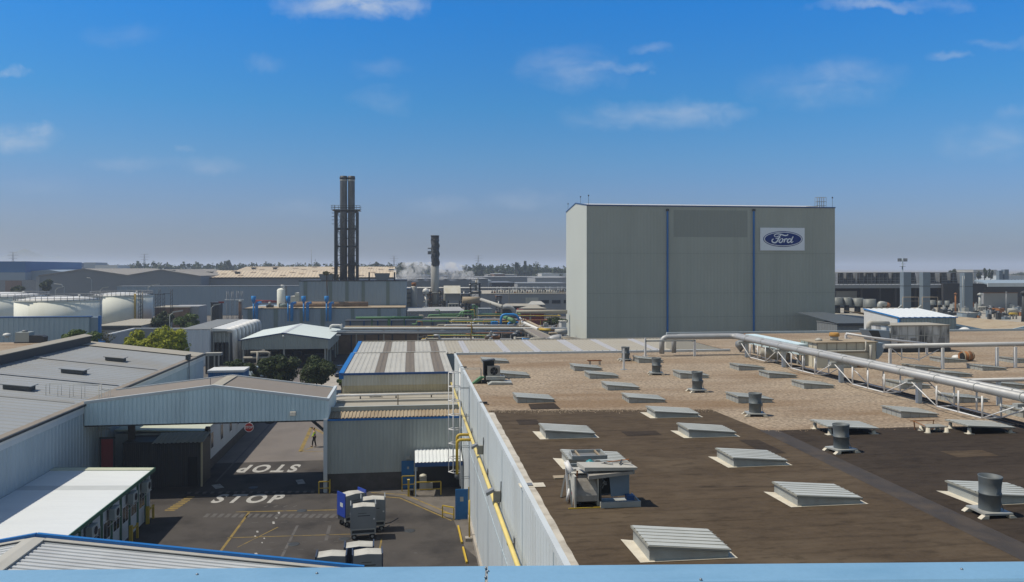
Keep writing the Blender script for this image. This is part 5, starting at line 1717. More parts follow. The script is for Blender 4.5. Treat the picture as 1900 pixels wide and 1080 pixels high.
for y0, z0, y1, z1 in ((YM1, zf, YM2, zr1), (YM3, zf2, YM4, zr2)):
    mb.extr([(XM - .25, y0, z0 - .45), (XM - .25, y1, z1 - .45), (XM - .25, y1, z1 + .09), (XM - .25, y0, z0 + .09)], (.4, 0, 0))
part(t, 'verge_trim', mb, M['blue_trim'])
part(t, 'ridge_cap', MB().box(XM, XW - .1, YM2 - .18, YM2 + .12, zr1 + .05, zr1 + .09), M['roof_light'])
mb = MB()
for i in range(60):
    x = wx(690, YM4) + i * (XM2 - wx(690, YM4)) / 60
    mb.box(x, x + .12, YM3 + .05, YM3 + .15, zf2 + .05, zf2 + .14)
part(t, 'snow_guard', mb, M['glaz_bar'])
part(t, 'back_ridge', MB().box(XM, XM2, YM4 - .2, YM4 + .15, zr2 + .0, zr2 + .08), M['roof_stone'])

# ------------------------------------------------------------------ the tall high-bay building
YH = 167.6
xh0, xh1 = wx(1088.5, YH), wx(1549.5, YH)
zh = hz(380, 1088, YH)
DH = 22.5
t = thing('high_bay_store', 'very tall windowless grey-green warehouse with a blue oval emblem', 'warehouse', ((xh0 + xh1) / 2, YH, 0))
mb = MB()
mb.box(xh0 + .06, xh1 - .06, YH + .12, YH + DH, 0, zh - .1)
yA = YH + .06
pa0, pa1 = wx(1250, YH), wx(1387, YH)
za = hz(440, 1318, YH)
mb.rib((xh0, yA, 0), (pa0, yA, 0), (xh0, yA, zh - .2), (pa0, yA, zh - .2), .75, .03)
mb.rib((pa0, yA, 0), (pa1, yA, 0), (pa0, yA, za), (pa1, yA, za), .75, .03)
mb.rib((pa1, yA, 0), (xh1, yA, 0), (pa1, yA, zh - .2), (xh1, yA, zh - .2), .75, .03)
zap = hz(377.5, 1072, YH + DH / 2) 
mb.extr([(xh0, YH, 0), (xh0, YH + DH, 0), (xh0, YH + DH, zh - .1), (xh0, YH + DH / 2, zap), (xh0, YH, zh - .1)], (.055, 0, 0)) if False else None
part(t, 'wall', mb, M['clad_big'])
part(t, 'gable_wall', MB().extr([(xh0, YH, 0), (xh0, YH + DH, 0), (xh0, YH + DH, zh - .1), (xh0, YH + DH / 2, zap), (xh0, YH, zh - .1)], (.055, 0, 0)), M['clad_gable_lit'])
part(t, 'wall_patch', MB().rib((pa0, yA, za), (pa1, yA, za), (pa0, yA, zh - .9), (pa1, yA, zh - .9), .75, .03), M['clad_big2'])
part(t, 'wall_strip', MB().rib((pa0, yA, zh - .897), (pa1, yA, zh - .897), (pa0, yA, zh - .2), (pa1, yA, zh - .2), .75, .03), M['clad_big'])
mb = MB()
for py in (470, 545, 590):
    z = hz(py, 1088, YH)
    mb.box(xh0 + .1, xh1, YH + .005, YH + .028, z, z + .09)
part(t, 'sheet_joint', mb, M['clad_big2'])
part(t, 'roof', MB().extr([(xh0 + .1, YH, zh - .1), (xh0 + .1, YH + DH / 2, zap + .0), (xh0 + .1, YH + DH, zh - .1)], (xh1 - xh0 - .2, 0, 0)), M['roof_grey'])
mb = MB().box(xh0 - .05, xh1 + .05, YH - .1, YH + .05, zh - .2, zh + .06)
mb.beam((xh0 - .03, YH - .05, zh), (xh0 - .03, YH + DH / 2, zap + .05), .12, .22).beam((xh0 - .03, YH + DH / 2, zap + .05), (xh0 - .03, YH + DH + .05, zh), .12, .22)
part(t, 'roof_trim', mb, M['blue_navy'])
for px in (1238, 1398):
    x = wx(px, YH)
    zt = hz(392, px, YH)
    d = part(t, 'downpipe', MB().box(x - .17, x + .17, YH - .32, YH - .02, 0, zt), M['blue_trim'])
    part(d, 'hopper', MB().box(x - .3, x + .3, YH - .4, YH - .0, zt, zt + .5), M['dark_steel'])
for px, py, dy in ((1092, 361, 0), (1053, 377, DH), (1076, 364, DH / 2), (1544.5, 365, 0)):
    c = gy(px, 378, YH + dy + .3)
    zt = hz(py, px, YH + dy + .3)
    x = min(max(c.x, xh0 + .2), xh1 - .2)
    part(t, 'lightning_rod', MB().tube([(x, YH + dy + (.3 if dy == 0 else -.4), zh - .1), (x, YH + dy + (.3 if dy == 0 else -.4), zt)], .035, 5).box(x - .12, x + .12, YH + dy + (.2 if dy == 0 else -.5), YH + dy + (.4 if dy == 0 else -.3), zt - .35, zt - .1), M['dark_steel'])
c0, c1 = wx(1517, YH + 2), wx(1533, YH + 2)
zt = hz(366, 1525, YH + 2)
mb = MB()
for i in range(5):
    x = c0 + (c1 - c0) * i / 4
    mb.tube([(x, YH + 2, zh), (x, YH + 2, zt)], .04, 5).tube([(x, YH + 3.2, zh), (x, YH + 3.2, zt)], .04, 5)
for k in range(3):
    z = zh + .5 + (zt - zh - .5) * k / 2
    mb.tube([(c0, YH + 2, z), (c1, YH + 2, z), (c1, YH + 3.2, z), (c0, YH + 3.2, z), (c0, YH + 2, z)], .035, 5)
part(t, 'roof_ladder_hoop', mb, M['mid_steel'])
part(t, 'roof_walkway', MB().tube([(wx(1496, YH + 2), YH + 2, zh + .25), (c0, YH + 2, zh + .35)], .06, 5), M['mid_steel'])
# emblem plate
s0, s1 = gy(1410, 422.5, YH), gy(1492, 465, YH)
wS, hS = s1.x - s0.x, s0.z - s1.z
em = thing('emblem_sign', 'white sign plate with a blue oval carrying white script lettering', 'sign', ((s0.x + s1.x) / 2, YH - .25, s1.z))
part(em, 'plate', MB().box(s0.x, s1.x, YH - .25, YH - .02, s1.z, s0.z), M['plate'])
ux = lambda q: s0.x + (q - 120) / 972 * wS
uz = lambda q: s0.z - (q - 150) / 500 * hS


def oval(rx, ry, y, th):
    return MB().extr([(ux(612 + rx * math.cos(2 * math.pi * i / 48)), y, uz(398 + ry * math.sin(2 * math.pi * i / 48))) for i in range(48)], (0, th, 0))


part(em, 'outer_oval', oval(432, 172, YH - .30, .048), M['logo_blue'])
part(em, 'white_ring', oval(418, 157, YH - .34, .038), M['plate'])
part(em, 'inner_oval', oval(398, 141, YH - .38, .038), M['logo_blue'])


def spline(pts, seg=7):
    out = []
    n = len(pts)
    for i in range(n - 1):
        p0, p1, p2, p3 = (Vector(pts[max(0, min(n - 1, j))]) for j in (i - 1, i, i + 1, i + 2))
        for k in range(seg):
            u = k / seg
            out.append(.5 * ((2 * p1) + (p2 - p0) * u + (2 * p0 - 5 * p1 + 4 * p2 - p3) * u * u + (3 * p1 - p0 - 3 * p2 + p3) * u ** 3))
    out.append(Vector(pts[-1]))
    return out


mb = MB()
strokes = [
    ([(455, 352), (424, 338), (425, 308), (470, 288), (530, 288), (590, 302), (640, 318), (690, 318), (722, 294)], (9, 16)),
    ([(560, 305), (528, 350), (505, 405), (478, 450), (440, 478), (395, 474), (368, 446), (376, 412), (402, 398)], (16, 14)),
    ([(455, 352), (490, 345), (520, 322)], (10, 10)),
    ([(446, 388), (500, 380), (552, 366)], (11, 9)),
    ([(560, 392), (535, 425), (522, 458), (548, 476), (580, 462), (602, 428), (598, 396), (572, 388)], (14, 13)),
    ([(598, 396), (615, 410), (640, 402)], (8, 8)),
    ([(658, 388), (644, 425), (628, 475)], (15, 14)),
    ([(648, 415), (672, 394), (694, 392), (690, 412)], (9, 13)),
    ([(790, 404), (748, 392), (712, 422), (704, 458), (728, 474), (766, 452), (794, 404)], (14, 13)),
    ([(832, 340), (810, 385), (792, 432), (784, 464), (804, 474), (832, 446)], (16, 9))]
for pts, (r0, r1) in strokes:
    sp_ = spline(pts)
    n = len(sp_)
    top, bot = [], []
    for i, q in enumerate(sp_):
        a = sp_[max(0, i - 1)]
        b = sp_[min(n - 1, i + 1)]
        d = (b - a).normalized()
        nn = Vector((-d.y, d.x))
        rr = (r0 + (r1 - r0) * i / (n - 1)) * (.72 + .28 * min(1, 3 * min(i, n - 1 - i) / n))
        top.append(q + nn * rr)
        bot.append(q - nn * rr)
    for i in range(n - 1):
        quad = [top[i], top[i + 1], bot[i + 1], bot[i]]
        mb.poly(*[(ux(q.x), YH - .385 - .0006 * len(mb.f) / 60, uz(q.y)) for q in quad])
part(em, 'lettering', mb, M['plate'])

# ------------------------------------------------------------------ storage tanks
for i, (px0, px1, pyt, Y, D, lab) in enumerate(((33, 185, 556.5, 190, 0, 'wide white storage tank with domed roof, in front of two others'),
                                               (170.5, 281.5, 548, 214, 0, 'tall white storage tank with a mustard pipe down its side'),
                                               (-82, 85, 550.5, 224, 0, 'white storage tank cut off by the picture edge behind the widest tank'))):
    x0, x1 = wx(px0, Y), wx(px1, Y)
    r = (x1 - x0) / 2
    cx, cy = (x0 + x1) / 2, Y + 0
    zt = hz(pyt, (px0 + px1) / 2, Y - r) if False else hz(pyt, (px0 + px1) / 2, Y)
    t = thing('storage_tank', lab, 'storage tank', (cx, cy, 0), 'white storage tanks')
    part(t, 'shell', MB().lathe([(r, 0), (r, zt)], (cx, cy, 0), 64), M['tank'])
    part(t, 'dome', MB().lathe([(r + .05, zt), (r * .75, zt + r * .055), (r * .4, zt + r * .092), (r * .12, zt + r * .105), (.02, zt + r * .107)], (cx, cy, 0), 64), M['white'])
    mb = MB()
    n = 44
    for k in range(n):
        a = 2 * math.pi * k / n
        x, y = cx + r * math.cos(a), cy + r * math.sin(a)
        mb.tube([(x, y, zt), (x, y, zt + 1.05)], .06, 4)
    ring = [(cx + r * math.cos(2 * math.pi * k / n), cy + r * math.sin(2 * math.pi * k / n)) for k in range(n + 1)]
    for z in (zt + .55, zt + 1.05):
        mb.tube([(x, y, z) for x, y in ring], .06, 4)
    part(t, 'guard_rail', mb, M['mid_steel'])
    part(t, 'rim', MB().lathe([(r + .02, zt - .12), (r + .12, zt - .1), (r + .12, zt), (r + .02, zt)], (cx, cy, 0), 64), M['tank'])
    if i == 1:
        a = R(-62)
        x = wx(249, Y - r * .85)
        part(t, 'riser_pipe', MB().tube([(x, cy - math.sqrt(max(.1, r * r - (x - cx) ** 2)) - .25, 0), (x, cy - math.sqrt(max(.1, r * r - (x - cx) ** 2)) - .25, zt + .6)], .22, 8), pm('mustard_pipe', (.40, .27, .04), .5))
        x = x1 - 1.0
        part(t, 'side_pipe', MB().tube([(x, cy - math.sqrt(max(.1, r * r - (x - cx) ** 2)) - .2, 0), (x, cy - math.sqrt(max(.1, r * r - (x - cx) ** 2)) - .2, zt + 1)], .16, 8), M['roof_stone'])
    if i == 0:
        mb = MB()
        for s in (-.3, .3):
            mb.tube([(x1 + .25, cy + s, 0), (x1 + .25, cy + s, zt + 1.2)], .05, 5)
        for k in range(28):
            mb.tube([(x1 + .25, cy - .3, .3 + k * .3), (x1 + .25, cy + .3, .3 + k * .3)], .03, 4)
        part(t, 'ladder', mb, M['mid_steel'])
    part(t, 'vent', MB().lathe([(.15, 0), (.15, .3), (.32, .36), (.25, .5), (.05, .55)], (cx + r * .5, cy, zt + r * .075), 12), M['white'])

# ------------------------------------------------------------------ blue buildings in front of the tanks
t, x0, x1, z = block('blue_warehouse', 'blue ribbed warehouse wall in front of the white tanks', 'warehouse', -60, 165, 588, 124, 1.2, 'clad_leftwall', 'blue_navy', pitch=.7)
xe = wx(178, 128)
part(t, 'corner_wall', MB().box(x1 - .01, x1 + 1.2, 124.3, 125.4, 0, z - .15), M['clad_steel'])
part(t, 'corner_trim', MB().box(x1 + 1.2, x1 + 1.5, 124.2, 124.7, 0, z + .05), M['blue_trim'])
t, x0, x1, z = block('blue_flat_annexe', 'low blue ribbed annexe with gravel flat roof beside the left hall', 'annexe', -120, 85, 655, 101, 14, 'clad_leftwall', 'gravel', pitch=.5)
part(t, 'roof_trim', MB().box(x0, x1 + .15, 100.8, 100.98, z - .28, z + .07).beam((x1 + .1, 101.1, z - .1), (x1 + 1.6, 115, z - .1), .2, .34), M['blue_trim'])
mb = MB()
for s in (0, .5):
    mb.tube([(wx(53, 100.7) + s, 100.7, z - 2), (wx(53, 100.7) + s, 100.7, z + .8)], .03, 5)
for k in range(8):
    mb.tube([(wx(53, 100.7), 100.7, z - 1.9 + k * .33), (wx(53, 100.7) + .5, 100.7, z - 1.9 + k * .33)], .02, 4)
part(t, 'ladder', mb, M['curb'])
q = gz(28, 637, z)
t = thing('rooftop_ac_unit', 'grey box air handling unit with dark cowl on the low blue annexe', 'air handling unit', (q.x, q.y, z))
u = (H - z) / (637 - PY0)
part(t, 'casing', MB().box(q.x, q.x + 24 * u, q.y, q.y + 1.6, z + .15, z + 20 * u), M['clad_grey'])
part(t, 'base', MB().box(q.x - .1, q.x + 24 * u, q.y - .1, q.y + 1.7, z, z + .149), M['conc_dark'])
part(t, 'cowl', MB().extr([(q.x + 24 * u + .01, q.y, z + .1), (q.x + 49 * u, q.y, z + .1), (q.x + 50 * u, q.y, z + 11 * u), (q.x + 44 * u, q.y, z + 14 * u), (q.x + 24 * u + .01, q.y, z + 14 * u)], (0, 1.3, 0)), M['dark_steel'])
part(t, 'fan', MB().lathe([(.35, .08), (.35, .3), (.1, .34)], (q.x + 12 * u, q.y + .8, z + 20 * u - .08), 14), M['mid_steel'])
q = gz(13, 627, z)
solo('mushroom_vent', 'small round white vent cap on the low blue annexe roof', 'vent', MB().lathe([(.25, 0), (.3, .25), (.6, .3), (.45, .6), (.1, .7)], tuple(q), 14), M['white'])


# ------------------------------------------------------------------ vegetation builder
def tree(name, label, px, py0, py1, Y, wpx, seed, leaf, n, size, cat='tree', group=None, trunk=True, lo=-.7, clumps=16, dep=1.0):
    rng = random.Random(seed)
    c = gy(px, (py0 + py1) / 2, Y)
    zt, zb_ = hz(py0, px, Y), hz(py1, px, Y)
    rx = wpx / 2 * (Y / F) * 1.0
    zb_ = max(zb_, .2)
    t = thing(name, label, cat, (c.x, Y, 0), group)
    rz = (zt - zb_) / 2
    cz = (zt + zb_) / 2
    part(t, 'crown', MB().leaves((c.x, Y, cz), (rx, rx * dep, rz), n, size, rng, clumps, lo), leaf)
    mb = MB()
    tr = max(.09, rz * .07)
    mb.tube([(c.x, Y, 0), (c.x + rng.uniform(-.2, .2), Y, cz * .6), (c.x + rng.uniform(-.3, .3), Y, cz)], [tr, tr * .8, tr * .5], 7)
    for k in range(5):
        a = rng.random() * 6.28
        mb.tube([(c.x, Y, cz * .55 + k * .1), (c.x + rx * .3 * math.cos(a), Y + rx * .3 * math.sin(a), cz), (c.x + rx * .6 * math.cos(a), Y + rx * .6 * math.sin(a), cz + rz * .35)], [tr * .5, tr * .35, tr * .15], 5)
    part(t, 'trunk', mb, M['bark'])
    return t


tree('olive_tree', 'dark round tree beside the open shed, left of the pale gap', 515, 655, 712, 108, 70, 1, M['leaf_dark'], 13000, .36, clumps=44, lo=-1)
tree('olive_tree', 'dark round tree right of the pale gap near the parked blue car', 589, 660, 716, 106, 64, 2, M['leaf_dark'], 13000, .36, clumps=44, lo=-1)
tree('shrub', 'small bright green shrub at the foot of the dark round tree', 633, 698, 716, 103, 16, 3, M['leaf_mid'], 900, .25, cat='shrub')
tree('shrub', 'grey-green bushy shrub behind the blue container', 447, 664, 690, 112, 56, 4, M['leaf_dark'], 3500, .32, cat='shrub', clumps=14)
tree('shrub', 'dark bush between pale car and blue container', 470, 672, 706, 108, 30, 44, M['leaf_dark'], 1800, .3, cat='shrub', clumps=10)
for k_, (a_, b_, w_, l_) in enumerate(((316, 606, 62, 'bright yellow-green tree touching the pale blue block'), (286, 605, 60, 'tallest bright yellow-green tree, in the middle of its row'), (257, 613, 58, 'yellow-green tree at the ragged end of its row'), (240, 622, 36, 'lowest yellow-green tree of the row, beside the boundary wall'))):
    tree('broad_tree', l_, a_, b_, 672, 116 + 2 * k_, w_, 5 + k_, M['leaf_lime'], 7500, .38, clumps=30, lo=-1, group='yellow-green trees beside the pale block')
tree('fig_tree', 'bushy bright green tree beside the blue warehouse corner', 146, 612, 650, 117, 66, 7, M['leaf_mid'], 4500, .42, clumps=20, lo=-.9)
tree('bare_shrub', 'sparse dry shrub at the blue warehouse corner', 192, 612, 648, 126, 40, 77, M['leaf_dry'], 700, .25, cat='shrub')
tree('round_tree', 'dark tree beside a street lamp, right of the tall tank', 303, 573, 612, 180, 42, 8, M['leaf_far'], 4200, .5, clumps=18, lo=-1)
tree('round_tree', 'lighter olive tree right of the street lamp', 349, 582, 612, 176, 46, 9, M['leaf_mid'], 3200, .5, clumps=18, lo=-1)
tree('roadside_tree', 'dark tree behind the tanks before the grey gabled warehouse', 87, 516, 540, 300, 26, 10, M['leaf_far'], 2200, .9, clumps=12, lo=-1)
tree('roadside_tree', 'low dark bush behind the left tank near the shaded gate', 34, 531, 546, 290, 26, 11, M['leaf_dark'], 1300, .8, clumps=10, lo=-1)
tree('roof_weeds', 'shaggy weeds growing on a rooftop hopper beside the twin stacks', 607, 503, 511, 206, 20, 12, M['leaf_dry'], 700, .4, cat='weeds')


# ------------------------------------------------------------------ street lamps
def lamp(px, pyt, pyb, Y, arm, label):
    c = gy(px, pyb, Y)
    zt = hz(pyt, px, Y)
    t = thing('street_lamp', label, 'street lamp', (c.x, Y, 0), 'plant street lamps')
    part(t, 'pole', MB().tube([(c.x, Y, 0), (c.x, Y, zt - .5), (c.x + arm * .3, Y, zt)], [.12, .09, .07], 6), M['curb'])
    part(t, 'lantern', MB().extr([(c.x + arm * .2, Y - .3, zt - .05), (c.x + arm, Y - .3, zt + .25), (c.x + arm * 1.02, Y - .3, zt + .5), (c.x + arm * .25, Y - .3, zt + .22)], (0, .6, 0)), M['roof_light'])


lamp(119, 529, 545, 240, -2.6, 'street lamp with left-pointing head above the widest tank')
lamp(103, 535, 547, 236, 1.8, 'street lamp with short head just left of a taller lamp')
lamp(186, 535, 545, 240, 2.2, 'street lamp with pale head behind the tall tank roof')
lamp(275, 530, 545, 235, 3.0, 'street lamp with long pale head above the right edge of the tall tank')
lamp(315, 580, 610, 165, 2.4, 'street lamp standing before the dark tree')
lamp(392, 567, 592, 190, 2.0, 'street lamp beside the black container')
lamp(170, 517, 530, 300, -1.6, 'thin street lamp in front of the grey gabled wall')

# ------------------------------------------------------------------ small buildings and walls around the trees
t, x0, x1, z = block('pump_house', 'small building with stony flat roof in front of the tall tank', 'building', 178, 262, 604, 172, 22, 'plaster', 'roof_stone', pitch=0)
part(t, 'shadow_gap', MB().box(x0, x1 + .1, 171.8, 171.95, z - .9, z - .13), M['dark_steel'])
part(t, 'door', MB().box(x1 - 2.0, x1 - 1.0, 171.8, 171.9, 0, z - 1.2), M['blue_door'])
a, b, c_ = gy(200, 622, 135), gy(250, 610.5, 150), gy(345, 610.5, 150)
t = thing('boundary_wall', 'long grey boundary wall with white coping behind the yellow-green trees', 'wall', (b.x, b.y, 0))
part(t, 'panel', MB().extr([(a.x, a.y, 0), (b.x, b.y, 0), (b.x, b.y, b.z), (a.x, a.y, a.z)], (0, .3, 0)).extr([(b.x, b.y, 0), (c_.x, c_.y, 0), (c_.x, c_.y, c_.z), (b.x, b.y, b.z)], (0, .3, 0)), M['plaster'])
part(t, 'coping', MB().beam(a + Vector((0, -.1, .1)), b + Vector((0, -.1, .1)), .4, .2).beam(b + Vector((0, -.1, .1)), c_ + Vector((0, -.1, .1)), .4, .2), M['white'])
part(t, 'door', MB().box(gy(229, 640, 141).x, gy(234, 640, 141).x, 140.5, 141, .2, 3.2), M['blue_door'])
part(t, 'dark_door', MB().box(gy(214, 640, 137).x, gy(222, 640, 137).x, 136.5, 137, .2, 3.0), M['mid_steel'])
t, x0, x1, z = block('brick_house', 'low brown brick building behind the olive tree', 'building', 286, 352, 570, 205, 10, 'brick', 'roof_stone', pitch=0)
part(t, 'upper_wall', MB().box(wx(318, 206), wx(369, 206), 206, 214, 0, hz(568.5, 340, 206)), M['plaster'])
t, x0, x1, z = block('black_container', 'upright black container beside the blue-grey long wall', 'container', 391, 406, 561, 200, 4, 'dark_steel', 'dark_steel', pitch=.5)
part(t, 'handrail', MB().box(x1 - .1, x1 + 1.2, 200, 200.2, z - .2, z + .2), M['red'])
for i, (px, pyt, pyb) in enumerate(((296.5, 536, 573), (318, 536, 573), (290, 545, 565), (304, 545, 565), (259, 538, 548), (262, 545, 560), (422, 541, 592), (431, 541, 592), (441, 540, 592), (449, 540, 600))):
    Y = 205 if px < 400 else 168
    c = gy(px, 560, Y)
    zt = hz(pyt, px, Y)
    t = thing('lattice_mast', 'slim dark mast before the long blue wall, %s from its left-hand end' % ORD[(4, 5, 2, 3, 0, 1, 6, 7, 8, 9)[i]], 'mast', (c.x, Y, 0), 'masts before the long blue wall')
    r_ = .10 if px > 400 else .14
    mb = MB()
    for s in (-1, 1):
        mb.tube([(c.x + s * r_ * 1.6, Y, 0), (c.x + s * r_ * 1.6, Y, zt)], r_ * .45, 4)
    k = int(zt / .9)
    for q in range(k):
        mb.beam((c.x - r_ * 1.6, Y, q * .9), (c.x + r_ * 1.6, Y, q * .9 + .9), r_ * .4)
    part(t, 'lattice', mb, M['mid_steel'] if px > 400 else M['dark_steel'])
    if px > 400:
        part(t, 'lamp', MB().box(c.x - .5, c.x + .3, Y - .2, Y + .2, hz(557, px, Y), hz(555.5, px, Y)), M['white'])
for i, (pa, pb, py) in enumerate(((281, 306, 546), (281, 304, 545.3), (303, 318, 545))):
    a, b = gy(pa, py, 205), gy(pb, py, 205)
    if i != 1:
        solo('busbar', 'thin dark bar strung between masts, %s pair' % ('left' if i == 0 else 'right'), 'bar', MB().beam(a, b, .12), M['dark_steel'])

# ------------------------------------------------------------------ block with white ducts
t, x0, x1, z = block('cooling_block', 'pale blue-grey block with a row of white curved ducts on its side', 'plant building', 338, 389, 611, 137, 24, 'pale_block', 'clad_wh', pitch=1.2, cap=.05)
part(t, 'ribbed_roof', MB().rib((x0, 137, z + .01), (x0, 161, z + .01), (x1 + .1, 137, z + .01), (x1 + .1, 161, z + .01), 1.2, .12, flip=True), M['clad_wh'])
xf = wx(431, 137)
part(t, 'louvre_wall', MB().rib((x1 + .2, 138.2, 0), (xf - .6, 138.2, 0), (x1 + .2, 138.2, z - .6), (xf - .6, 138.2, z - .6), .8, .2), M['curb'])
part(t, 'dark_louvre', MB().box(x1 + .5, xf - .8, 138.0, 138.12, 0, z - 2.3), M['dark_steel'])
part(t, 'duct_roof', MB().extr([(x1 + .2, 137.3, z - .4), (xf - .5, 137.3, z - .4), (xf - .1, 137.3, z - .35), (xf - .3, 137.3, z - .1), (x1 + .3, 137.3, z + .1)], (0, 24, 0)), M['white'])
part(t, 'core', MB().box(x1 + .2, xf - 1.2, 138.3, 161, 0, z - .5), M['mid_steel'])
for k in range(8):
    y = 137.3 + k * 3.1
    d = part(t, 'duct', MB().bend([(xf - 1.0, y + .5, z - .25), (xf + .2, y + .5, z - .25), (xf + .35, y + .5, .2)], .42, .5, n=10), M['white_steel'])
zc = hz(655, 400, 126)
xc0, xc1 = wx(380, 126), wx(410, 126)
t = thing('pipe_gantry', 'small white-topped steel gantry at the end of the left hall', 'gantry', (xc0, 126, 0))
part(t, 'beam', MB().box(xc0, xc1, 126, 127.2, zc - .4, zc), M['roof_light'])
for x in (xc0 + .5, xc0 + 1.4, xc1 - .35):
    part(t, 'post', MB().box(x - .1, x + .1, 126, 126.2, 0, zc - .4), M['roof_light'])
part(t, 'mesh', MB().box(xc0, xc1 - .5, 126.4, 126.5, 0, zc - .5), M['dark_steel'])

# ------------------------------------------------------------------ open shed
YS = 132.0
x0, x1, xa = wx(447, YS), wx(608.5, YS), wx(525.5, YS)
ze, zb_, za = hz(630.5, 530, YS), hz(648, 530, YS), hz(618.5, 525, YS)
t = thing('open_shed', 'open-sided shed with pale green gabled roof and grey ribbed fascia', 'shed', ((x0 + x1) / 2, YS, 0))
DS = 21.5
mb = MB()
mb.rib((x0, YS, zb_), (xa, YS, zb_), (x0, YS, ze - .05), (xa, YS, za - .05), .38, .05).rib((xa, YS, zb_), (x1, YS, zb_), (xa, YS, za - .05), (x1, YS, ze - .05), .38, .05)
mb.rib((x1, YS, zb_ - .3), (x1, YS + DS, zb_ - .3), (x1, YS, ze - .05), (x1, YS + DS, ze - .05), .38, .05)
mb.box(x0, x0 + .1, YS, YS + DS, zb_, ze - .05).extr([(x0, YS + .03, zb_), (x1 - .02, YS + .03, zb_), (x1 - .02, YS + .03, ze - .06), (xa, YS + .03, za - .06), (x0, YS + .03, ze - .06)], (0, .1, 0))
part(t, 'fascia', mb, M['clad_grey'])
mb = MB().extr([(x0 - .3, YS - .15, ze - .04), (xa, YS - .15, za), (x1 + .3, YS - .15, ze - .04), (x1 + .3, YS - .15, ze + .04), (xa, YS - .15, za + .09), (x0 - .3, YS - .15, ze + .04)], (0, DS, 0))
part(t, 'roof', mb, M['roof_mint'])
part(t, 'verge_trim', MB().beam((x0 - .35, YS - .2, ze), (xa, YS - .2, za + .05), .1, .16).beam((xa, YS - .2, za + .05), (x1 + .35, YS - .2, ze), .1, .16), M['blue_navy'])
part(t, 'ridge_cap', MB().extr([(xa - .35, YS - .1, za + .07), (xa, YS - .1, za + .12), (xa + .35, YS - .1, za + .07)], (0, DS - .2, 0)), M['roof_grey'])
for px in (451, 526.5, 603):
    x = wx(px, YS)
    part(t, 'post', MB().box(x - .12, x + .12, YS + .14, YS + .38, 0, zb_), M['roof_light'])
for k in range(5):
    y = YS + 1 + k * 4.6
    part(t, 'post', MB().box(x1 - .3, x1 - .05, y, y + .25, 0, ze - .2), M['clad_grey'])
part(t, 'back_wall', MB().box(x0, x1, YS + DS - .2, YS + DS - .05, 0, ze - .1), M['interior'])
part(t, 'wall_lamp', MB().lathe([(.2, 0), (.15, .2), (.05, .3)], (wx(526, YS), YS - .2, hz(625, 526, YS)), 8), M['white'])
part(t, 'side_lamp', MB().box(wx(624, YS + 3), wx(632, YS + 3), YS + 3, YS + 3.3, hz(626, 628, YS), hz(624, 628, YS)), M['white'])
ph = random.Random(8)
for i in range(7):
    x = x0 + 1 + i * 1.9
    t = thing('stored_crate', 'dark stored crate inside the open shed, %s along' % ORD[i], 'crate', (x, YS + 10, 0), 'goods under the open shed')
    h_ = ph.uniform(.9, 1.8)
    part(t, 'box', MB().box(x, x + 1.3, YS + 10, YS + 11.4, .12, h_), M['hut_dark'])
    part(t, 'pallet', MB().box(x - .05, x + 1.35, YS + 9.95, YS + 11.45, 0, .119), M['bark'])
yp = 128.0
mb = MB().bend([(wx(465, yp), yp, hz(654, 465, yp)), (wx(501, yp), yp, hz(653.5, 501, yp)), (wx(501, yp), yp, hz(664, 500, yp)), (wx(452, yp), yp, hz(664, 452, yp))], .2, .6)
solo('pipe_loop', 'pale pipe loop hanging in front of the open shed', 'pipe', mb, M['roof_stone'])
mb = MB().tube([(wx(478.5, yp), yp - .3, 0), (wx(478.5, yp), yp - .3, hz(652, 478, yp))], .16, 8)
solo('pipe_column', 'tan pipe post in front of the open shed', 'post', mb, M['roof_stone'])

# blue container with white top, parked cars
t, x0, x1, z = block('blue_container', 'dark blue container with a white roof beyond the bridge', 'container', 386, 452, 687, 98, 3.2, 'blue_door', 'white', pitch=.4, cap=.25)


def car(label, px, py, rz, paint):
    c = gz(px, py)
    t = thing('parked_car', label, 'car', (0, 0, 0))
    L, w = 4.1, 1.72
    body_ = [(-L / 2, .28), (L / 2, .28), (L / 2, .62), (L / 2 - .25, .82), (L * .2, .90), (-L * .32, .93), (-L / 2, .9)]
    part(t, 'body', MB().extr([(x, -w / 2, z) for x, z in body_], (0, w, 0)), paint)
    part(t, 'cabin', MB().extr([(-L * .42, -w / 2 + .1, .931), (L * .18, -w / 2 + .1, .931), (L * .04, -w / 2 + .22, 1.40), (-L * .33, -w / 2 + .22, 1.42)], (0, w - .32, 0)), M['glass_dark'])
    part(t, 'roof', MB().box(-L * .32, L * .03, -w / 2 + .2, w / 2 - .2, 1.421, 1.46), paint)
    for x in (-L * .3, L * .3):
        for y in (-w / 2 + .02, w / 2 - .18):
            part(t, 'wheel', MB().extr([(x + .31 * math.cos(2 * math.pi * i / 16), y, .31 + .31 * math.sin(2 * math.pi * i / 16)) for i in range(16)], (0, .16, 0)), M['tyre'])
    for y in (-.6, .6):
        part(t, 'headlight', MB().box(L / 2 - .02, L / 2 + .02, y - .18, y + .18, .58, .7), M['white'])
    t.location = (c.x, c.y, 0)
    t.rotation_euler = (0, 0, rz)


car('dark blue parked car beside the round tree and striped hall', 630, 697, R(-78), M['car_blue'])
car('pale blue parked car half hidden between dark bushes', 476, 699, R(-60), M['car_pale'])

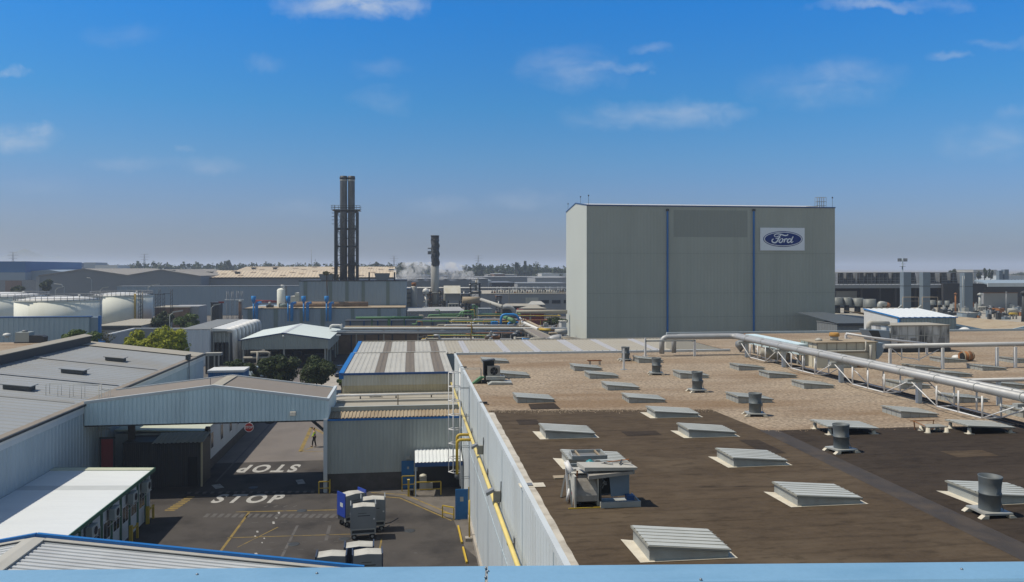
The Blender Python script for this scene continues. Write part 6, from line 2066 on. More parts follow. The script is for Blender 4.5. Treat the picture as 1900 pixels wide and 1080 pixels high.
# ================================================================== silver pipes and plant on the flat roof
fwd = lambda p: p.x * sa + p.y * ca
XPI, ZPI = 28.0, 10.3
pe = gz(1365, 628, ZPI)
y_el = gx(1368, 629, XPI).y
t = thing('pipe_bridge', 'twin silver pipes on a white truss running across the gravel roof', 'pipe bridge', (XPI, 45, ZR))
xs0 = wx(1228, y_el)
mb = MB().bend([(xs0, y_el, ZR + .2), (xs0, y_el, ZPI), (XPI - .25, y_el, ZPI), (XPI - .25, 8, ZPI)], .22, .55, n=12)
part(t, 'pipe', mb, M['silver'])
mb = MB().bend([(xs0 + 1.25, y_el + .55, ZR + .2), (xs0 + 1.25, y_el + .55, ZPI + .02), (XPI + .3, y_el + .55, ZPI + .02), (XPI + .3, 8, ZPI + .02)], .2, .55, n=12)
part(t, 'pipe', mb, M['silver'])
xm = wx(1285, y_el)
for x in (xm, xs0 - 1.6):
    part(t, 'post', MB().box(x - .08, x + .08, y_el - .6, y_el - .44, ZR, ZPI - .2), M['white_steel'])
mb = MB().box(xs0 - 1.6, xm, y_el - .6, y_el - .46, ZPI - .32, ZPI - .2)
part(t, 'post_beam', mb, M['curb'])
posts = [gx(1704, 700, XPI).y, gx(1560, 668, XPI).y, gx(1453.6, 645, XPI).y]
d_ = posts[0] - (posts[1] - posts[0])
posts = [d_ - (posts[1] - posts[0]), d_] + posts + [gx(1385, 630, XPI).y]
for i, y in enumerate(posts):
    part(t, 'post', MB().box(XPI - .1, XPI + .14, y - .12, y + .12, ZR, ZPI - .42), M['clad_pale'])
    part(t, 'saddle', MB().box(XPI - .75, XPI + .75, y - .16, y + .16, ZPI - .42, ZPI - .26), M['curb'])
zc = ZR + .22
for i in range(len(posts) - 1):
    ya, yb_ = posts[i], posts[i + 1]
    L_ = yb_ - ya
    y1, y2 = ya + L_ * .30, ya + L_ * .72
    mb = MB()
    for s in (-.5, .5):
        x = XPI + s
        mb.tube([(x, y1, zc), (x, y2, zc)], .04, 6)
        mb.tube([(x, ya, ZPI - .34), (x, y1, zc)], .032, 6).tube([(x, yb_, ZPI - .34), (x, y2, zc)], .032, 6)
        for y in (y1, (y1 + y2) / 2, y2):
            mb.tube([(x, y, zc), (x, y, ZPI - .3)], .045, 6)
    for y in (y1, y2):
        mb.tube([(XPI - .5, y, zc), (XPI + .5, y, zc)], .03, 6)
    part(t, 'truss', mb, M['white_steel'])
mb = MB()
for y in range(12, 66, 3):
    mb.tube([(XPI - .25, y, ZPI), (XPI - .25, y + .05, ZPI)], .245, 14).tube([(XPI + .3, y + 1.2, ZPI + .02), (XPI + .3, y + 1.25, ZPI + .02)], .222, 14)
part(t, 'flange', mb, M['curb'])
part(t, 'pipe_shadow_strip', MB().box(XPI + .75, XPI + 1.5, 10, 58, ZR + .006, ZR + .03), M['felt_dark'])  # dark strip painted where the twin pipes cast their shadow
# second pipe along x to the hopper
p = P(1745.5, 684)
YP2 = p.y
ZP2 = hz(641, 1745, YP2)
t = thing('silver_pipe', 'long silver pipe from the grey hopper running off to the picture edge', 'pipe', (50, YP2, ZR))
xh = wx(1640, YP2)
part(t, 'pipe', MB().tube([(xh, YP2, ZP2), (75, YP2, ZP2 + .1)], .17, 12), M['silver'])
for px in (1648, 1745.5, 1846, 1880):
    x = wx(px, YP2)
    part(t, 'post', MB().box(x - .09, x + .09, YP2 - .3, YP2 - .14, ZR, ZP2 - .16), M['white_steel'])
x1_, x2_, x3_ = wx(1655, YP2), wx(1673, YP2), wx(1705, YP2)
mb = MB().tube([(x1_, YP2, ZP2 - .2), (x2_, YP2, ZR + .9), (x3_, YP2, ZR + .7), (wx(1742, YP2), YP2, ZP2 - .3)], .035, 6).tube([(x2_, YP2, ZR + .7), (x2_, YP2, ZP2)], .04, 6).tube([(x3_, YP2, ZR + .6), (x3_, YP2, ZP2)], .04, 6)
part(t, 'truss', mb, M['white_steel'])
p = P(1853, 752)
zq = hz(705, 1853, p.y)
t = thing('slim_pipe', 'slim silver pipe on a post behind the pipe bridge, ending at the picture edge', 'pipe', (p.x, p.y, ZR))
part(t, 'pipe', MB().tube([(XPI + .9, p.y, zq), (60, p.y, zq)], .11, 10), M['silver'])
part(t, 'post', MB().box(p.x - .09, p.x + .09, p.y - .08, p.y + .08, ZR, zq - .1), M['clad_pale'])
# pale blue duct
t = thing('box_duct', 'pale blue box duct lying behind the silver pipes', 'duct', (29.6, 64, ZR))
ya, yb_ = gx(1387, 622, 29.7).y, gx(1487, 645, 29.7).y
part(t, 'duct', MB().box(29.5, 30.4, yb_, ya, ZPI - .75, ZPI + .05), M['clad_bridge'])
part(t, 'end_cap', MB().box(29.45, 30.45, ya + .001, ya + .12, ZPI - .8, ZPI + .1), M['rust'])
for y in (yb_ + .8, ya - 1):
    part(t, 'leg', MB().box(29.8, 29.95, y, y + .15, ZR, ZPI - .751), M['curb'])
for px, py, rr, lab in ((1374, 640, .45, 'grey bulging cyclone hopper under the pipe elbow'), (1441, 656, .8, 'dull round pipe drum lying under the silver pipes')):
    c = gx(px, py, XPI + (1.2 if rr < .5 else .9))
    tt = thing('cyclone_hopper' if rr < .5 else 'pipe_drum', lab, 'hopper' if rr < .5 else 'drum', (c.x, c.y, ZR))
    if rr < .5:
        part(tt, 'cone', MB().lathe([(.1, -.55), (rr, -.1), (rr, .25), (.2, .4)], tuple(c), 14), M['mid_steel'])
        part(tt, 'leg', MB().tube([(c.x, c.y, ZR), (c.x, c.y, c.z - .5)], .06, 6), M['white_steel'])
    else:
        part(tt, 'shell', MB().tube([(c.x - 1.4, c.y, c.z + .2), (c.x - .9, c.y, c.z + .1), (c.x + .7, c.y, c.z - .2), (c.x + 1.1, c.y, c.z - .3)], [.25, .42, .42, .25], 12), M['roof_stone'])
        part(tt, 'leg', MB().box(c.x - .1, c.x + .05, c.y - .1, c.y + .05, ZR, c.z - .45), M['clad_pale'])
# beige plant box
Yb = 56.2
bx0, bx1 = wx(1516, Yb), wx(1625, Yb)
zt = hz(635, 1570, Yb)
t = thing('plant_enclosure', 'cream panelled plant box with rust-streaked lid on the gravel roof', 'plant enclosure', (bx0, Yb, ZR))
part(t, 'wall', MB().box(bx0, bx1, Yb, Yb + 2.5, ZR, zt - .05), pm('cream_panel', (.56, .54, .45), .6, var=.06, dirt=(.38, .32, .22), dirt_amt=.5, dirt_scale=.8, dirt_stretch=(1, 1, .3)))
part(t, 'roof', MB().box(bx0 - .12, bx1 + .12, Yb - .12, Yb + 2.62, zt - .049, zt + .02), M['roof_tan'])
mb = MB()
for k in range(7):
    x = bx0 + (bx1 - bx0) * k / 6
    mb.box(x - .03, x + .03, Yb - .03, Yb - .001, ZR + 1.2, zt - .05)
for k in range(1, 4):
    y = Yb + 2.5 * k / 4
    mb.box(bx0 - .03, bx0 - .001, y - .03, y + .03, ZR, zt - .05)
mb.box(bx0 - .04, bx1 - .6, Yb - .05, Yb - .002, ZR + 1.1, ZR + 1.2)
part(t, 'joint', mb, M['roof_stone'])
mb = MB().bend([(bx0 + .5, Yb - .15, ZR + 1.25), (bx1 - .9, Yb - .15, ZR + 1.25), (bx1 - .9, Yb - .15, ZR + 2.0)], .06, .15, n=6).tube([(bx1 - .55, Yb - .2, ZR + .1), (bx1 - .55, Yb - .2, zt - .2)], .1, 8)
part(t, 'conduit', mb, M['roof_light'])
mb = MB()
for k in range(5):
    mb.box(bx1 - 1.5 + k * .22, bx1 - 1.36 + k * .22, Yb - .25, Yb - .02, ZR + .05, ZR + .35 + .12 * (k % 3))
part(t, 'valve', mb, M['rust'])
c = gy(1548, 628, Yb + 1.4)
v = part(t, 'vent', MB().lathe([(.3, 0), (.3, .36)], (c.x, Yb + 1.4, zt), 14), M['roof_light'])
part(v, 'cowl', MB().lathe([(.36, .34), (.38, .36), (.36, .6), (.3, .62)], (c.x, Yb + 1.4, zt), 14), pm('ochre_rust', (.40, .22, .06), .8, var=.25, scale=3))
c = gy(1519, 628, Yb + 1.2)
part(t, 'roof_cap', MB().lathe([(.26, 0), (.26, .1), (.12, .2), (.02, .22)], (c.x, Yb + 1.2, zt + .02), 12), M['roof_light'])
c0, c1 = wx(1625, Yb + .4) + .05, wx(1643, Yb + .4)
part(t, 'side_hopper', MB().extr([(c0, Yb + .4, zt - .1), (c1, Yb + .4, zt - .15), (c1 - .25, Yb + .4, zt - .95), (c0 + .15, Yb + .4, zt - 1.35), (c0, Yb + .4, zt - 1.35)], (0, 1.2, 0)), M['clad_steel'])
# rusty barrel and bag
p = P(1797, 670)
t = thing('rusty_barrel', 'rusty open barrel lying on its side on the gravel', 'barrel', (p.x, p.y, ZR))
u = (H - ZR) / (670 - PY0)
r_ = 9 * u
mb = MB().tube([(p.x - 13 * u, p.y, ZR + r_), (p.x + 8 * u, p.y + .2, ZR + r_)], r_, 18)
part(t, 'body', mb, M['rust'])
mb = MB()
for k in (0, .5, 1):
    x = p.x - 12 * u + 19 * u * k
    mb.tube([(x - .03, p.y + .2 * k, ZR + r_), (x + .03, p.y + .2 * k, ZR + r_)], r_ + .025, 18)
part(t, 'hoop', mb, M['roof_tan'])
part(t, 'mouth', MB().tube([(p.x - 13 * u - .05, p.y - .05, ZR + r_), (p.x - 13 * u - .01, p.y - .05, ZR + r_)], r_ * .75, 14), M['black'])
p = P(1775, 667)
solo('plastic_bag', 'crumpled white bag lying beside the rusty barrel', 'bag', MB().lathe([(.3, 0), (.42, .12), (.3, .3), (.12, .36), (.02, .38)], tuple(p), 9), M['white'])
# weathered white cabin
p = P(1653, 654)
Yw = p.y
w0, w1 = wx(1653, Yw), wx(1761, Yw)
zt = hz(603, 1707, Yw)
t = thing('weathered_plant_cabin', 'white plant cabin streaked with black grime, on the gravel roof', 'plant cabin', (w0, Yw, ZR))
part(t, 'wall', MB().box(w0, w1, Yw, Yw + 3, ZR + .35, zt - .08), pm('grimy_white_panel', (.52, .54, .55), .6, var=.08, scale=2, dirt=(.03, .033, .037), dirt_amt=.95, dirt_scale=1.1, dirt_stretch=(1, 1, .25)))
part(t, 'base', MB().box(w0 - .1, w1 + .1, Yw - .1, Yw + 3, ZR, ZR + .349), M['dark_steel'])
part(t, 'roof', MB().box(w0 - .1, w1 + .05, Yw - .15, Yw + 3.1, zt - .079, zt), M['roof_stone'])
mb = MB()
for k in range(8):
    x = w0 + (w1 - w0) * k / 7
    mb.box(x - .03, x + .03, Yw - .03, Yw - .002, ZR + .36, zt - .09)
mb.box(w0, w1, Yw - .035, Yw - .004, (ZR + zt) / 2 + .25, (ZR + zt) / 2 + .31)
part(t, 'joint', mb, M['curb'])
for k in (1.15, 2.7, 6.1):
    x = w0 + (w1 - w0) * k / 7
    part(t, 'hatch', MB().box(x - .28, x + .28, Yw - .05, Yw - .006, ZR + .7, ZR + 1.25), M['mid_steel'])
h0, h1 = wx(1612, Yw), wx(1651, Yw)
z0, z1 = hz(632, 1630, Yw), hz(612, 1630, Yw)
t = thing('intake_hood', 'dark slatted intake hood left of the grimy white cabin', 'hood', (h0, Yw, ZR))
part(t, 'hood', MB().extr([(h0, Yw, z1), (h1, Yw, z1 - .1), (h1, Yw, z0 - .5), (h0 + .55, Yw, z0)], (0, 1.6, 0)), M['clad_steel'])
part(t, 'grille', MB().extr([(h0 - .02, Yw - .01, z1 - .05), (h0 + .9, Yw - .01, z1 - .08), (h0 + 1.2, Yw - .01, z0 + .15), (h0 + .5, Yw - .01, z0 + .05)], (0, -.04, 0)), M['dark_steel'])
part(t, 'leg', MB().box(h1 - .5, h1 - .35, Yw + .4, Yw + .55, ZR, z0 - .2), M['mid_steel'])
part(t, 'top_pipe', MB().bend([(h0 + .3, Yw + .5, z1), (h0 + .3, Yw + .5, z1 + .6), (h1 + .2, Yw + .5, z1 + .5)], .22, .3), M['roof_light'])
t = thing('white_pipe_frame', 'white pipe frame sloping down before the grimy cabin', 'pipe', (wx(1570, 64), 64, ZR))
pf0, pf1, pf2 = gy(1570, 619, 64), gy(1620, 627, 64), gy(1720, 638, 64)
part(t, 'top_pipe', MB().tube([pf0, pf1, pf2], .1, 8), M['white_steel'])
part(t, 'low_pipe', MB().tube([pf0 + Vector((.1, 0, -.4)), pf1 + Vector((0, 0, -.45)), pf2 + Vector((-2, 0, -.3))], .07, 8), M['white_steel'])
for q in (pf0, pf1, pf2):
    part(t, 'post', MB().box(q.x - .08, q.x + .08, 63.95, 64.1, ZR, q.z - .08), M['white_steel'])

# ================================================================== right background
YQ = 110 * 1.0
t = thing('white_roof_shed', 'shed with white sunlit roof, blue trim and grey ribbed front', 'shed', (70, 104, 0))
Yq0 = 103.0
q0, q1 = wx(1668, Yq0), wx(1774, Yq0)
zq0 = hz(588.5, 1720, Yq0)
Yq1 = 111.5
zq1 = hz(572.5, 1665, Yq1)
mb = MB().rib((q0, Yq0, 0), (q1, Yq0, 0), (q0, Yq0, zq0), (q1, Yq0, zq0), .45, .06)
mb.extr([(q0 + .05, Yq0 + .05, 0), (q0 + .05, Yq1, 0), (q0 + .05, Yq1, zq1 - .05), (q0 + .05, Yq0 + .05, zq0 - .05)], (q1 - q0 - .1, 0, 0))
part(t, 'wall', mb, M['clad_grey'])
part(t, 'roof', MB().rib((q0 - .1, Yq0 - .2, zq0), (q1 + .1, Yq0 - .2, zq0), (q0 - .1, Yq1, zq1), (q1 + .1, Yq1, zq1), .9, .05), M['roof_white'])
part(t, 'side_wall', MB().extr([(q0 - .06, Yq0 + .3, 5), (q0 - .06, Yq1, 5), (q0 - .06, Yq1, zq1 - .1), (q0 - .06, Yq0 + .3, zq0 - .1)], (.09, 0, 0)), M['white'])
mb = MB().box(q0 - .1, q1 + .1, Yq0 - .28, Yq0 - .05, zq0 - .1, zq0 + .01).beam((q0 - .15, Yq0 - .1, zq0), (q0 - .15, Yq1, zq1), .12, .15)
mb.box(q0 - .15, q0 + .05, Yq0 - .22, Yq0 + .08, 4, zq0 - .2)
part(t, 'blue_trim', mb, M['blue_duct'])
# dark-eaved building between the high-bay store and the shed
t, x0, x1, z = block('low_service_building', 'low building with broad dark roof between the tall store and white roof', 'building', 1553, 1612, 600, 150, 8, 'clad_wh', 'clad_wh', pitch=.6)
part(t, 'dark_roof', MB().extr([(x0 - .2, 149.5, z + .01), (x1 + 4, 149.5, z + .01), (x1 - 1.0, 166, z + 1.3), (x0 - .2, 166, z + 1.3)], (0, 0, .06)), M['slate'])
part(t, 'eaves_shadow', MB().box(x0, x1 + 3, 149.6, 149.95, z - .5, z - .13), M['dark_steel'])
# wide low roof deck carrying fans and pipes
ZD = 4.5
t = thing('fan_hall', 'wide low hall with dusty flat roof carrying fans and pipes', 'factory hall', (150, 160, 0))
part(t, 'wall', MB().box(97, 330, 166.5, 218, 0, ZD - .1).box(112, 330, 124, 166.4, 0, ZD - .1), M['clad_wh'])
part(t, 'roof', MB().box(96.8, 330, 166.45, 218.2, ZD - .099, ZD).box(111.8, 330, 123.8, 166.44, ZD - .099, ZD), M['roof_stone'])


def bladed_fan(px, pw, pyt, pym, pyb, label, m='curb'):
    c = gz(px, pyb, ZD)
    u = (H - ZD) / (pyb - PY0)
    t = thing('roof_fan', label, 'fan', (c.x, c.y, ZD), 'big drum fans on the far hall roof')
    r = pw / 2 * u
    zm, zt = ZD + (pyb - pym) * u, ZD + (pyb - pyt) * u
    part(t, 'base', MB().lathe([(r * .55, 0), (r * .5, zm - ZD)], tuple(c), 16), M['dark_steel'])
    part(t, 'drum', MB().lathe([(r, zm - ZD), (r * .98, zt - ZD), (r * .9, zt - ZD), (r * .85, zm - ZD + .3)], tuple(c), 24, cap=False), M[m])
    part(t, 'rotor', MB().lathe([(r * .88, zm - ZD + .2), (r * .88, zm - ZD + .3)], tuple(c), 24), M['black'])


for i, (px, pw, a, b, c_) in enumerate(((1553, 22, 552, 566, 581), (1571, 18, 552, 566, 581), (1591, 21, 553, 568, 581), (1613.5, 23, 555, 570, 582))):
    bladed_fan(px, pw, a, b, c_, 'big grey drum fan, %s right of the tall store' % ORD[i], 'drum')
for i, (px, pw, a, b, c_) in enumerate(((1743, 8, 558, 566, 580), (1757, 9, 558, 567, 582), (1729, 13, 557, 566, 576))):
    bladed_fan(px, pw, a, b, c_, 'small drum fan behind the white roof, %s from the tall store' % ORD[(1, 2, 0)[i]], 'drum')
c = gz(1640, 572, ZD)
t = thing('rusty_duct', 'pale curved duct with a rusty end beside the drum fans', 'duct', tuple(c))
part(t, 'elbow', MB().bend([(c.x - 1.3, c.y, ZD), (c.x - 1.3, c.y, ZD + 1.5), (c.x + .6, c.y, ZD + 1.1)], .75, .8), M['curb'])
part(t, 'end', MB().tube([(c.x + .61, c.y, ZD + 1.1), (c.x + 1.6, c.y, ZD + .75)], .72, 12), M['rust'])
# long dark-fronted hall
YD = 222.0
x0, x1 = wx(1530, YD), wx(1810, YD)
zt_, zo, zb_ = hz(528, 1640, YD), hz(534, 1640, YD), ZD
t = thing('louvre_hall', 'long hall with dark open front and a row of fan housings on top', 'factory hall', (x0, YD, 0))
part(t, 'roof', MB().box(x0, x1, YD - 4, YD + 40, zo, zt_), M['clad_wh'])
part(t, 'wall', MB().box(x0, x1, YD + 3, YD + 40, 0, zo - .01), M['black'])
part(t, 'pale_panel', MB().box(wx(1552, YD + 2), wx(1590, YD + 2), YD + 2, YD + 2.9, ZD, zo - 1), M['plaster'])
mb = MB()
for px in (1597, 1631, 1660, 1697, 1740, 1765, 1785):
    mb.box(wx(px, YD), wx(px, YD) + .5, YD - .2, YD + .3, ZD, zo)
part(t, 'column', mb, M['hut_dark'])
mb = MB()
for k in range(3):
    z = zt_ + .5 + k * .75
    mb.tube([(x0, YD - 3.8, z), (x1, YD - 3.8, z)], .05, 4)
for k in range(40):
    x = x0 + (x1 - x0) * k / 39
    mb.tube([(x, YD - 3.8, zt_), (x, YD - 3.8, zt_ + 3.2)], .05, 4)
mb.tube([(x0, YD - 3.8, hz(505.5, 1640, YD)), (x1, YD - 3.8, hz(505.5, 1640, YD))], .09, 4)
part(t, 'guard_rail', mb, M['mid_steel'])
for i, (a, b, c_) in enumerate(((1552, 1558, 1566), (1568, 1573, 1584), (1586, 1596, 1604), (1604, 1608, 1622), (1622, 1628, 1641), (1638, 1642, 1650), (1652, 1657, 1676), (1690, 1691, 1700), (1713, 1726, 1736), (1741, 1747, 1758), (1762, 1766, 1776), (1786, 1787, 1793))):
    Y = YD + 8
    zt2 = hz(505.5, b, Y)
    A, B_, C2 = wx(a, Y), wx(b, Y), wx(c_, Y)
    t2 = thing('fan_housing', 'dark louvred fan housing on the long hall roof, %s from the tall store' % ORD[i], 'fan housing', (B_, Y, zt_), 'fan housings on the long hall roof')
    part(t2, 'housing', MB().extr([(B_, Y, zt_), (C2 + .15, Y, zt_), (C2 - .35, Y, zt2), (B_, Y, zt2)], (0, 4, 0)), M['hut_dark'])
    B_ = A + (B_ - A) * .45
    part(t2, 'side_panel', MB().extr([(A + .3, Y + .3, zt_), (B_ - .01, Y, zt_), (B_ - .01, Y, zt2), (A + .4, Y + .3, zt2)], (0, 3.9, 0)), M['mid_steel'])
for i, (a, b, c_, Y, pt_, pb_) in enumerate(((1675, 1680, 1690.5, 190, 505, 577), (1711, 1716, 1726, 188, 505, 575), (1788, 1793, 1805, 186, 506, 572), (1863, 1864, 1872, 300, 500, 519), (1853, 1854, 1861, 300, 502, 518))):
    A, B_, C2 = wx(a, Y), wx(b, Y), wx(c_, Y)
    z1 = hz(pt_, b, Y)
    t2 = thing('square_flue', 'tall square blue-grey flue in the right background, %s along' % ORD[(0, 1, 2, 4, 3)[i]], 'flue', (B_, Y, ZD), 'square flues in the right background')
    zz0 = ZD if i < 3 else 0
    w_ = C2 - B_
    part(t2, 'shaft', MB().box(A + .25, C2, Y, Y + w_, zz0, z1), M['flue'])
    part(t2, 'band', MB().box(A + .2, C2 + .05, Y - .05, Y + w_ + .05, zz0 + (z1 - zz0) * .66, zz0 + (z1 - zz0) * .67), M['dark_steel'])
    if i < 2:
        mb = MB()
        za_ = hz(551, b, Y)
        for x in (A - 1, C2 + 1):
            mb.tube([(x, Y - 1.5, ZD), (x, Y - 1.5, za_)], .07, 5)
        mb.tube([(A - 1, Y - 1.5, za_), (C2 + 1, Y - 1.5, za_)], .08, 5).tube([(A - 1, Y - 1.5, za_ - 1), (C2 + 1, Y - 1.5, za_ - 1)], .05, 5)
        part(t2, 'access_frame', mb, M['roof_tan'])
        part(t2, 'elbow', MB().beam((A - 2.2, Y, ZD + .3), (A - .2, Y, ZD + 2), .5), M['curb'])
t = thing('ladder_tower', 'thin lattice ladder beside the third square flue', 'ladder', (wx(1785, 186), 186, ZD))
mb = MB()
for px in (1783.5, 1787):
    mb.tube([(wx(px, 186), 185.5, ZD), (wx(px, 186), 185.5, hz(512, px, 186))], .06, 4)
part(t, 'rail', mb, M['curb'])
mb = MB()
for k in range(16):
    z = ZD + .4 + k * .5
    mb.tube([(wx(1783.5, 186), 185.5, z), (wx(1787, 186), 185.5, z)], .04, 4)
part(t, 'rung', mb, M['curb'])
# canopy hall at far right
YC = 205.0
x0, x1 = wx(1803, YC), wx(1960, YC)
z0, z1 = hz(527, 1850, YC), hz(519.5, 1850, YC)
t = thing('canopy_hall', 'pale flat canopy over a dark bay at the right picture edge', 'canopy', (x0, YC, 0))
part(t, 'roof', MB().extr([(x0, YC - 6, z0), (x1, YC - 6, z0), (x1, YC - 1, z1 - .3), (x0, YC - 1, z1 - .3)], (0, 0, .35)), M['clad_steel'])
part(t, 'fascia', MB().box(x0, x1, YC - 6.2, YC - 6.01, z0 - .6, z0 + .4), M['clad_pale'])
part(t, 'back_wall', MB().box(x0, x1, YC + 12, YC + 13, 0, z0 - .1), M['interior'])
part(t, 'truss', MB().box(x0, x1, YC - 5.5, YC - 5, z0 - 1.3, z0 - 1.1).box(x0, x1, YC + 5, YC + 5.4, z0 - 1.9, z0 - .7), M['dark_steel'])
q0, q1 = wx(1825, YC - 3), wx(1888, YC - 3)
part(t, 'pale_wall', MB().box(q0, q1, YC - 3, YC - 2, ZD, hz(544, 1850, YC - 3)), M['plaster'])
part(t, 'wall_rail', MB().box(q0, q1, YC - 3.2, YC - 3.01, hz(544, 1850, YC - 3), hz(543, 1850, YC - 3)), M['rust'])
# clutter on the far roof
cr = random.Random(21)
CL = [('tall rusty pipe stack', 1773, 546, 583, 3, 'rust'), ('pale tapering flue', 1818, 548, 577, 5, 'curb'), ('thin white pole', 1841, 549, 566, 2, 'white_steel'),
      ('thin steel pole', 1867, 543, 586, 2, 'mid_steel'), ('dark flue with cap', 1858, 552, 565, 4, 'dark_steel'), ('thin rusty pole', 1803, 543, 568, 2, 'rust'),
      ('short white pole', 1875, 575, 586, 3, 'white_steel'), ('dark flue near the edge', 1899, 545, 597, 6, 'dark_steel'), ('grey stub flue', 1838, 572, 591, 4, 'mid_steel'), ('thin tan pole', 1793, 545, 570, 1.6, 'roof_tan')]
for lab, px, pt_, pb_, w_, m in CL:
    c = gz(px, min(max(pb_, 560), 598), ZD)
    u = (H - ZD) / (min(max(pb_, 560), 598) - PY0)
    h_ = (pb_ - pt_) * u
    t = thing('flue_pipe', lab + ' among the pipework at the right edge', 'flue', tuple(c), 'flues and poles among the right pipework')
    r = w_ / 2 * u
    part(t, 'shaft', MB().lathe([(r * 1.25, 0), (r, h_ * .4), (r * .9, h_)], tuple(c), 10), M[m])
    part(t, 'cap', MB().lathe([(r * 1.7, h_), (r * 1.7, h_ + r), (r * .4, h_ + r * 1.8)], tuple(c), 10), M[m])
for i, (px, py, L_, r_, m, lab) in enumerate(((1790, 566, 24, 3.2, 'silver', 'long horizontal silver vessel behind the right sheds'), (1850, 565, 40, 2.2, 'roof_stone', 'long pale pipe run at the right edge'),
                                         (1850, 573, 30, 1.6, 'rust', 'red-brown pipe run at the right edge'), (1878, 576, 20, 4, 'roof_light', 'pale horizontal tank at the right edge'), (1825, 570, 22, 1.6, 'roof_light', 'short pale pipe run near the tapering flue'), (1845, 579, 18, 2.6, 'dark_steel', 'dark machine bed under the red-brown pipe'), (1880, 582, 16, 2, 'yellow', 'yellow pipe cluster at the right edge'))):
    pb_ = py + 10
    c = gz(px, pb_, ZD)
    u = (H - ZD) / (pb_ - PY0)
    t = thing('pipe_run', lab, 'pipe', tuple(c), 'pipework at the right edge')
    z = ZD + 10 * u
    part(t, 'pipe', MB().tube([(c.x - L_ / 2 * u, c.y, z), (c.x + L_ / 2 * u, c.y, z)], r_ * u, 10), M[m])
    for s in (-.4, 0, .4):
        part(t, 'support', MB().box(c.x + s * L_ * u - .12, c.x + s * L_ * u + .12, c.y - .12, c.y + .12, ZD, z - r_ * u * .8), M['roof_stone'])
c = gz(1806, 590, ZD)
u = (H - ZD) / (590 - PY0)
t = thing('roof_cabin', 'small cabin with pale roof among the right pipework', 'cabin', tuple(c))
part(t, 'wall', MB().box(c.x - 10 * u, c.x + 12 * u, c.y, c.y + 4, ZD, ZD + 9 * u), M['clad_steel'])
part(t, 'roof', MB().box(c.x - 11 * u, c.x + 10 * u, c.y - .3, c.y + 4.3, ZD + 9 * u, ZD + 9.8 * u), M['roof_light'])
for i in range(54):
    px, py = cr.uniform(1730, 1900), cr.uniform(564, 594)
    c = gz(px, py, ZD)
    w_ = cr.uniform(.5, 1.5)
    t = thing('roof_equipment', 'x', 'equipment', tuple(c), 'small equipment boxes among the right pipework')
    t['label'] = 'small equipment box standing among the pipes and flues at the right edge'
    hh = cr.uniform(.5, 1.9)
    m = cr.choice(['mid_steel', 'curb', 'flue', 'dark_steel', 'dark_steel', 'rust'])
    part(t, 'body', MB().box(c.x - w_ / 2, c.x + w_ / 2, c.y, c.y + w_, ZD, ZD + hh), M[m])
    part(t, 'top', MB().lathe([(w_ * .3, 0), (w_ * .25, .3)], (c.x, c.y + w_ / 2, ZD + hh), 8), M['mid_steel'])
# valley-roofed sheds with tan sheets
Y = 108
t = thing('tan_roof_shed', 'twin-gabled shed with weathered tan roof and dull brown rooflights at the right edge', 'shed', (wx(1776, Y), Y, 0))
G = [gy(1722, 592, Y), gy(1850, 617, Y), gy(1925, 601, Y), gy(1990, 615, Y)]
mb, mw, mt = MB(), MB(), MB()
for a, b in zip(G, G[1:]):
    mb.rib(a, b, a + Vector((0, 24, 0)), b + Vector((0, 24, 0)), .9, .06)
    mt.beam(a + Vector((0, -.12, -.05)), b + Vector((0, -.12, -.05)), .12, .3)
part(t, 'roof', mb, M['roof_tan'])
part(t, 'wall', mw.extr([(G[0].x, Y, 0), (G[3].x, Y, 0), G[3], G[2], G[1], G[0]], (0, .3, -.02)), M['clad_steel'])
part(t, 'verge_trim', mt, M['clad_bridge'])
for u, v in ((.42, 7), (.68, 5), (.3, 15)):
    a, b = G[0].lerp(G[1], u), G[0].lerp(G[1], u + .17)
    part(t, 'rooflight', MB().rib(a + Vector((0, v, .1)), b + Vector((0, v, .1)), a + Vector((0, v + 4, .1)), b + Vector((0, v + 4, .1)), .9, .06), M['roof_brown'])
Y = 91
t = thing('stone_roof_annexe', 'low annexe with stone-coloured roof just behind the far gravel roof at right', 'annexe', (wx(1774, Y), Y, 0))
a, b = gy(1774, 633, Y), gy(2000, 640, Y)
c, d = gy(1774, 618, Y + 9), gy(2000, 619, Y + 9)
part(t, 'roof', MB().rib(a, b, c, d, 1.0, .05), M['roof_stone'])
part(t, 'wall', MB().extr([(a.x, Y + .1, 0), (b.x, Y + .1, 0), (b.x, Y + .1, b.z - .05), (a.x, Y + .1, a.z - .05)], (0, 8, 0)), M['clad_grey'])
part(t, 'roof_edge', MB().beam(a, b, .15, .2).beam(a, c, .15, .2), M['roof_brown'])
c = gy(1790, 619, 90)
solo('roof_cowl', 'white conical roof cowl before the tan-roofed shed', 'cowl', MB().lathe([(1.0, -1.2), (1.2, 0), (1.2, .15), (.3, .75), (.05, .8)], tuple(c), 16), M['white'])
c = gz(1676, 540, ZD)
Y = 240
t = thing('antenna_mast', 'radio mast with antenna crown above the fan housings', 'mast', (wx(1674.5, Y), Y, 0))
x = wx(1674.5, Y)
part(t, 'pole', MB().tube([(x, Y, 0), (x, Y, hz(479, 1675, Y))], .22, 8), M['clad_steel'])
zz = hz(482.5, 1675, Y)
for k in range(6):
    a = k * math.pi / 3 + .3
    part(t, 'antenna', MB().box(x + 1.25 * math.cos(a) - .18, x + 1.25 * math.cos(a) + .18, Y + 1.2 * math.sin(a) - .15, Y + 1.2 * math.sin(a) + .15, zz - .5, zz + .55).beam((x, Y, zz), (x + 1.2 * math.cos(a), Y + 1.2 * math.sin(a), zz), .08), M['mid_steel'])
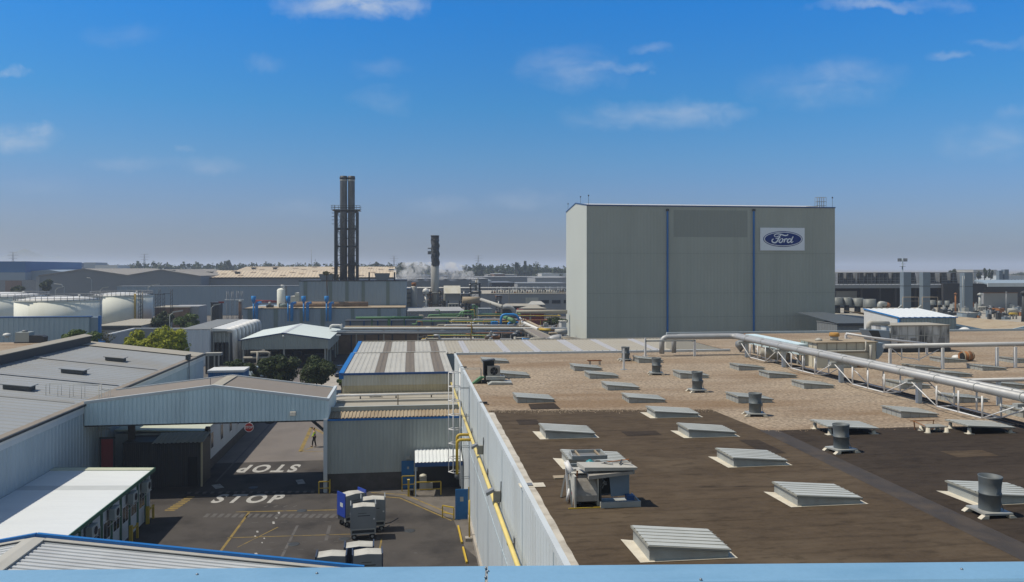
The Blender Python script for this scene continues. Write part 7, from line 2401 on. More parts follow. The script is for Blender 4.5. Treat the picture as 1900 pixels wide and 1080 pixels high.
part(t, 'platform', MB().box(x - .7, x + .7, Y - .6, Y + .6, hz(494.5, 1675, Y), hz(494, 1675, Y)).box(x - .7, x + .7, Y - .6, Y - .5, hz(490, 1675, Y), hz(489.6, 1675, Y)), M['dark_steel'])

# ================================================================== boiler house and stacks
YBO = 200.0
t = thing('plant_block', 'low slate-blue plant block with grey-green stripes and blue ducts', 'plant building', (wx(600, YBO), YBO, 0))
x0, x1 = wx(451, YBO), wx(754, YBO)
zl_ = hz(572.8, 600, YBO)
part(t, 'wall', MB().rib((x0, YBO, -.02), (x1, YBO, -.02), (x0, YBO, zl_), (x1, YBO, zl_), 1.0, .06).box(x0, x1 - .1, YBO + .05, YBO + 24, 0, zl_ - .05), M['clad_steel'])
part(t, 'roof', MB().box(x0 - .1, x1, YBO - .15, YBO + 11, zl_, zl_ + .16), M['dark_steel'])
part(t, 'roof_deck', MB().box(x0 + .2, x1 - .2, YBO + .3, YBO + 10.9, zl_ + .161, zl_ + .2), M['roof_tan'])
for a, b in ((460, 467), (508, 515.5), (556, 562.5), (595, 602.5), (651, 657.5), (700, 706.5), (737, 744)):
    part(t, 'stripe', MB().box(wx(a, YBO), wx(b, YBO), YBO - .09, YBO - .065, 0, zl_ - .01), M['clad_stripe'])
YU = 211.0
t = thing('boiler_house', 'tall slate-blue boiler house with grey-green stripes below the twin stacks', 'plant building', (wx(655, YU), YU, 0))
x0, x1 = wx(555, YU), wx(754.5, YU)
zu = hz(522, 655, YU)
part(t, 'wall', MB().rib((x0, YU, 4), (x1, YU, 4), (x0, YU, zu), (x1, YU, zu), 1.0, .06).box(x0, x1, YU + .05, YU + 22, 0, zu - .05), M['clad_steel'])
part(t, 'roof', MB().box(x0 - .1, x1 + .1, YU - .15, YU + 22.1, zu, zu + .25), M['dark_steel'])
for a, b in ((563.5, 570), (609.5, 616.5), (640.5, 647), (671, 677), (716.5, 723)):
    part(t, 'stripe', MB().box(wx(a, YU), wx(b, YU), YU - .09, YU - .065, 4, zu - .01), M['clad_stripe'])
Yd = YBO + 6
part(t, 'lagged_duct', MB().tube([(wx(545, Yd), Yd, hz(565, 600, Yd)), (wx(683, Yd), Yd, hz(565.5, 600, Yd))], .75, 14), M['brown_duct'])
for i, (pf, pd) in enumerate(((470.5, 476), (534.5, 541.5), (563.5, 570.5), (606, 612.5))):
    Y = YBO - .9
    t = thing('blue_funnel_duct', 'bright blue funnel and elbow duct on the plant block, %s along' % ORD[i], 'duct', (wx(pf, Y), Y, 0), 'blue funnel ducts on the plant block')
    x, xd = wx(pf, Y), wx(pd, Y)
    zt = hz(549.5, pf, Y)
    part(t, 'funnel', MB().lathe([(.22, hz(562, pf, Y)), (.52, hz(557, pf, Y)), (.56, zt), (.5, zt + .02)], (x, Y, 0), 14), M['blue_duct'])
    part(t, 'pipe', MB().tube([(x, Y, hz(596, pf, Y)), (x, Y, hz(561, pf, Y))], .19, 8), M['blue_duct'])
    part(t, 'elbow', MB().bend([(xd, Y, hz(596, pd, Y)), (xd, Y, hz(563.5, pd, Y)), (xd + .3, Y + 3.5, hz(563.5, pd, Y))], .38, .5, n=10), M['blue_duct'])
t = thing('silo', 'white upright silo with a hooked vent beside the boiler house', 'silo', (wx(523, 207), 207, 0))
x = wx(522.5, 207)
r = wx(531, 207) - x
part(t, 'shell', MB().lathe([(r, 0), (r, hz(538, 522, 207)), (r * .8, hz(536, 522, 207)), (r * .2, hz(534.5, 522, 207))], (x, 207, 0), 24), M['tank'])
part(t, 'vent', MB().bend([(x + .6, 206.5, hz(537, 522, 207)), (x + .6, 206.5, hz(530, 522, 207)), (x - .1, 206.5, hz(530, 522, 207))], .22, .3), M['white'])
part(t, 'ladder', MB().box(x + r * .9, x + r + .35, 206.4, 206.6, 0, hz(531, 522, 207)), M['mid_steel'])
t, x0_, x1_, z_ = block('plaster_annexe', 'cream annexe with stepped roof left of the boiler house', 'building', 538, 556, 550, 214, 6, 'clad_cream', 'roof_light', pitch=0)
part(t, 'step', MB().box(x1_ - 1.2, x1_, 214, 218, z_, hz(543.5, 550, 214)), M['clad_cream'])
t = thing('roof_pump', 'dark pump with pale motor on the plant block roof', 'pump', (wx(500, YBO + 3), YBO + 3, zl_))
x = wx(500, YBO + 3)
part(t, 'body', MB().box(x - .8, x + .9, YBO + 3, YBO + 4, zl_ + .2, zl_ + .8), M['dark_steel'])
part(t, 'motor', MB().lathe([(.35, .8), (.35, 1.5), (.2, 1.6)], (x, YBO + 3.5, zl_), 12), M['curb'])
t = thing('roof_tank', 'grey-green tank on the plant block roof below the silo', 'tank', (wx(523, YBO + 3), YBO + 3, zl_))
part(t, 'shell', MB().lathe([(.95, .2), (.95, 1.0), (.8, 1.1)], (wx(526, YBO + 3), YBO + 3, zl_), 16), M['clad_stripe'])
part(t, 'box', MB().box(wx(518, YBO + 3), wx(522, YBO + 3), YBO + 2.6, YBO + 3.4, zl_ + .2, zl_ + 1.2), M['dark_steel'])
x0_, x1_ = wx(446, 196), wx(514, 212)
solo('red_handrail', 'red pipe rail running behind the plant block towards the silo', 'handrail', MB().tube([(x0_, 212, hz(557.5, 480, 212)), (x1_, 212, hz(559, 480, 212))], .16, 6).tube([(x0_, 212, hz(560.5, 480, 212)), (x1_, 212, hz(561, 480, 212))], .12, 6), M['red'])
t = thing('pipe_riser', 'dark red riser pipes at the left end of the plant block', 'pipe', (wx(445, 196), 196, 0))
for k in range(3):
    part(t, 'pipe', MB().tube([(wx(443.5 + k * 2.2, 196), 196, 0), (wx(443.5 + k * 2.2, 196), 196, hz(560, 445, 196))], .14, 6), M['brick'])
part(t, 'cap', MB().lathe([(.4, 0), (.4, .4), (.1, .6)], (wx(446, 196), 196, hz(560, 445, 196)), 10), M['white'])
for i, (pa, pb_, pm_, pt_, pb2) in enumerate(((592, 619, 605, 508.5, 519.5), (695, 723, 709, 507, 520))):
    Y = YU + 2
    a, b = wx(pa, Y), wx(pb_, Y)
    z0, z1 = zu + .26, hz(pt_, pm_, Y)
    t = thing('rooftop_hopper', 'grey trapezoid hopper on the boiler house roof, %s of the stacks' % ('just left' if i == 0 else 'right'), 'hopper', ((a + b) / 2, Y, zu), 'hoppers on the boiler house')
    w_ = (b - a)
    part(t, 'bin', MB().extr([(a + w_ * .12, Y, z0), (b - w_ * .12, Y, z0), (b, Y, z1 - .4), (b, Y, z1), (a, Y, z1), (a, Y, z1 - .4)], (0, 2.5, 0)), M['clad_wh'])
    part(t, 'rim', MB().box(a - .05, b + .05, Y - .06, Y - .002, z1 - .2, z1 + .02), M['mid_steel'])
    if i == 0:
        part(t, 'rusty_box', MB().box(b + .02, b + 1.2, Y, Y + 1.5, z0, z1 - .1), M['roof_tan'])
for px, pt_ in ((685, 505), (732, 505), (656, 508)):
    c = gy(px, 520, YU + 2)
    solo('roof_pole', 'short dark pole on the boiler house roof, %s' % {685: 'left of the right hopper', 732: 'right of the right hopper', 656: 'among the stack legs'}[px], 'pole', MB().tube([(c.x, YU + 2, zu + .25), (c.x, YU + 2, hz(pt_, px, YU + 2))], .22 if px != 656 else .1, 6), M['dark_steel'])
# twin stacks
YT = 215.0
cx0, cx1 = wx(637.5, YT), wx(652, YT)
zt = hz(327, 645, YT)
for i, (cx, pw, lab) in enumerate(((cx0, 13.2, 'left one of the twin tall steel smoke stacks'), (cx1, 12.6, 'right one of the twin tall steel smoke stacks'))):
    r = pw / 2 * YT / F
    t = thing('smoke_stack', lab, 'smoke stack', (cx, YT, zu), 'twin smoke stacks')
    part(t, 'shaft', MB().lathe([(r * 1.0, zu + .25), (r * .98, zt - 1.2), (r * .98, zt)], (cx, YT, 0), 28), M['stack'])
    part(t, 'rim', MB().lathe([(r * .99, zt - .85), (r * 1.09, zt - .8), (r * 1.09, zt - .3), (r * 1.0, zt - .25), (r * 1.0, zt + .02)], (cx, YT, 0), 28), M['dark_steel'])
    part(t, 'collar', MB().lathe([(r * 1.0, zt - 1.35), (r * 1.05, zt - 1.3), (r * 1.05, zt - 1.0), (r * 1.0, zt - .95)], (cx, YT, 0), 28), M['curb'])
t = thing('stack_frame', 'dark lattice frame with platforms around the twin stacks', 'steel frame', (cx0, YT, zu))
fx0, fx1 = wx(623.5, YT), wx(663, YT)
fy0, fy1 = YT - 2.6, YT + 2.6
zr = [zu + .25] + [hz(q, 645, YT) for q in (490.5, 457.5, 425, 392.5)]
for x in (fx0, fx1):
    for y in (fy0, fy1):
        part(t, 'leg', MB().box(x - .22, x + .22, y - .22, y + .22, zr[0], zr[-1]), M['dark_steel'])
for z in zr[1:]:
    mb = MB()
    for y in (fy0, fy1):
        mb.box(fx0, fx1, y - .12, y + .12, z - .18, z + .18)
    for x in (fx0, fx1):
        mb.box(x - .12, x + .12, fy0, fy1, z - .17, z + .17)
    part(t, 'ring_beam', mb, M['dark_steel'])
for k in range(4):
    mb = MB()
    za_, zb_ = zr[k], zr[k + 1]
    zmid = (za_ + zb_) / 2
    for y in (fy0, fy1):
        for x, s in ((fx0, 1), (fx1, -1)):
            q = (cx0 - r if s > 0 else cx1 + r)
            mb.beam((x, y, zb_), (x + s * 1.6, y, zmid), .1).beam((x + s * 1.6, y, zmid), (x, y, za_), .1).beam((x + s * .1, y, zmid), (x + s * 1.6, y, zmid), .08)
        mb.beam((fx0, y, za_), (fx1, y, zb_), .08).beam((fx1, y, za_), (fx0, y, zb_), .08)
    part(t, 'brace', mb, M['dark_steel'])
mb = MB().box(fx0 - .9, fx1 + .9, fy0 - .9, fy0 - .1, zr[-1] + .19, zr[-1] + .26).box(fx0 - .9, fx0 - .1, fy0, fy1, zr[-1] + .19, zr[-1] + .26).box(fx1 + .1, fx1 + .9, fy0, fy1, zr[-1] + .19, zr[-1] + .26)
part(t, 'platform', mb, M['mid_steel'])
mb = MB()
zt2 = zr[-1] + 1.35
for z in (zr[-1] + .8, zt2):
    mb.tube([(fx0 - .9, fy0 - .9, z), (fx1 + .9, fy0 - .9, z), (fx1 + .9, fy1 + .3, z), (fx0 - .9, fy1 + .3, z), (fx0 - .9, fy0 - .9, z)], .05, 4)
for k in range(9):
    x = fx0 - .9 + (fx1 - fx0 + 1.8) * k / 8
    mb.tube([(x, fy0 - .9, zr[-1] + .2), (x, fy0 - .9, zt2)], .04, 4)
part(t, 'guard_rail', mb, M['dark_steel'])
mb = MB()
xl_ = wx(619, YT)
for y in (-.3, .3):
    mb.tube([(xl_ + .5, fy0 + y, zr[0]), (xl_ + .5, fy0 + y, zt2)], .05, 4)
for k in range(30):
    mb.tube([(xl_ + .5, fy0 - .3, zr[0] + .4 + k * .62), (xl_ + .5, fy0 + .3, zr[0] + .4 + k * .62)], .035, 4)
for z in (zr[-1] - .6, zr[-1] - 1.5, zr[-1] - 2.4, zr[-2] + 1.2, zr[1] + .6, zr[0] + 3):
    mb.tube([(xl_ + .5, fy0 - .4, z), (xl_ - .2, fy0 - .4, z), (xl_ - .2, fy0 + .4, z), (xl_ + .5, fy0 + .4, z)], .04, 4)
part(t, 'ladder', mb, M['dark_steel'])
# sheeted chimney
Y = 228
x = wx(807, Y)
r = wx(814.5, Y) - x
zs_ = hz(494, 807, Y)
zt = hz(438.5, 807, Y)
t = thing('sheeted_chimney', 'pale chimney whose upper half is wrapped in dark flapping sheeting', 'chimney', (x, Y, 0))
part(t, 'shaft', MB().lathe([(r, 0), (r, zs_), (r * .9, zs_ + .2)], (x, Y, 0), 28), M['stack_conc'])
wr = random.Random(4)
prof = []
n_, m_ = 18, 22
mb = MB()
vs, fs = [], []
for j in range(m_ + 1):
    z = zs_ - .2 + (zt - zs_ + .2) * j / m_
    ph_ = wr.uniform(-.15, .15)
    for k in range(n_):
        a = 2 * math.pi * k / n_
        rr = r * (.98 + .2 * math.sin(3 * a + j * .5) * math.sin(j * .55) + wr.uniform(-.05, .05)) if j < m_ - 2 else r
        vs.append((x + .02 + rr * math.cos(a), Y + rr * math.sin(a), z))
fs = [(j * n_ + k, j * n_ + (k + 1) % n_, (j + 1) * n_ + (k + 1) % n_, (j + 1) * n_ + k) for j in range(m_) for k in range(n_)] + [[m_ * n_ + k for k in range(n_)]]
mb.add(vs, fs)
part(t, 'sheeting', mb, M['wrap'])
part(t, 'side_platform', MB().box(x - r - .9, x - r * .9, Y - .6, Y + .4, hz(472, 800, Y), hz(466, 800, Y)).box(x - r - .9, x - r * .9, Y - .6, Y - .5, hz(462, 800, Y), hz(460, 800, Y)), M['mid_steel'])
part(t, 'rim', MB().lathe([(r, zt), (r * 1.06, zt + .02), (r * 1.06, zt + .25), (r * .8, zt + .25)], (x, Y, 0), 24), M['dark_steel'])
mb = MB()
for z in (6, 9):
    mb.lathe([(r + .05, 0), (r + .9, .05), (r + .9, .15), (r + .05, .2)], (x, Y, z), 18)
part(t, 'gallery', mb, M['mid_steel'])
Y = 224
x = wx(768, Y)
r = wx(774, Y) - x
t = thing('small_chimney', 'short pale chimney with a dark cap right of the boiler house', 'chimney', (x, Y, 0))
part(t, 'shaft', MB().lathe([(r, 0), (r, hz(533, 768, Y)), (r * .75, hz(531, 768, Y))], (x, Y, 0), 22), M['stack_conc'])
part(t, 'cap', MB().lathe([(r * .72, 0), (r * .72, .9), (r * .6, 1.0)], (x, Y, hz(531, 768, Y)), 16), M['rust'])
t, x0_, x1_, z_ = block('lit_annexe', 'sunlit cream strip building between boiler house and short chimney', 'building', 754, 764, 536, 226, 8, 'clad_cream', 'mid_steel', pitch=0)
mb = MB()
for py in (543, 552, 561):
    mb.box(x0_ - .05, x1_ + .05, 225.9, 226.02, hz(py, 759, 226) - .3, hz(py, 759, 226))
part(t, 'ledge', mb, M['mid_steel'])
# hopper house
Y = 222
a, b = wx(824, Y), wx(855, Y)
t = thing('hopper_house', 'cream box housing on stilts right of the sheeted chimney', 'plant building', (a, Y, 0))
z0, z1, z2 = hz(558, 840, Y), hz(544.5, 840, Y), hz(531, 840, Y)
part(t, 'upper_panel', MB().extr([(a, Y, z1), (a, Y + 2.6, z2 + .1), (a, Y + 3.5, z2), (a, Y + 3, z1)], (b - a, 0, 0)), M['clad_cream'])
part(t, 'lower_panel', MB().box(a + .4, b - .05, Y + .6, Y + 3, z0, z1 - .01), M['clad_wh'])
part(t, 'side_panel', MB().extr([(a, Y + .02, z1 - .01), (a, Y + .6, z0), (a, Y + 3, z0), (a, Y + 3, z1 - .01)], (.39, 0, 0)), M['clad_cream'])
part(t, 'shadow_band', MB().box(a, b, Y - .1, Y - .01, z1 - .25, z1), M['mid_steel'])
for x in (a + .3, b - .3, a + 1.2):
    part(t, 'stilt', MB().box(x - .15, x + .15, Y + 1, Y + 1.3, 0, z0), M['dark_steel'])
part(t, 'white_unit', MB().box(wx(832, Y - 2), wx(851, Y - 2), Y - 2, Y - .2, 2, hz(563.5, 840, Y - 2)), M['roof_light'])
mb = MB()
for px in (834, 840, 846):
    mb.box(wx(px, Y - 2), wx(px + 3, Y - 2), Y - 2.1, Y - 2.01, hz(568, 840, Y), hz(564.5, 840, Y))
part(t, 'opening', mb, M['dark_steel'])


def lattice_tower(px, pw, pt_, Y, label, m='mid_steel', seed=1, tanks=()):
    rg_ = random.Random(seed)
    a, b = wx(px - pw / 2, Y), wx(px + pw / 2, Y)
    zt = hz(pt_, px, Y)
    t = thing('process_tower', label, 'process tower', ((a + b) / 2, Y, 0), 'pipework towers')
    mb = MB()
    for x in (a, b):
        for y in (Y, Y + 3):
            mb.box(x - .12, x + .12, y - .12, y + .12, 0, zt)
    part(t, 'leg', mb, M['dark_steel'])
    k = max(2, int(zt / 2.2))
    for i in range(1, k + 1):
        z = zt * i / k
        part(t, 'deck', MB().box(a - .3, b + .3, Y - .3, Y + 3.3, z - .1, z), M[m])
        mb = MB().beam((a, Y, z - zt / k), (b, Y, z), .1).tube([(a - .3, Y - .3, z + .9), (b + .3, Y - .3, z + .9)], .05, 4)
        part(t, 'brace', mb, M[m])
        for q in range(3):
            x = rg_.uniform(a, b)
            mm = rg_.choice(['rust', 'roof_light', 'mid_steel', 'roof_stone', 'silver', 'brown_duct'])
            if rg_.random() < .5:
                part(t, 'pipe', MB().tube([(x, Y + 1, z - zt / k), (x, Y + 1, z + .6)], rg_.uniform(.12, .35), 8), M[mm])
            else:
                part(t, 'pipe', MB().tube([(a - .5, Y + .5, z - rg_.uniform(.3, 1)), (b + .5, Y + .5, z - rg_.uniform(.3, 1))], rg_.uniform(.1, .3), 8), M[mm])


lattice_tower(794, 9, 541, 226, 'cluttered pipe tower left of the sheeted chimney', 'brown_duct', 1)
lattice_tower(821, 8, 540, 226, 'cluttered pipe tower right of the sheeted chimney', 'brown_duct', 2)
lattice_tower(882, 17, 524, 232, 'tall open process tower with platforms right of the cream housing', 'mid_steel', 3)
lattice_tower(864, 14, 545, 230, 'low pipe tower between cream housing and tall process tower', 'mid_steel', 4)
t = thing('process_vessel', 'horizontal rust-tinted vessel below the tall process tower', 'vessel', (wx(876, 218), 218, 0))
part(t, 'shell', MB().tube([(wx(858, 218), 218, hz(557, 876, 218)), (wx(890, 218), 218, hz(557, 876, 218))], .95, 14), M['roof_tan'])
for px in (864, 884):
    part(t, 'saddle', MB().box(wx(px, 218) - .3, wx(px, 218) + .3, 217.6, 218.4, 0, hz(562, 876, 218)), M['dark_steel'])
c = gy(790, 540.5, 224)
solo('white_globe_vessel', 'small white round vessel left of the sheeted chimney', 'vessel', MB().lathe([(.05, -.9), (.7, -.6), (.95, 0), (.7, .6), (.05, .9)], tuple(c), 16).tube([(c.x, c.y, 0), (c.x, c.y, c.z - .7)], .3, 8), M['white'])

# ================================================================== pipe racks in front of the plant


def run(name, label, cat, pts, r, m, Y, supports=(), group='pipes in front of the plant', br=.5, sup_m='roof_stone'):
    P_ = []
    for q in pts:
        yy = Y if len(q) == 2 else q[2]
        P_.append(gy(q[0], q[1], yy))
    t = thing(name, label, cat, (P_[0].x, P_[0].y, 0), group)
    part(t, 'pipe', MB().bend(P_, r, br, n=10, seg=4) if len(P_) > 2 else MB().tube(P_, r, 10), M[m])
    for px in supports:
        x = wx(px, Y)
        zz = max(q.z for q in P_)
        part(t, 'support', MB().box(x - .12, x + .12, Y + r + .02, Y + r + .26, 0, min(q.z for q in P_) + r), M[sup_m])
    return t


t, x0_, x1_, z_ = block('pipe_rack_wall', 'long low brownish wall with dark posts below the silver pipes', 'wall', 600, 842, 619.5, 152, 3, 'brown_duct', 'dark_steel', pitch=0)
for k in range(10):
    x = wx(652 + k * 25.3, 152)
    part(t, 'post', MB().box(x - .12, x + .12, 151.8, 151.99, 0, z_), M['dark_steel'])
t, x0_, x1_, z_ = block('long_tank_bund', 'long blue-grey panelled bund with dark posts behind the silver pipes', 'wall', 640, 837, 594.5, 172, 5, 'clad_wh', 'dark_steel', pitch=0)
for k in range(8):
    x = wx(650 + k * 25.5, 172)
    part(t, 'post', MB().box(x - .14, x + .14, 171.8, 171.99, 0, z_), M['blue_navy'])
t, x0_, x1_, z_ = block('low_grey_hall', 'low grey hall roof in front of the two chimneys', 'building', 756, 862, 577, 196, 20, 'clad_wh', 'plaster', pitch=1)
run('silver_main', 'upper silver main with white band running in front of the plant', 'pipe', [(613, 610.5), (613, 603.5), (634, 603.5), (634, 609.3), (950, 609.3), (1052, 609.3)], .2, 'white', 146, (712, 775.5, 839, 902))
run('silver_main', 'lower silver main beneath its twin in front of the plant', 'pipe', [(600, 616.8), (1052, 617)], .27, 'silver', 146, (661,))
run('purple_main', 'thin violet-blue pipe between the two silver mains', 'pipe', [(625, 613.7), (900, 613.9)], .1, 'flue', 147.5)
run('yellow_line', 'thin mustard pipe line just above the silver mains', 'pipe', [(640, 606.3), (1010, 606.8)], .16, 'roof_tan', 150, (), br=.3)
run('green_main', 'dark green pipe along the front of the plant block', 'pipe', [(660, 590), (784, 589.5)], .28, 'green', 168, (690, 720, 750), sup_m='green')
run('green_main', 'green pipe dropping down before the blue-grey bund', 'pipe', [(735, 589, 168), (722, 590, 168), (722, 605, 168)], .26, 'green2', 168)
run('green_main', 'bright green pipe rising beside the low grey hall', 'pipe', [(795, 587), (795, 585), (851, 585), (858, 577)], .22, 'green2', 178, (805, 830))
run('green_main', 'second green pipe parallel to the rising bright green one', 'pipe', [(797, 589.5), (848, 589), (856, 583)], .2, 'green', 177)
run('green_loop', 'green pipe arch beside the green column', 'pipe', [(859, 591), (859, 577.5), (876, 577.5)], .24, 'green2', 174)
t = thing('green_column', 'green steel column with pale face right of the green arch', 'column', (wx(881, 172), 172, 0))
part(t, 'column', MB().box(wx(876, 172), wx(879, 172), 172, 172.4, 0, hz(566, 877, 172)).box(wx(883, 172), wx(887, 172), 172, 172.6, 0, hz(569, 885, 172)).beam((wx(878, 172), 172.2, hz(566, 877, 172)), (wx(887, 172), 172.3, hz(570, 885, 172)), .4), M['green2'])
part(t, 'pale_face', MB().box(wx(884, 171.8), wx(887.5, 171.8), 171.85, 171.98, 1, hz(572, 885, 172)), M['roof_light'])
t, x0_, x1_, z_ = block('blue_grey_cabin', 'blue-grey cabin right of the green column', 'cabin', 888, 913, 573, 176, 5, 'clad_steel', 'clad_wh', pitch=2)
run('white_line', 'white pipe under the green pipes near the green column', 'pipe', [(838, 604), (905, 604)], .3, 'white', 160)
run('white_line', 'thin pale pipe along the top of the bund near the green column', 'pipe', [(838, 597.5), (837, 593.5), (905, 593)], .16, 'roof_light', 166)
t = thing('yellow_rack_post', 'slim mustard post standing before the silver mains', 'post', (wx(874.5, 143), 143, 0))
part(t, 'shaft', MB().box(wx(873.9, 143), wx(875.3, 143), 143, 143.15, 0, hz(594, 874, 143)), M['yellow'])
part(t, 'foot', MB().box(wx(873, 143), wx(876.3, 143), 142.9, 143.3, 0, .3), M['concrete'])
run('blue_loop', 'bright blue pipe loop rising over the racks', 'pipe', [(929.5, 606), (929.5, 583.5), (960, 583.5), (963, 594)], .25, 'blue_duct', 158, br=1.0)
run('blue_loop', 'low blue pipe elbow inside the bright blue loop', 'pipe', [(943, 608), (943, 598.5), (962, 598)], .2, 'blue_duct', 157)
run('lime_pipe', 'lime green sloping pipe inside the blue loop', 'pipe', [(934, 587, 160), (954, 596, 156)], .45, 'green2', 158)
t = thing('blue_cabinet', 'small bright blue cabinet beside the blue pipe loop', 'cabinet', (wx(917, 158), 158, 0))
part(t, 'box', MB().box(wx(912, 158), wx(924, 158), 158, 159.5, 2.5, hz(597, 918, 158)), M['blue_duct'])
part(t, 'stand', MB().box(wx(914, 158), wx(922, 158), 158.2, 159.2, 0, 2.49), M['mid_steel'])
# sloping walkway and pipes running away from the camera
t = thing('pipe_walkway', 'broad brown pipe-bridge deck running towards the tall store', 'walkway', (37, 150, 0))
A0, A1, B1, B0 = gy(952, 599, 172), gy(962, 598.5, 172), gy(1041, 634, 112), gy(1010, 634, 112)
part(t, 'deck', MB().extr([A0, A1, B1, B0], (0, 0, -.25)), M['roof_taupe'])
part(t, 'edge_rail', MB().beam(A0 + Vector((0, 0, .06)), B0 + Vector((0, 0, .06)), .14, .25).beam(A1 + Vector((0, 0, .06)), B1 + Vector((0, 0, .06)), .14, .25), M['roof_stone'])
for k in range(18):
    q = (A0, A1)[k % 2].lerp((B0, B1)[k % 2], (k // 2) / 8)
    part(t, 'post', MB().box(q.x - .1, q.x + .1, q.y - .1, q.y + .1, 0, q.z - .26), M['roof_stone'])
C0, C1 = gy(905, 611, 148), gy(990, 611.5, 146)
part(t, 'side_deck', MB().extr([C0, C1, C1 + Vector((0, 8, 0)), C0 + Vector((0, 8, 0))], (0, 0, -.2)), M['roof_taupe'])
run('white_main', 'fat white pipe running beside the brown deck', 'pipe', [(964, 589, 176), (966, 596, 172), (999, 611, 140)], .3, 'white', 150, br=.6)
run('ochre_main', 'ochre pipes right of the fat white pipe', 'pipe', [(972, 593, 175), (1015, 614, 138)], .28, 'roof_tan', 150)
run('ochre_main', 'yellow pipe elbow at the end of the ochre pipes', 'pipe', [(1001, 611, 140), (1012, 612, 138), (1022, 612, 138)], .24, 'yellow', 140)
run('pale_main', 'thick pale pipe reaching the tall store at ground level', 'pipe', [(1030, 616), (1052, 615)], .5, 'roof_light', 136)
run('ochre_loop', 'ochre pipe bracket before the thick pale pipe', 'pipe', [(1018, 618.5), (1034, 618.5), (1036, 624)], .2, 'roof_tan', 128)
run('silver_elbow', 'fat silver elbow rising above the ribbed roof near the tall store', 'pipe', [(1016, 636), (1023, 628.5), (1040, 628)], .6, 'silver', 112, br=1.0)
run('beige_line', 'beige pipes along the ribbed roof edge left of the silver elbow', 'pipe', [(982, 638), (984, 630), (1012, 630)], .3, 'roof_stone', 110)
run('beige_line', 'upper beige pipe beside the silver elbow', 'pipe', [(1042, 627), (1062, 627), (1080, 631)], .2, 'roof_stone', 113)
run('beige_line', 'lower beige pipe beside the silver elbow', 'pipe', [(1042, 630), (1058, 630), (1074, 632.5)], .2, 'roof_tan', 112)
run('inclined_duct', 'long pale inclined conveyor duct falling to a grey elbow', 'duct', [(893, 556, 214), (933, 569.5, 190)], .48, 'roof_light', 200, (910,), br=.5)
run('grey_elbow', 'grey duct elbow turning down at the end of the inclined duct', 'duct', [(933, 570, 190), (953, 569, 190), (954.5, 588, 190)], .5, 'plaster', 190, br=1.6)
run('long_pipe', 'long pale pipe running to the tall store above the dark plants', 'pipe', [(958, 578.5), (1052, 578.5)], .45, 'roof_stone', 186, (985, 1026))
run('long_pipe', 'thin white pipe line crossing behind the process tower', 'pipe', [(745, 534), (1055, 534.5)], .22, 'white', 246, (945,))
tree('plant_bed', 'dark shrubs behind the long pale pipe near the tall store', 1030, 588, 608, 178, 44, 51, M['leaf_dark'], 1800, .5, cat='shrub', clumps=12)
tree('plant_bed', 'dark shrubs below the silver mains near the yellow post', 895, 622, 634, 140, 24, 52, M['leaf_mid'], 600, .3, cat='shrub', clumps=8)
t, x0_, x1_, z_ = block('white_kiosk', 'small white kiosk beside the tall store wall', 'kiosk', 1041, 1052, 596, 168, 3, 'white', 'roof_light', pitch=0)
part(t, 'door', MB().box(x0_ + .15, x0_ + .6, 167.9, 168.05, 0, 2), M['clad_wh'])
kr = random.Random(17)
for i in range(34):
    px, py = kr.uniform(905, 1030), kr.uniform(600, 634)
    Y = 120 + (634 - py) * 1.3
    c = gy(px, py, Y)
    if c.z < .4: continue
    t = thing('pipe_fitting', 'small pipe fitting or post in the cluttered yard left of the tall store', 'pipe fitting', (c.x, Y, 0), 'small fittings in the cluttered pipe yard')
    m = kr.choice(['mid_steel', 'dark_steel', 'green2', 'roof_stone', 'rust', 'blue_duct', 'roof_light', 'brown_duct', 'dark_steel'])
    if kr.random() < .5:
        part(t, 'shaft', MB().tube([(c.x, Y, 0), (c.x, Y, c.z)], kr.uniform(.08, .22), 7), M[m])
        part(t, 'arm', MB().tube([(c.x, Y, c.z - .2), (c.x + kr.uniform(-3, 3), Y + .3, c.z - .2)], .12, 6), M[m])
    else:
        w_ = kr.uniform(.5, 1.6)
        part(t, 'body', MB().box(c.x - w_ / 2, c.x + w_ / 2, Y, Y + 1, 0, c.z), M[m])
        part(t, 'top', MB().lathe([(w_ * .35, 0), (w_ * .3, .3)], (c.x, Y + .5, c.z), 8), M['mid_steel'])

for i, (m, r_, lab) in enumerate((('green2', .12, 'thin green pipe'), ('roof_stone', .16, 'thin pale pipe'), ('yellow', .09, 'thin yellow pipe'), ('silver', .18, 'thin silver pipe'), ('dark_steel', .12, 'thin dark pipe'), ('rust', .1, 'thin rusty pipe'))):
    for j in range(4):
        py = 583 + ((i * 7 + j * 13) % 50)
        Y = 172 - (py - 583) * .75
        pa = kr.uniform(760, 900)
        pb_ = pa + kr.uniform(60, 190)
        if pb_ > 1040: pb_ = 1040
        a, b = gy(pa, py, Y), gy(pb_, py, Y)
        t = thing('rack_pipe', lab + ' threading the pipe racks left of the tall store', 'pipe', tuple(a), 'thin pipes threading the racks')
        d1 = kr.uniform(-1.4, 1.4)
        part(t, 'pipe', MB().bend([a + Vector((0, 0, d1)), a + Vector((.9, 0, d1)), a + Vector((.9, 0, 0)), b, b + Vector((0, 3, 0))], r_, .25, n=7, seg=3), M[m])
        for q in (.25, .6, .9):
            x = a.x + (b.x - a.x) * q
            part(t, 'support', MB().box(x - .08, x + .08, Y + r_, Y + r_ + .14, 0, a.z), M[('roof_stone', 'dark_steel', 'mid_steel', 'yellow')[(i + j) % 4]])

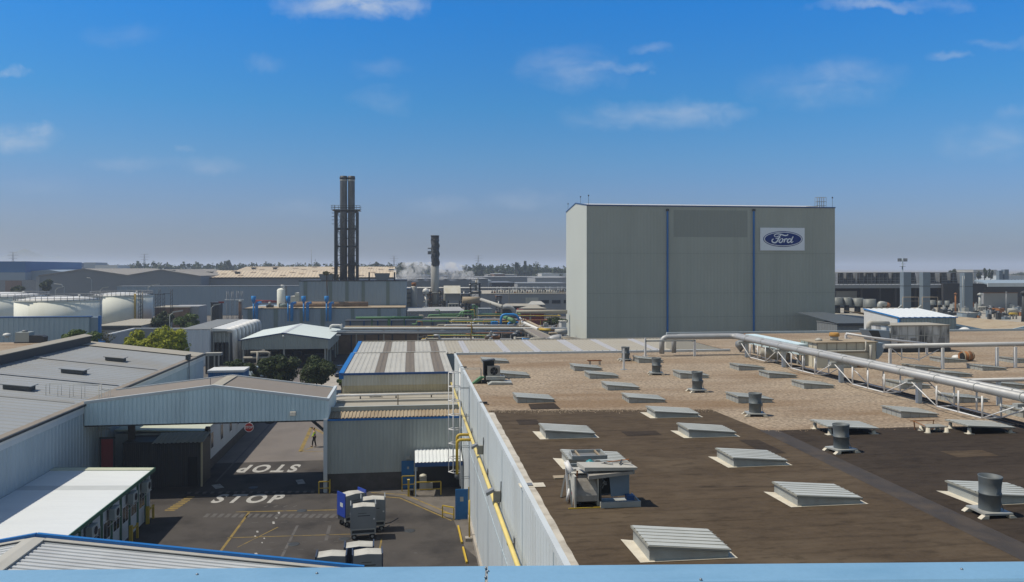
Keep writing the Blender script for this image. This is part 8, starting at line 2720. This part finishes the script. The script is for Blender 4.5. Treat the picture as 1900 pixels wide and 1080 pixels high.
# ================================================================== far warehouses
t, x0_, x1_, z_ = block('long_blue_hall', 'long plain blue-grey hall wall behind masts and trees', 'factory hall', 217, 560, 530.5, 282, 6, 'clad_dust', 'clad_wh', pitch=3)
t = thing('grey_gabled_warehouse', 'wide grey warehouse with two low gables behind the tanks', 'warehouse', (wx(230, 345), 345, 0))
Y = 345
pts = [(72, 513), (157, 500.5), (237, 512.5), (299, 502), (372, 514)]
V = [gy(a, b, Y) for a, b in pts]
part(t, 'wall', MB().extr([(V[0].x, Y, 0), (V[-1].x, Y, 0)] + [tuple(q) for q in V[::-1]], (0, 90, 0)), M['clad_wh'])
mb = MB()
for i in range(4):
    a, b = V[i], V[i + 1]
    mb.extr([a + Vector((0, -.4, .02)), b + Vector((0, -.4, .02)), b + Vector((0, -.4, .5)), a + Vector((0, -.4, .5))], (0, 90.5, 0))
part(t, 'roof', mb, M['fibre_grey'])
part(t, 'corner', MB().box(V[0].x - .8, V[0].x + .4, Y - .5, Y, 0, V[0].z), M['plaster'])
for i in range(9):
    k = i % 5
    px = (175 + k * 13) if i < 5 else (318 + (i - 5) * 11)
    yy = 350 + k * 14
    x = wx(px, yy)
    z = hz(504.5 if i < 5 else 503, px, yy)
    tt = thing('roof_vent', 'tiny dark vent on the far grey warehouse roof, %s gable' % ('first' if i < 5 else 'second'), 'roof vent', (x, yy, z - .5), 'vents on the far grey warehouse')
    tt['label'] = 'tiny vent on the far grey warehouse roof beside others alike'
    part(tt, 'body', MB().box(x - .9, x + .9, yy, yy + 1.5, z - 1.2, z + .2), M['dark_steel'])
    part(tt, 'cap', MB().box(x - 1.2, x + 1.2, yy - .3, yy + 1.8, z + .201, z + .5), M['roof_light'])


def far_roof(label, pa, pb, pt_l, pye, pyt, Y, dep, name='beige_roofed_warehouse', vents=()):
    a, b = gy(pa, pye, Y), gy(pb, pye, Y)
    Y2 = Y + dep
    c, d = gy(pt_l, pyt, Y2), gy(pb, pyt, Y2)
    t = thing(name, label, 'warehouse', (a.x, Y, 0))
    part(t, 'wall', MB().extr([(a.x + .2, Y + .3, 0), (b.x, Y + .3, 0), (d.x, Y2, 0), (c.x, Y2, 0)], (0, 0, a.z - .1)), M['clad_wh'])
    part(t, 'roof', MB().rib(a, b, c, Vector((b.x + (d.x - c.x) - (b.x - a.x), Y2, d.z)) if False else Vector((d.x, Y2, d.z)), 1.5, .12), M['roof_beige'])
    part(t, 'eaves_gutter', MB().box(a.x, b.x, Y - .3, Y - .02, a.z - .5, a.z - .02), M['dark_steel'])
    rr = random.Random(pa)
    mb = MB()
    k = int((pb - pa) / 18)
    for i in range(k):
        u0 = (i + rr.uniform(0, .3)) / k
        u1 = u0 + .55 / k + .0
        v0 = (.18, .62, .4, .82)[i % 4]
        e0, e1 = a.lerp(b, u0), a.lerp(b, min(1, u1))
        f0, f1 = Vector((c.x, Y2, c.z)).lerp(d, u0), Vector((c.x, Y2, c.z)).lerp(d, min(1, u1))
        off = Vector((0, 0, .25))
        mb.poly(e0.lerp(f0, v0) + off, e1.lerp(f1, v0) + off, e1.lerp(f1, v0 + .09) + off, e0.lerp(f0, v0 + .09) + off)
    part(t, 'rooflight', mb, M['roof_beige2'])
    for px, py in vents:
        q = gy(px, py, Y + dep * .45)
        part(t, 'vent', MB().box(q.x - 1, q.x + 1, q.y, q.y + 2, q.z - 1.2, q.z + .3).box(q.x - 1.4, q.x + 1.4, q.y - .3, q.y + 2.3, q.z + .301, q.z + .6), M['dark_steel'])
    return t


far_roof('nearer step of the long warehouse with beige roof, at its left end', 360, 735, 375, 514.8, 502, 360, 62, vents=((389, 506.5), (440, 506.5)))
far_roof('farther step of the long warehouse with beige roof and dark vents', 430, 733, 457, 505, 495, 440, 60, vents=((470, 498), (510, 498)))
t, x0_, x1_, z_ = block('beige_warehouse_end', 'pale end gable of the beige warehouse beside the right hopper', 'building', 721, 733, 499, 430, 8, 'roof_light', 'roof_beige', pitch=1.5)
part(t, 'pipe', MB().box(x0_ + 1, x0_ + 1.4, 429.6, 429.9, 0, z_), M['curb'])
t, x0_, x1_, z_ = block('navy_topped_hall', 'big hall with deep blue upper wall at the left picture edge', 'factory hall', -90, 47, 485, 430, 70, 'navy_wall', 'navy_wall', pitch=0, zb=hz(505.5, 20, 430))
part(t, 'lower_wall', MB().box(x0_, x1_ + .4, 429, 500, 0, hz(505.6, 20, 430)), M['clad_dust'])
part(t, 'dark_bay', MB().box(wx(-20, 428.7), wx(72, 428.7), 428.5, 428.9, 0, hz(519.5, 20, 430)), M['mid_steel'])
part(t, 'brown_gate', MB().box(wx(10, 428.3), wx(40, 428.3), 428.1, 428.4, 0, hz(521, 20, 430)), M['brick'])
t, x0_, x1_, z_ = block('blue_grey_gable', 'pale blue-grey low gabled hall between the navy hall and grey gables', 'factory hall', 46, 112, 504, 436, 60, 'clad_dust', 'clad_wh', pitch=0)
part(t, 'gable', MB().extr([(x0_, 436, z_), (x1_, 436, z_), (wx(90, 436), 436, hz(500.5, 90, 436))], (0, 40, 0)), M['clad_dust'])
FAR = [  # px0, px1, ytop, Y, wall, roof, label
    (53, 132, 496.5, 620, 'roof_stone', 'white', 'long white roof just right of the navy hall'), (112, 155, 500.5, 470, 'plaster', 'white', 'low white roof touching the grey gable'),
    (93, 176, 487.8, 800, 'blue_navy', 'roof_light', 'far dark-fronted building with a pale roof line'), (155, 177, 487, 780, 'clad_dust', 'clad_pale', 'far pale blue box building'),
    (176, 218, 492, 700, 'white', 'roof_white', 'far low white building strip before the tree line'), (56, 92, 492, 900, 'plaster', 'roof_light', 'far pale strip left of the dark-fronted building'),
    (745, 906, 517, 330, 'clad_wh', 'plaster', 'flat grey hall behind the process towers'), (735, 880, 511, 420, 'clad_wh', 'clad_wh', 'dark grey flat roofs under the steam'),
    (880, 1055, 513.5, 520, 'clad_wh', 'plaster', 'wide grey roof below the tree-covered hill'), (905, 960, 509.5, 620, 'plaster', 'roof_light', 'row of far pale houses below the trees'),
    (917, 937, 508, 600, 'brick', 'roof_white', 'far house with white gable and red wall'), (1005, 1055, 507, 640, 'white', 'clad_pale', 'far white building at the tall store edge'),
    (993, 1055, 515, 430, 'plaster', 'plaster', 'pale grey hall with a bright white end wall'), (896, 912, 520, 380, 'clad_pale', 'clad_pale', 'pale green box building left of dark carport'),
    (912, 955, 524, 372, 'dark_steel', 'mid_steel', 'dark long carport roof in the distance'), (960, 1055, 525.5, 360, 'plaster', 'clad_wh', 'grey hall with pale edge before the tall store'),
    (1806, 1850, 500.5, 700, 'roof_light', 'roof_light', 'far pale building among trees at the right'), (1868, 1905, 511, 500, 'clad_pale', 'roof_light', 'far pale low hall at the right picture edge')]
for (a, b, y, Y, mw, mr, lab) in FAR:
    t, x0_, x1_, z_ = block('distant_building', lab, 'building', a, b, y, Y, 30, mw, mr, pitch=0)
    mb = MB()
    k = max(3, int((b - a) / 6))
    w_ = (x1_ - x0_) / k
    for i in range(k):
        mb.box(x0_ + w_ * (i + .25), x0_ + w_ * (i + .7), Y - .12, Y + .03, z_ * .45, z_ * .75)
    part(t, 'window_band', mb, M['mid_steel'])
Y = 262
t, x0_, x1_, z_ = block('grey_dispatch_hall', 'long grey hall with stacked goods on its roof left of the tall store', 'factory hall', 890, 1060, 544.5, Y, 40, 'plaster', 'roof_stone', pitch=0)
for a, b in ((1003, 1018.5), (1024, 1040), (1046, 1056)):
    part(t, 'window', MB().box(wx(a, Y), wx(b, Y), Y - .1, Y + .03, hz(563, 1020, Y), hz(557, 1020, Y)), M['glass_dark'])
part(t, 'stain', MB().box(wx(975, Y), wx(999, Y), Y - .06, Y + .03, hz(568, 990, Y), hz(552, 990, Y)), M['clad_cream'])
sr = random.Random(6)
for i in range(30):
    px = 912 + i * 4.7
    w_ = 3.6 * Y / F
    x = wx(px, Y + 4)
    zt2 = hz(536.5 + sr.uniform(0, 3), px, Y + 4)
    t = thing('goods_stillage', 'stacked goods stillage standing in the row along the grey hall roof', 'stillage', (x, Y + 4, z_), 'stacked stillages on the grey hall')
    m = sr.choice(['roof_light', 'roof_stone', 'rust', 'roof_tan', 'curb', 'mid_steel', 'dark_steel'])
    zm = z_ + (zt2 - z_) * .5
    part(t, 'lower_crate', MB().box(x, x + w_ * .85, Y + 4, Y + 5.5, z_, zm - .05), M[m])
    part(t, 'upper_crate', MB().box(x + .05, x + w_ * .8, Y + 4.1, Y + 5.4, zm, zt2), M[sr.choice(['roof_light', 'dark_steel', 'roof_stone', 'mid_steel'])])
for i in range(18):
    px = 914 + i * 7.6
    Yv = 345
    x = wx(px, Yv)
    z0 = hz(534.3, px, Yv) - 1.9
    t = thing('parked_van', 'white van parked in the far row before the grey halls', 'van', (x, Yv, 0), 'white vans parked far off')
    w_ = 5.2 * Yv / F
    part(t, 'body', MB().extr([(x, Yv, z0 + .4), (x + w_, Yv, z0 + .4), (x + w_, Yv, z0 + 1.2), (x + w_ * .85, Yv, z0 + 2.3), (x, Yv, z0 + 2.4)], (0, 1.9, 0)), M['white'] if i % 3 else M['clad_wh'])
    part(t, 'window', MB().box(x + w_ * .55, x + w_ * .82, Yv - .03, Yv - .001, z0 + 1.4, z0 + 2.1), M['glass_dark'])
    part(t, 'wheel', MB().box(x + .2, x + .6, Yv - .02, Yv + 1.9, z0, z0 + .4).box(x + w_ - .7, x + w_ - .3, Yv - .02, Yv + 1.9, z0, z0 + .4), M['tyre'])
struct('vehicle_park', MB().box(wx(905, 345), wx(1060, 345), 340, 356, -.05, hz(534.3, 980, 345) - 1.9), M['plant_ground'])
for i, (a, b, c_, y0, y1, Y, m, lab) in enumerate(((930, 984, 1003, 564.5, 569, 222, 'roof_stone', 'low pale canopy before the grey dispatch hall'), (978, 1000, 1012, 560, 566.5, 226, 'roof_light', 'bright pale canopy roof before the dispatch hall windows'), (962, 990, 1015, 568, 573.5, 206, 'roof_stone', 'low gabled canopy over a red and dark bay'))):
    p0, p1 = gy(a, y1, Y), gy(c_, y1, Y)
    q0, q1 = gy(a + (8 if i < 2 else 20), y0, Y + 8), gy(b + 4, y0, Y + 8)
    t = thing('canopy', lab, 'canopy', (p0.x, Y, 0))
    part(t, 'roof', MB().extr([p0, p1, q1, q0], (0, 0, .2)), M[m])
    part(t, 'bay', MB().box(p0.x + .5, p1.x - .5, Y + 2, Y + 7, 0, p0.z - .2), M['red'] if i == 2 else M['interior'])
    for x in (p0.x + .3, p1.x - .3):
        part(t, 'post', MB().box(x - .12, x + .12, Y + .3, Y + .5, 0, p0.z), M['roof_stone'])
lattice_tower(926, 7, 548, 250, 'small dark lattice tower before the dispatch hall', 'mid_steel', 9)


# ------------------------------------------------------------------ pylons and masts
def pylon(px, pt_, Y, label, w_=5.0):
    x = wx(px, Y)
    zt = hz(pt_, px, Y)
    t = thing('power_pylon', label, 'pylon', (x, Y, 0), 'power pylons on the horizon')
    mb = MB()
    for s in (-1, 1):
        mb.tube([(x + s * w_, Y, 0), (x + s * w_ * .25, Y, zt * .6), (x + s * .3, Y, zt)], .5, 4)
    for k in range(8):
        z0_, z1_ = zt * k / 8, zt * (k + 1) / 8
        w0_, w1_ = w_ * (1 - k / 8.5), w_ * (1 - (k + 1) / 8.5)
        mb.beam((x - w0_, Y, z0_), (x + w1_, Y, z1_), .35).beam((x + w0_, Y, z0_), (x - w1_, Y, z1_), .35)
    part(t, 'tower', mb, M['mid_steel'])
    mb = MB()
    for z, l in ((zt * .98, 7), (zt * .86, 9), (zt * .74, 7)):
        mb.beam((x - l, Y, z), (x + l, Y, z), .6)
    part(t, 'crossarm', mb, M['mid_steel'])


pylon(24, 467, 1500, 'small pylon far off above the navy hall')
pylon(268, 471, 1600, 'far pylon above the grey gabled warehouse')
pylon(731, 474.5, 1700, 'far pylon right of the beige roof')
pylon(887.5, 474, 1700, 'far pylon above the wood near the tall store')
for px, pt_, Y, lab in ((577.8, 463, 1500, 'very thin tall mast above the beige roof'), (585, 481, 1500, 'short thin mast beside the very tall one'), (117, 487, 640, 'small red and white mast before the far pale roof')):
    x = wx(px, Y)
    zt = hz(pt_, px, Y)
    t = thing('radio_mast', lab, 'mast', (x, Y, 0))
    part(t, 'pole', MB().tube([(x, Y, 0), (x, Y, zt)], .55, 5), M['mid_steel'])
    part(t, 'head', MB().box(x - 1.0, x + 1.0, Y - .5, Y + .5, zt - 2.2, zt - 1.5), M['red'] if Y < 1000 else M['mid_steel'])


# ------------------------------------------------------------------ distant woods
def wood(name, segs, Y, seed, n_per, size, leaf):
    """a belt of far trees; segs: px, crown-top y"""
    rng = random.Random(seed)
    mb = MB()
    for i in range(len(segs) - 1):
        (xa, ya), (xb, yb2) = segs[i], segs[i + 1]
        k = max(1, int((xb - xa) / 2.6))
        for j in range(k):
            px = xa + (xb - xa) * (j + rng.random()) / k
            py = ya + (yb2 - ya) * (j + .5) / k + rng.uniform(-1.6, 2.2)
            YY = Y + rng.uniform(0, 160)
            zt = max(5.0, hz(py, px, YY))
            x = wx(px, YY)
            rx = rng.uniform(8, 15) * YY / F
            mb.leaves((x, YY, zt * .5), (rx, rx, zt * .52), int(n_per * 2.0), size * 4.6 * YY / F, rng, 10, -1)
    o = solo(name, 'x', 'wood', mb, leaf, kind='stuff')
    return o


w1 = wood('distant_wood', [(240, 490), (258, 487), (300, 488), (330, 490), (370, 487), (400, 487), (425, 485), (440, 487), (470, 489), (485, 485), (510, 486), (530, 490), (620, 490), (740, 489), (800, 490)], 700, 31, 95, 1.1, M['leaf_far'])
w1['label'] = 'dark belt of far trees behind the grey and beige warehouse roofs'
w2 = wood('distant_wood', [(862, 496), (870, 492), (890, 490), (920, 492), (940, 491), (958, 488), (980, 489), (1000, 490), (1030, 494), (1060, 497)], 640, 32, 130, 1.1, M['leaf_far'])
w2['label'] = 'wooded rise of dark trees left of the tall grey-green store'
w3 = wood('distant_wood', [(40, 492), (90, 490), (130, 491), (200, 491), (250, 490)], 1500, 33, 40, 1.0, M['leaf_far'])
w3['label'] = 'thin hazy line of trees on the left horizon'
w4 = wood('distant_wood', [(1745, 508), (1800, 506), (1860, 508), (1910, 507)], 800, 34, 60, 1.2, M['leaf_far'])
w4['label'] = 'thin belt of trees on the right horizon behind the flues'
w5 = wood('distant_wood', [(735, 500), (760, 498), (800, 502), (870, 503)], 520, 35, 80, 1.2, M['leaf_far'])
w5['label'] = 'trees partly veiled by steam right of the beige warehouse'
for i, (px, a, b, Y, w_, lab) in enumerate(((1768, 499, 520, 420, 18, 'rounded tree above the dark hall, left of the third flue'), (1827, 498, 519, 420, 11, 'tall slim tree above the pale canopy, left of its twin'),
                                     (1838, 497, 519, 430, 12, 'tall slim tree above the pale canopy, right of its twin'), (1816, 503, 519, 425, 12, 'lower tree left of the two slim trees at the right'),
                                     (958, 484.5, 500, 640, 7, 'pointed conifer standing out of the wooded rise'), (975, 484, 500, 640, 9, 'second pointed tree standing out of the wooded rise'),
                                     (660, 487, 497, 700, 8, 'small dark tree just right of the stacks'), (700, 486, 496, 700, 9, 'rounder dark tree above the beige roof end'), (746, 487, 500, 560, 12, 'rounded tree above the pale end gable'), (425, 484, 494, 690, 9, 'tall tree standing out of the belt above the beige roof'), (1793, 507, 519, 410, 9, 'dark clump of foliage behind the third square flue'))):
    tree('far_tree', lab, px, a, b, Y, w_, 60 + i, M['leaf_far'], 600, Y / F * 3.6, clumps=9, lo=-1)

# ------------------------------------------------------------------ steam
mb = MB()
sr = random.Random(2)
for i in range(46):
    u = i / 45
    px = 879 - u * 135 + sr.uniform(-5, 5)
    py = 514 - 12 * min(1, u * 5) + sr.uniform(-4, 4) + 3 * u
    Y = 300 + sr.uniform(-4, 4)
    c = gy(px, py, Y)
    r = (1.0 + 2.0 * min(1, u * 4)) * sr.uniform(.7, 1.25)
    k = 9
    mb.lathe([(r * math.sin(math.pi * (j + .02) / (k + .04)) * (1 + sr.uniform(-.12, .12)), -r * math.cos(math.pi * (j + .02) / (k + .04))) for j in range(k + 1)], tuple(c), 12)
sm = bpy.data.materials.new('steam')
sm.use_nodes = True
t_ = sm.node_tree
t_.nodes.remove(t_.nodes['Principled BSDF'])
pv = N(t_, 'ShaderNodeVolumePrincipled')
pv.inputs['Color'].default_value = (.97, .97, .97, 1)
g_ = N(t_, 'ShaderNodeNewGeometry')
nz = N(t_, 'ShaderNodeTexNoise', i_Scale=.35, i_Detail=5.0)
t_.links.new(g_.outputs['Position'], nz.inputs['Vector'])
t_.links.new(mth(t_, 'MULTIPLY', mth(t_, 'SUBTRACT', nz.outputs[0], .46, True), 3.6), pv.inputs['Density'])
t_.links.new(pv.outputs[0], t_.nodes['Material Output'].inputs['Volume'])
solo('steam_plume', 'white steam drifting left from a vent among the far roofs', 'steam', mb, sm, kind='stuff')
x, Y = wx(881, 300), 300
t = thing('steam_vent', 'small white vent pipe at the source of the steam', 'vent', (x, Y, 0))
part(t, 'pipe', MB().tube([(x + 1, Y, 0), (x + 1, Y, hz(516, 883, Y))], .35, 8), M['white'])
part(t, 'collar', MB().lathe([(.5, -.6), (.5, 0)], (x + 1, Y, hz(516, 883, Y)), 10), M['curb'])

# ------------------------------------------------------------------ haze
hm = bpy.data.materials.new('haze')
hm.use_nodes = True
t_ = hm.node_tree
t_.nodes.remove(t_.nodes['Principled BSDF'])
pv = N(t_, 'ShaderNodeVolumePrincipled')
pv.inputs['Color'].default_value = (.72, .82, 1.0, 1)
pv.inputs['Density'].default_value = .00030
pv.inputs['Anisotropy'].default_value = .2
t_.links.new(pv.outputs[0], t_.nodes['Material Output'].inputs['Volume'])
hb = bpy.data.objects.new('haze', MB().box(-12500, 12500, -12500, 12500, -7, 64).mesh('haze', hm))
COL.objects.link(hb)
hb['kind'] = 'stuff'
hb['label'] = 'thin pale blue summer haze over the whole plant'
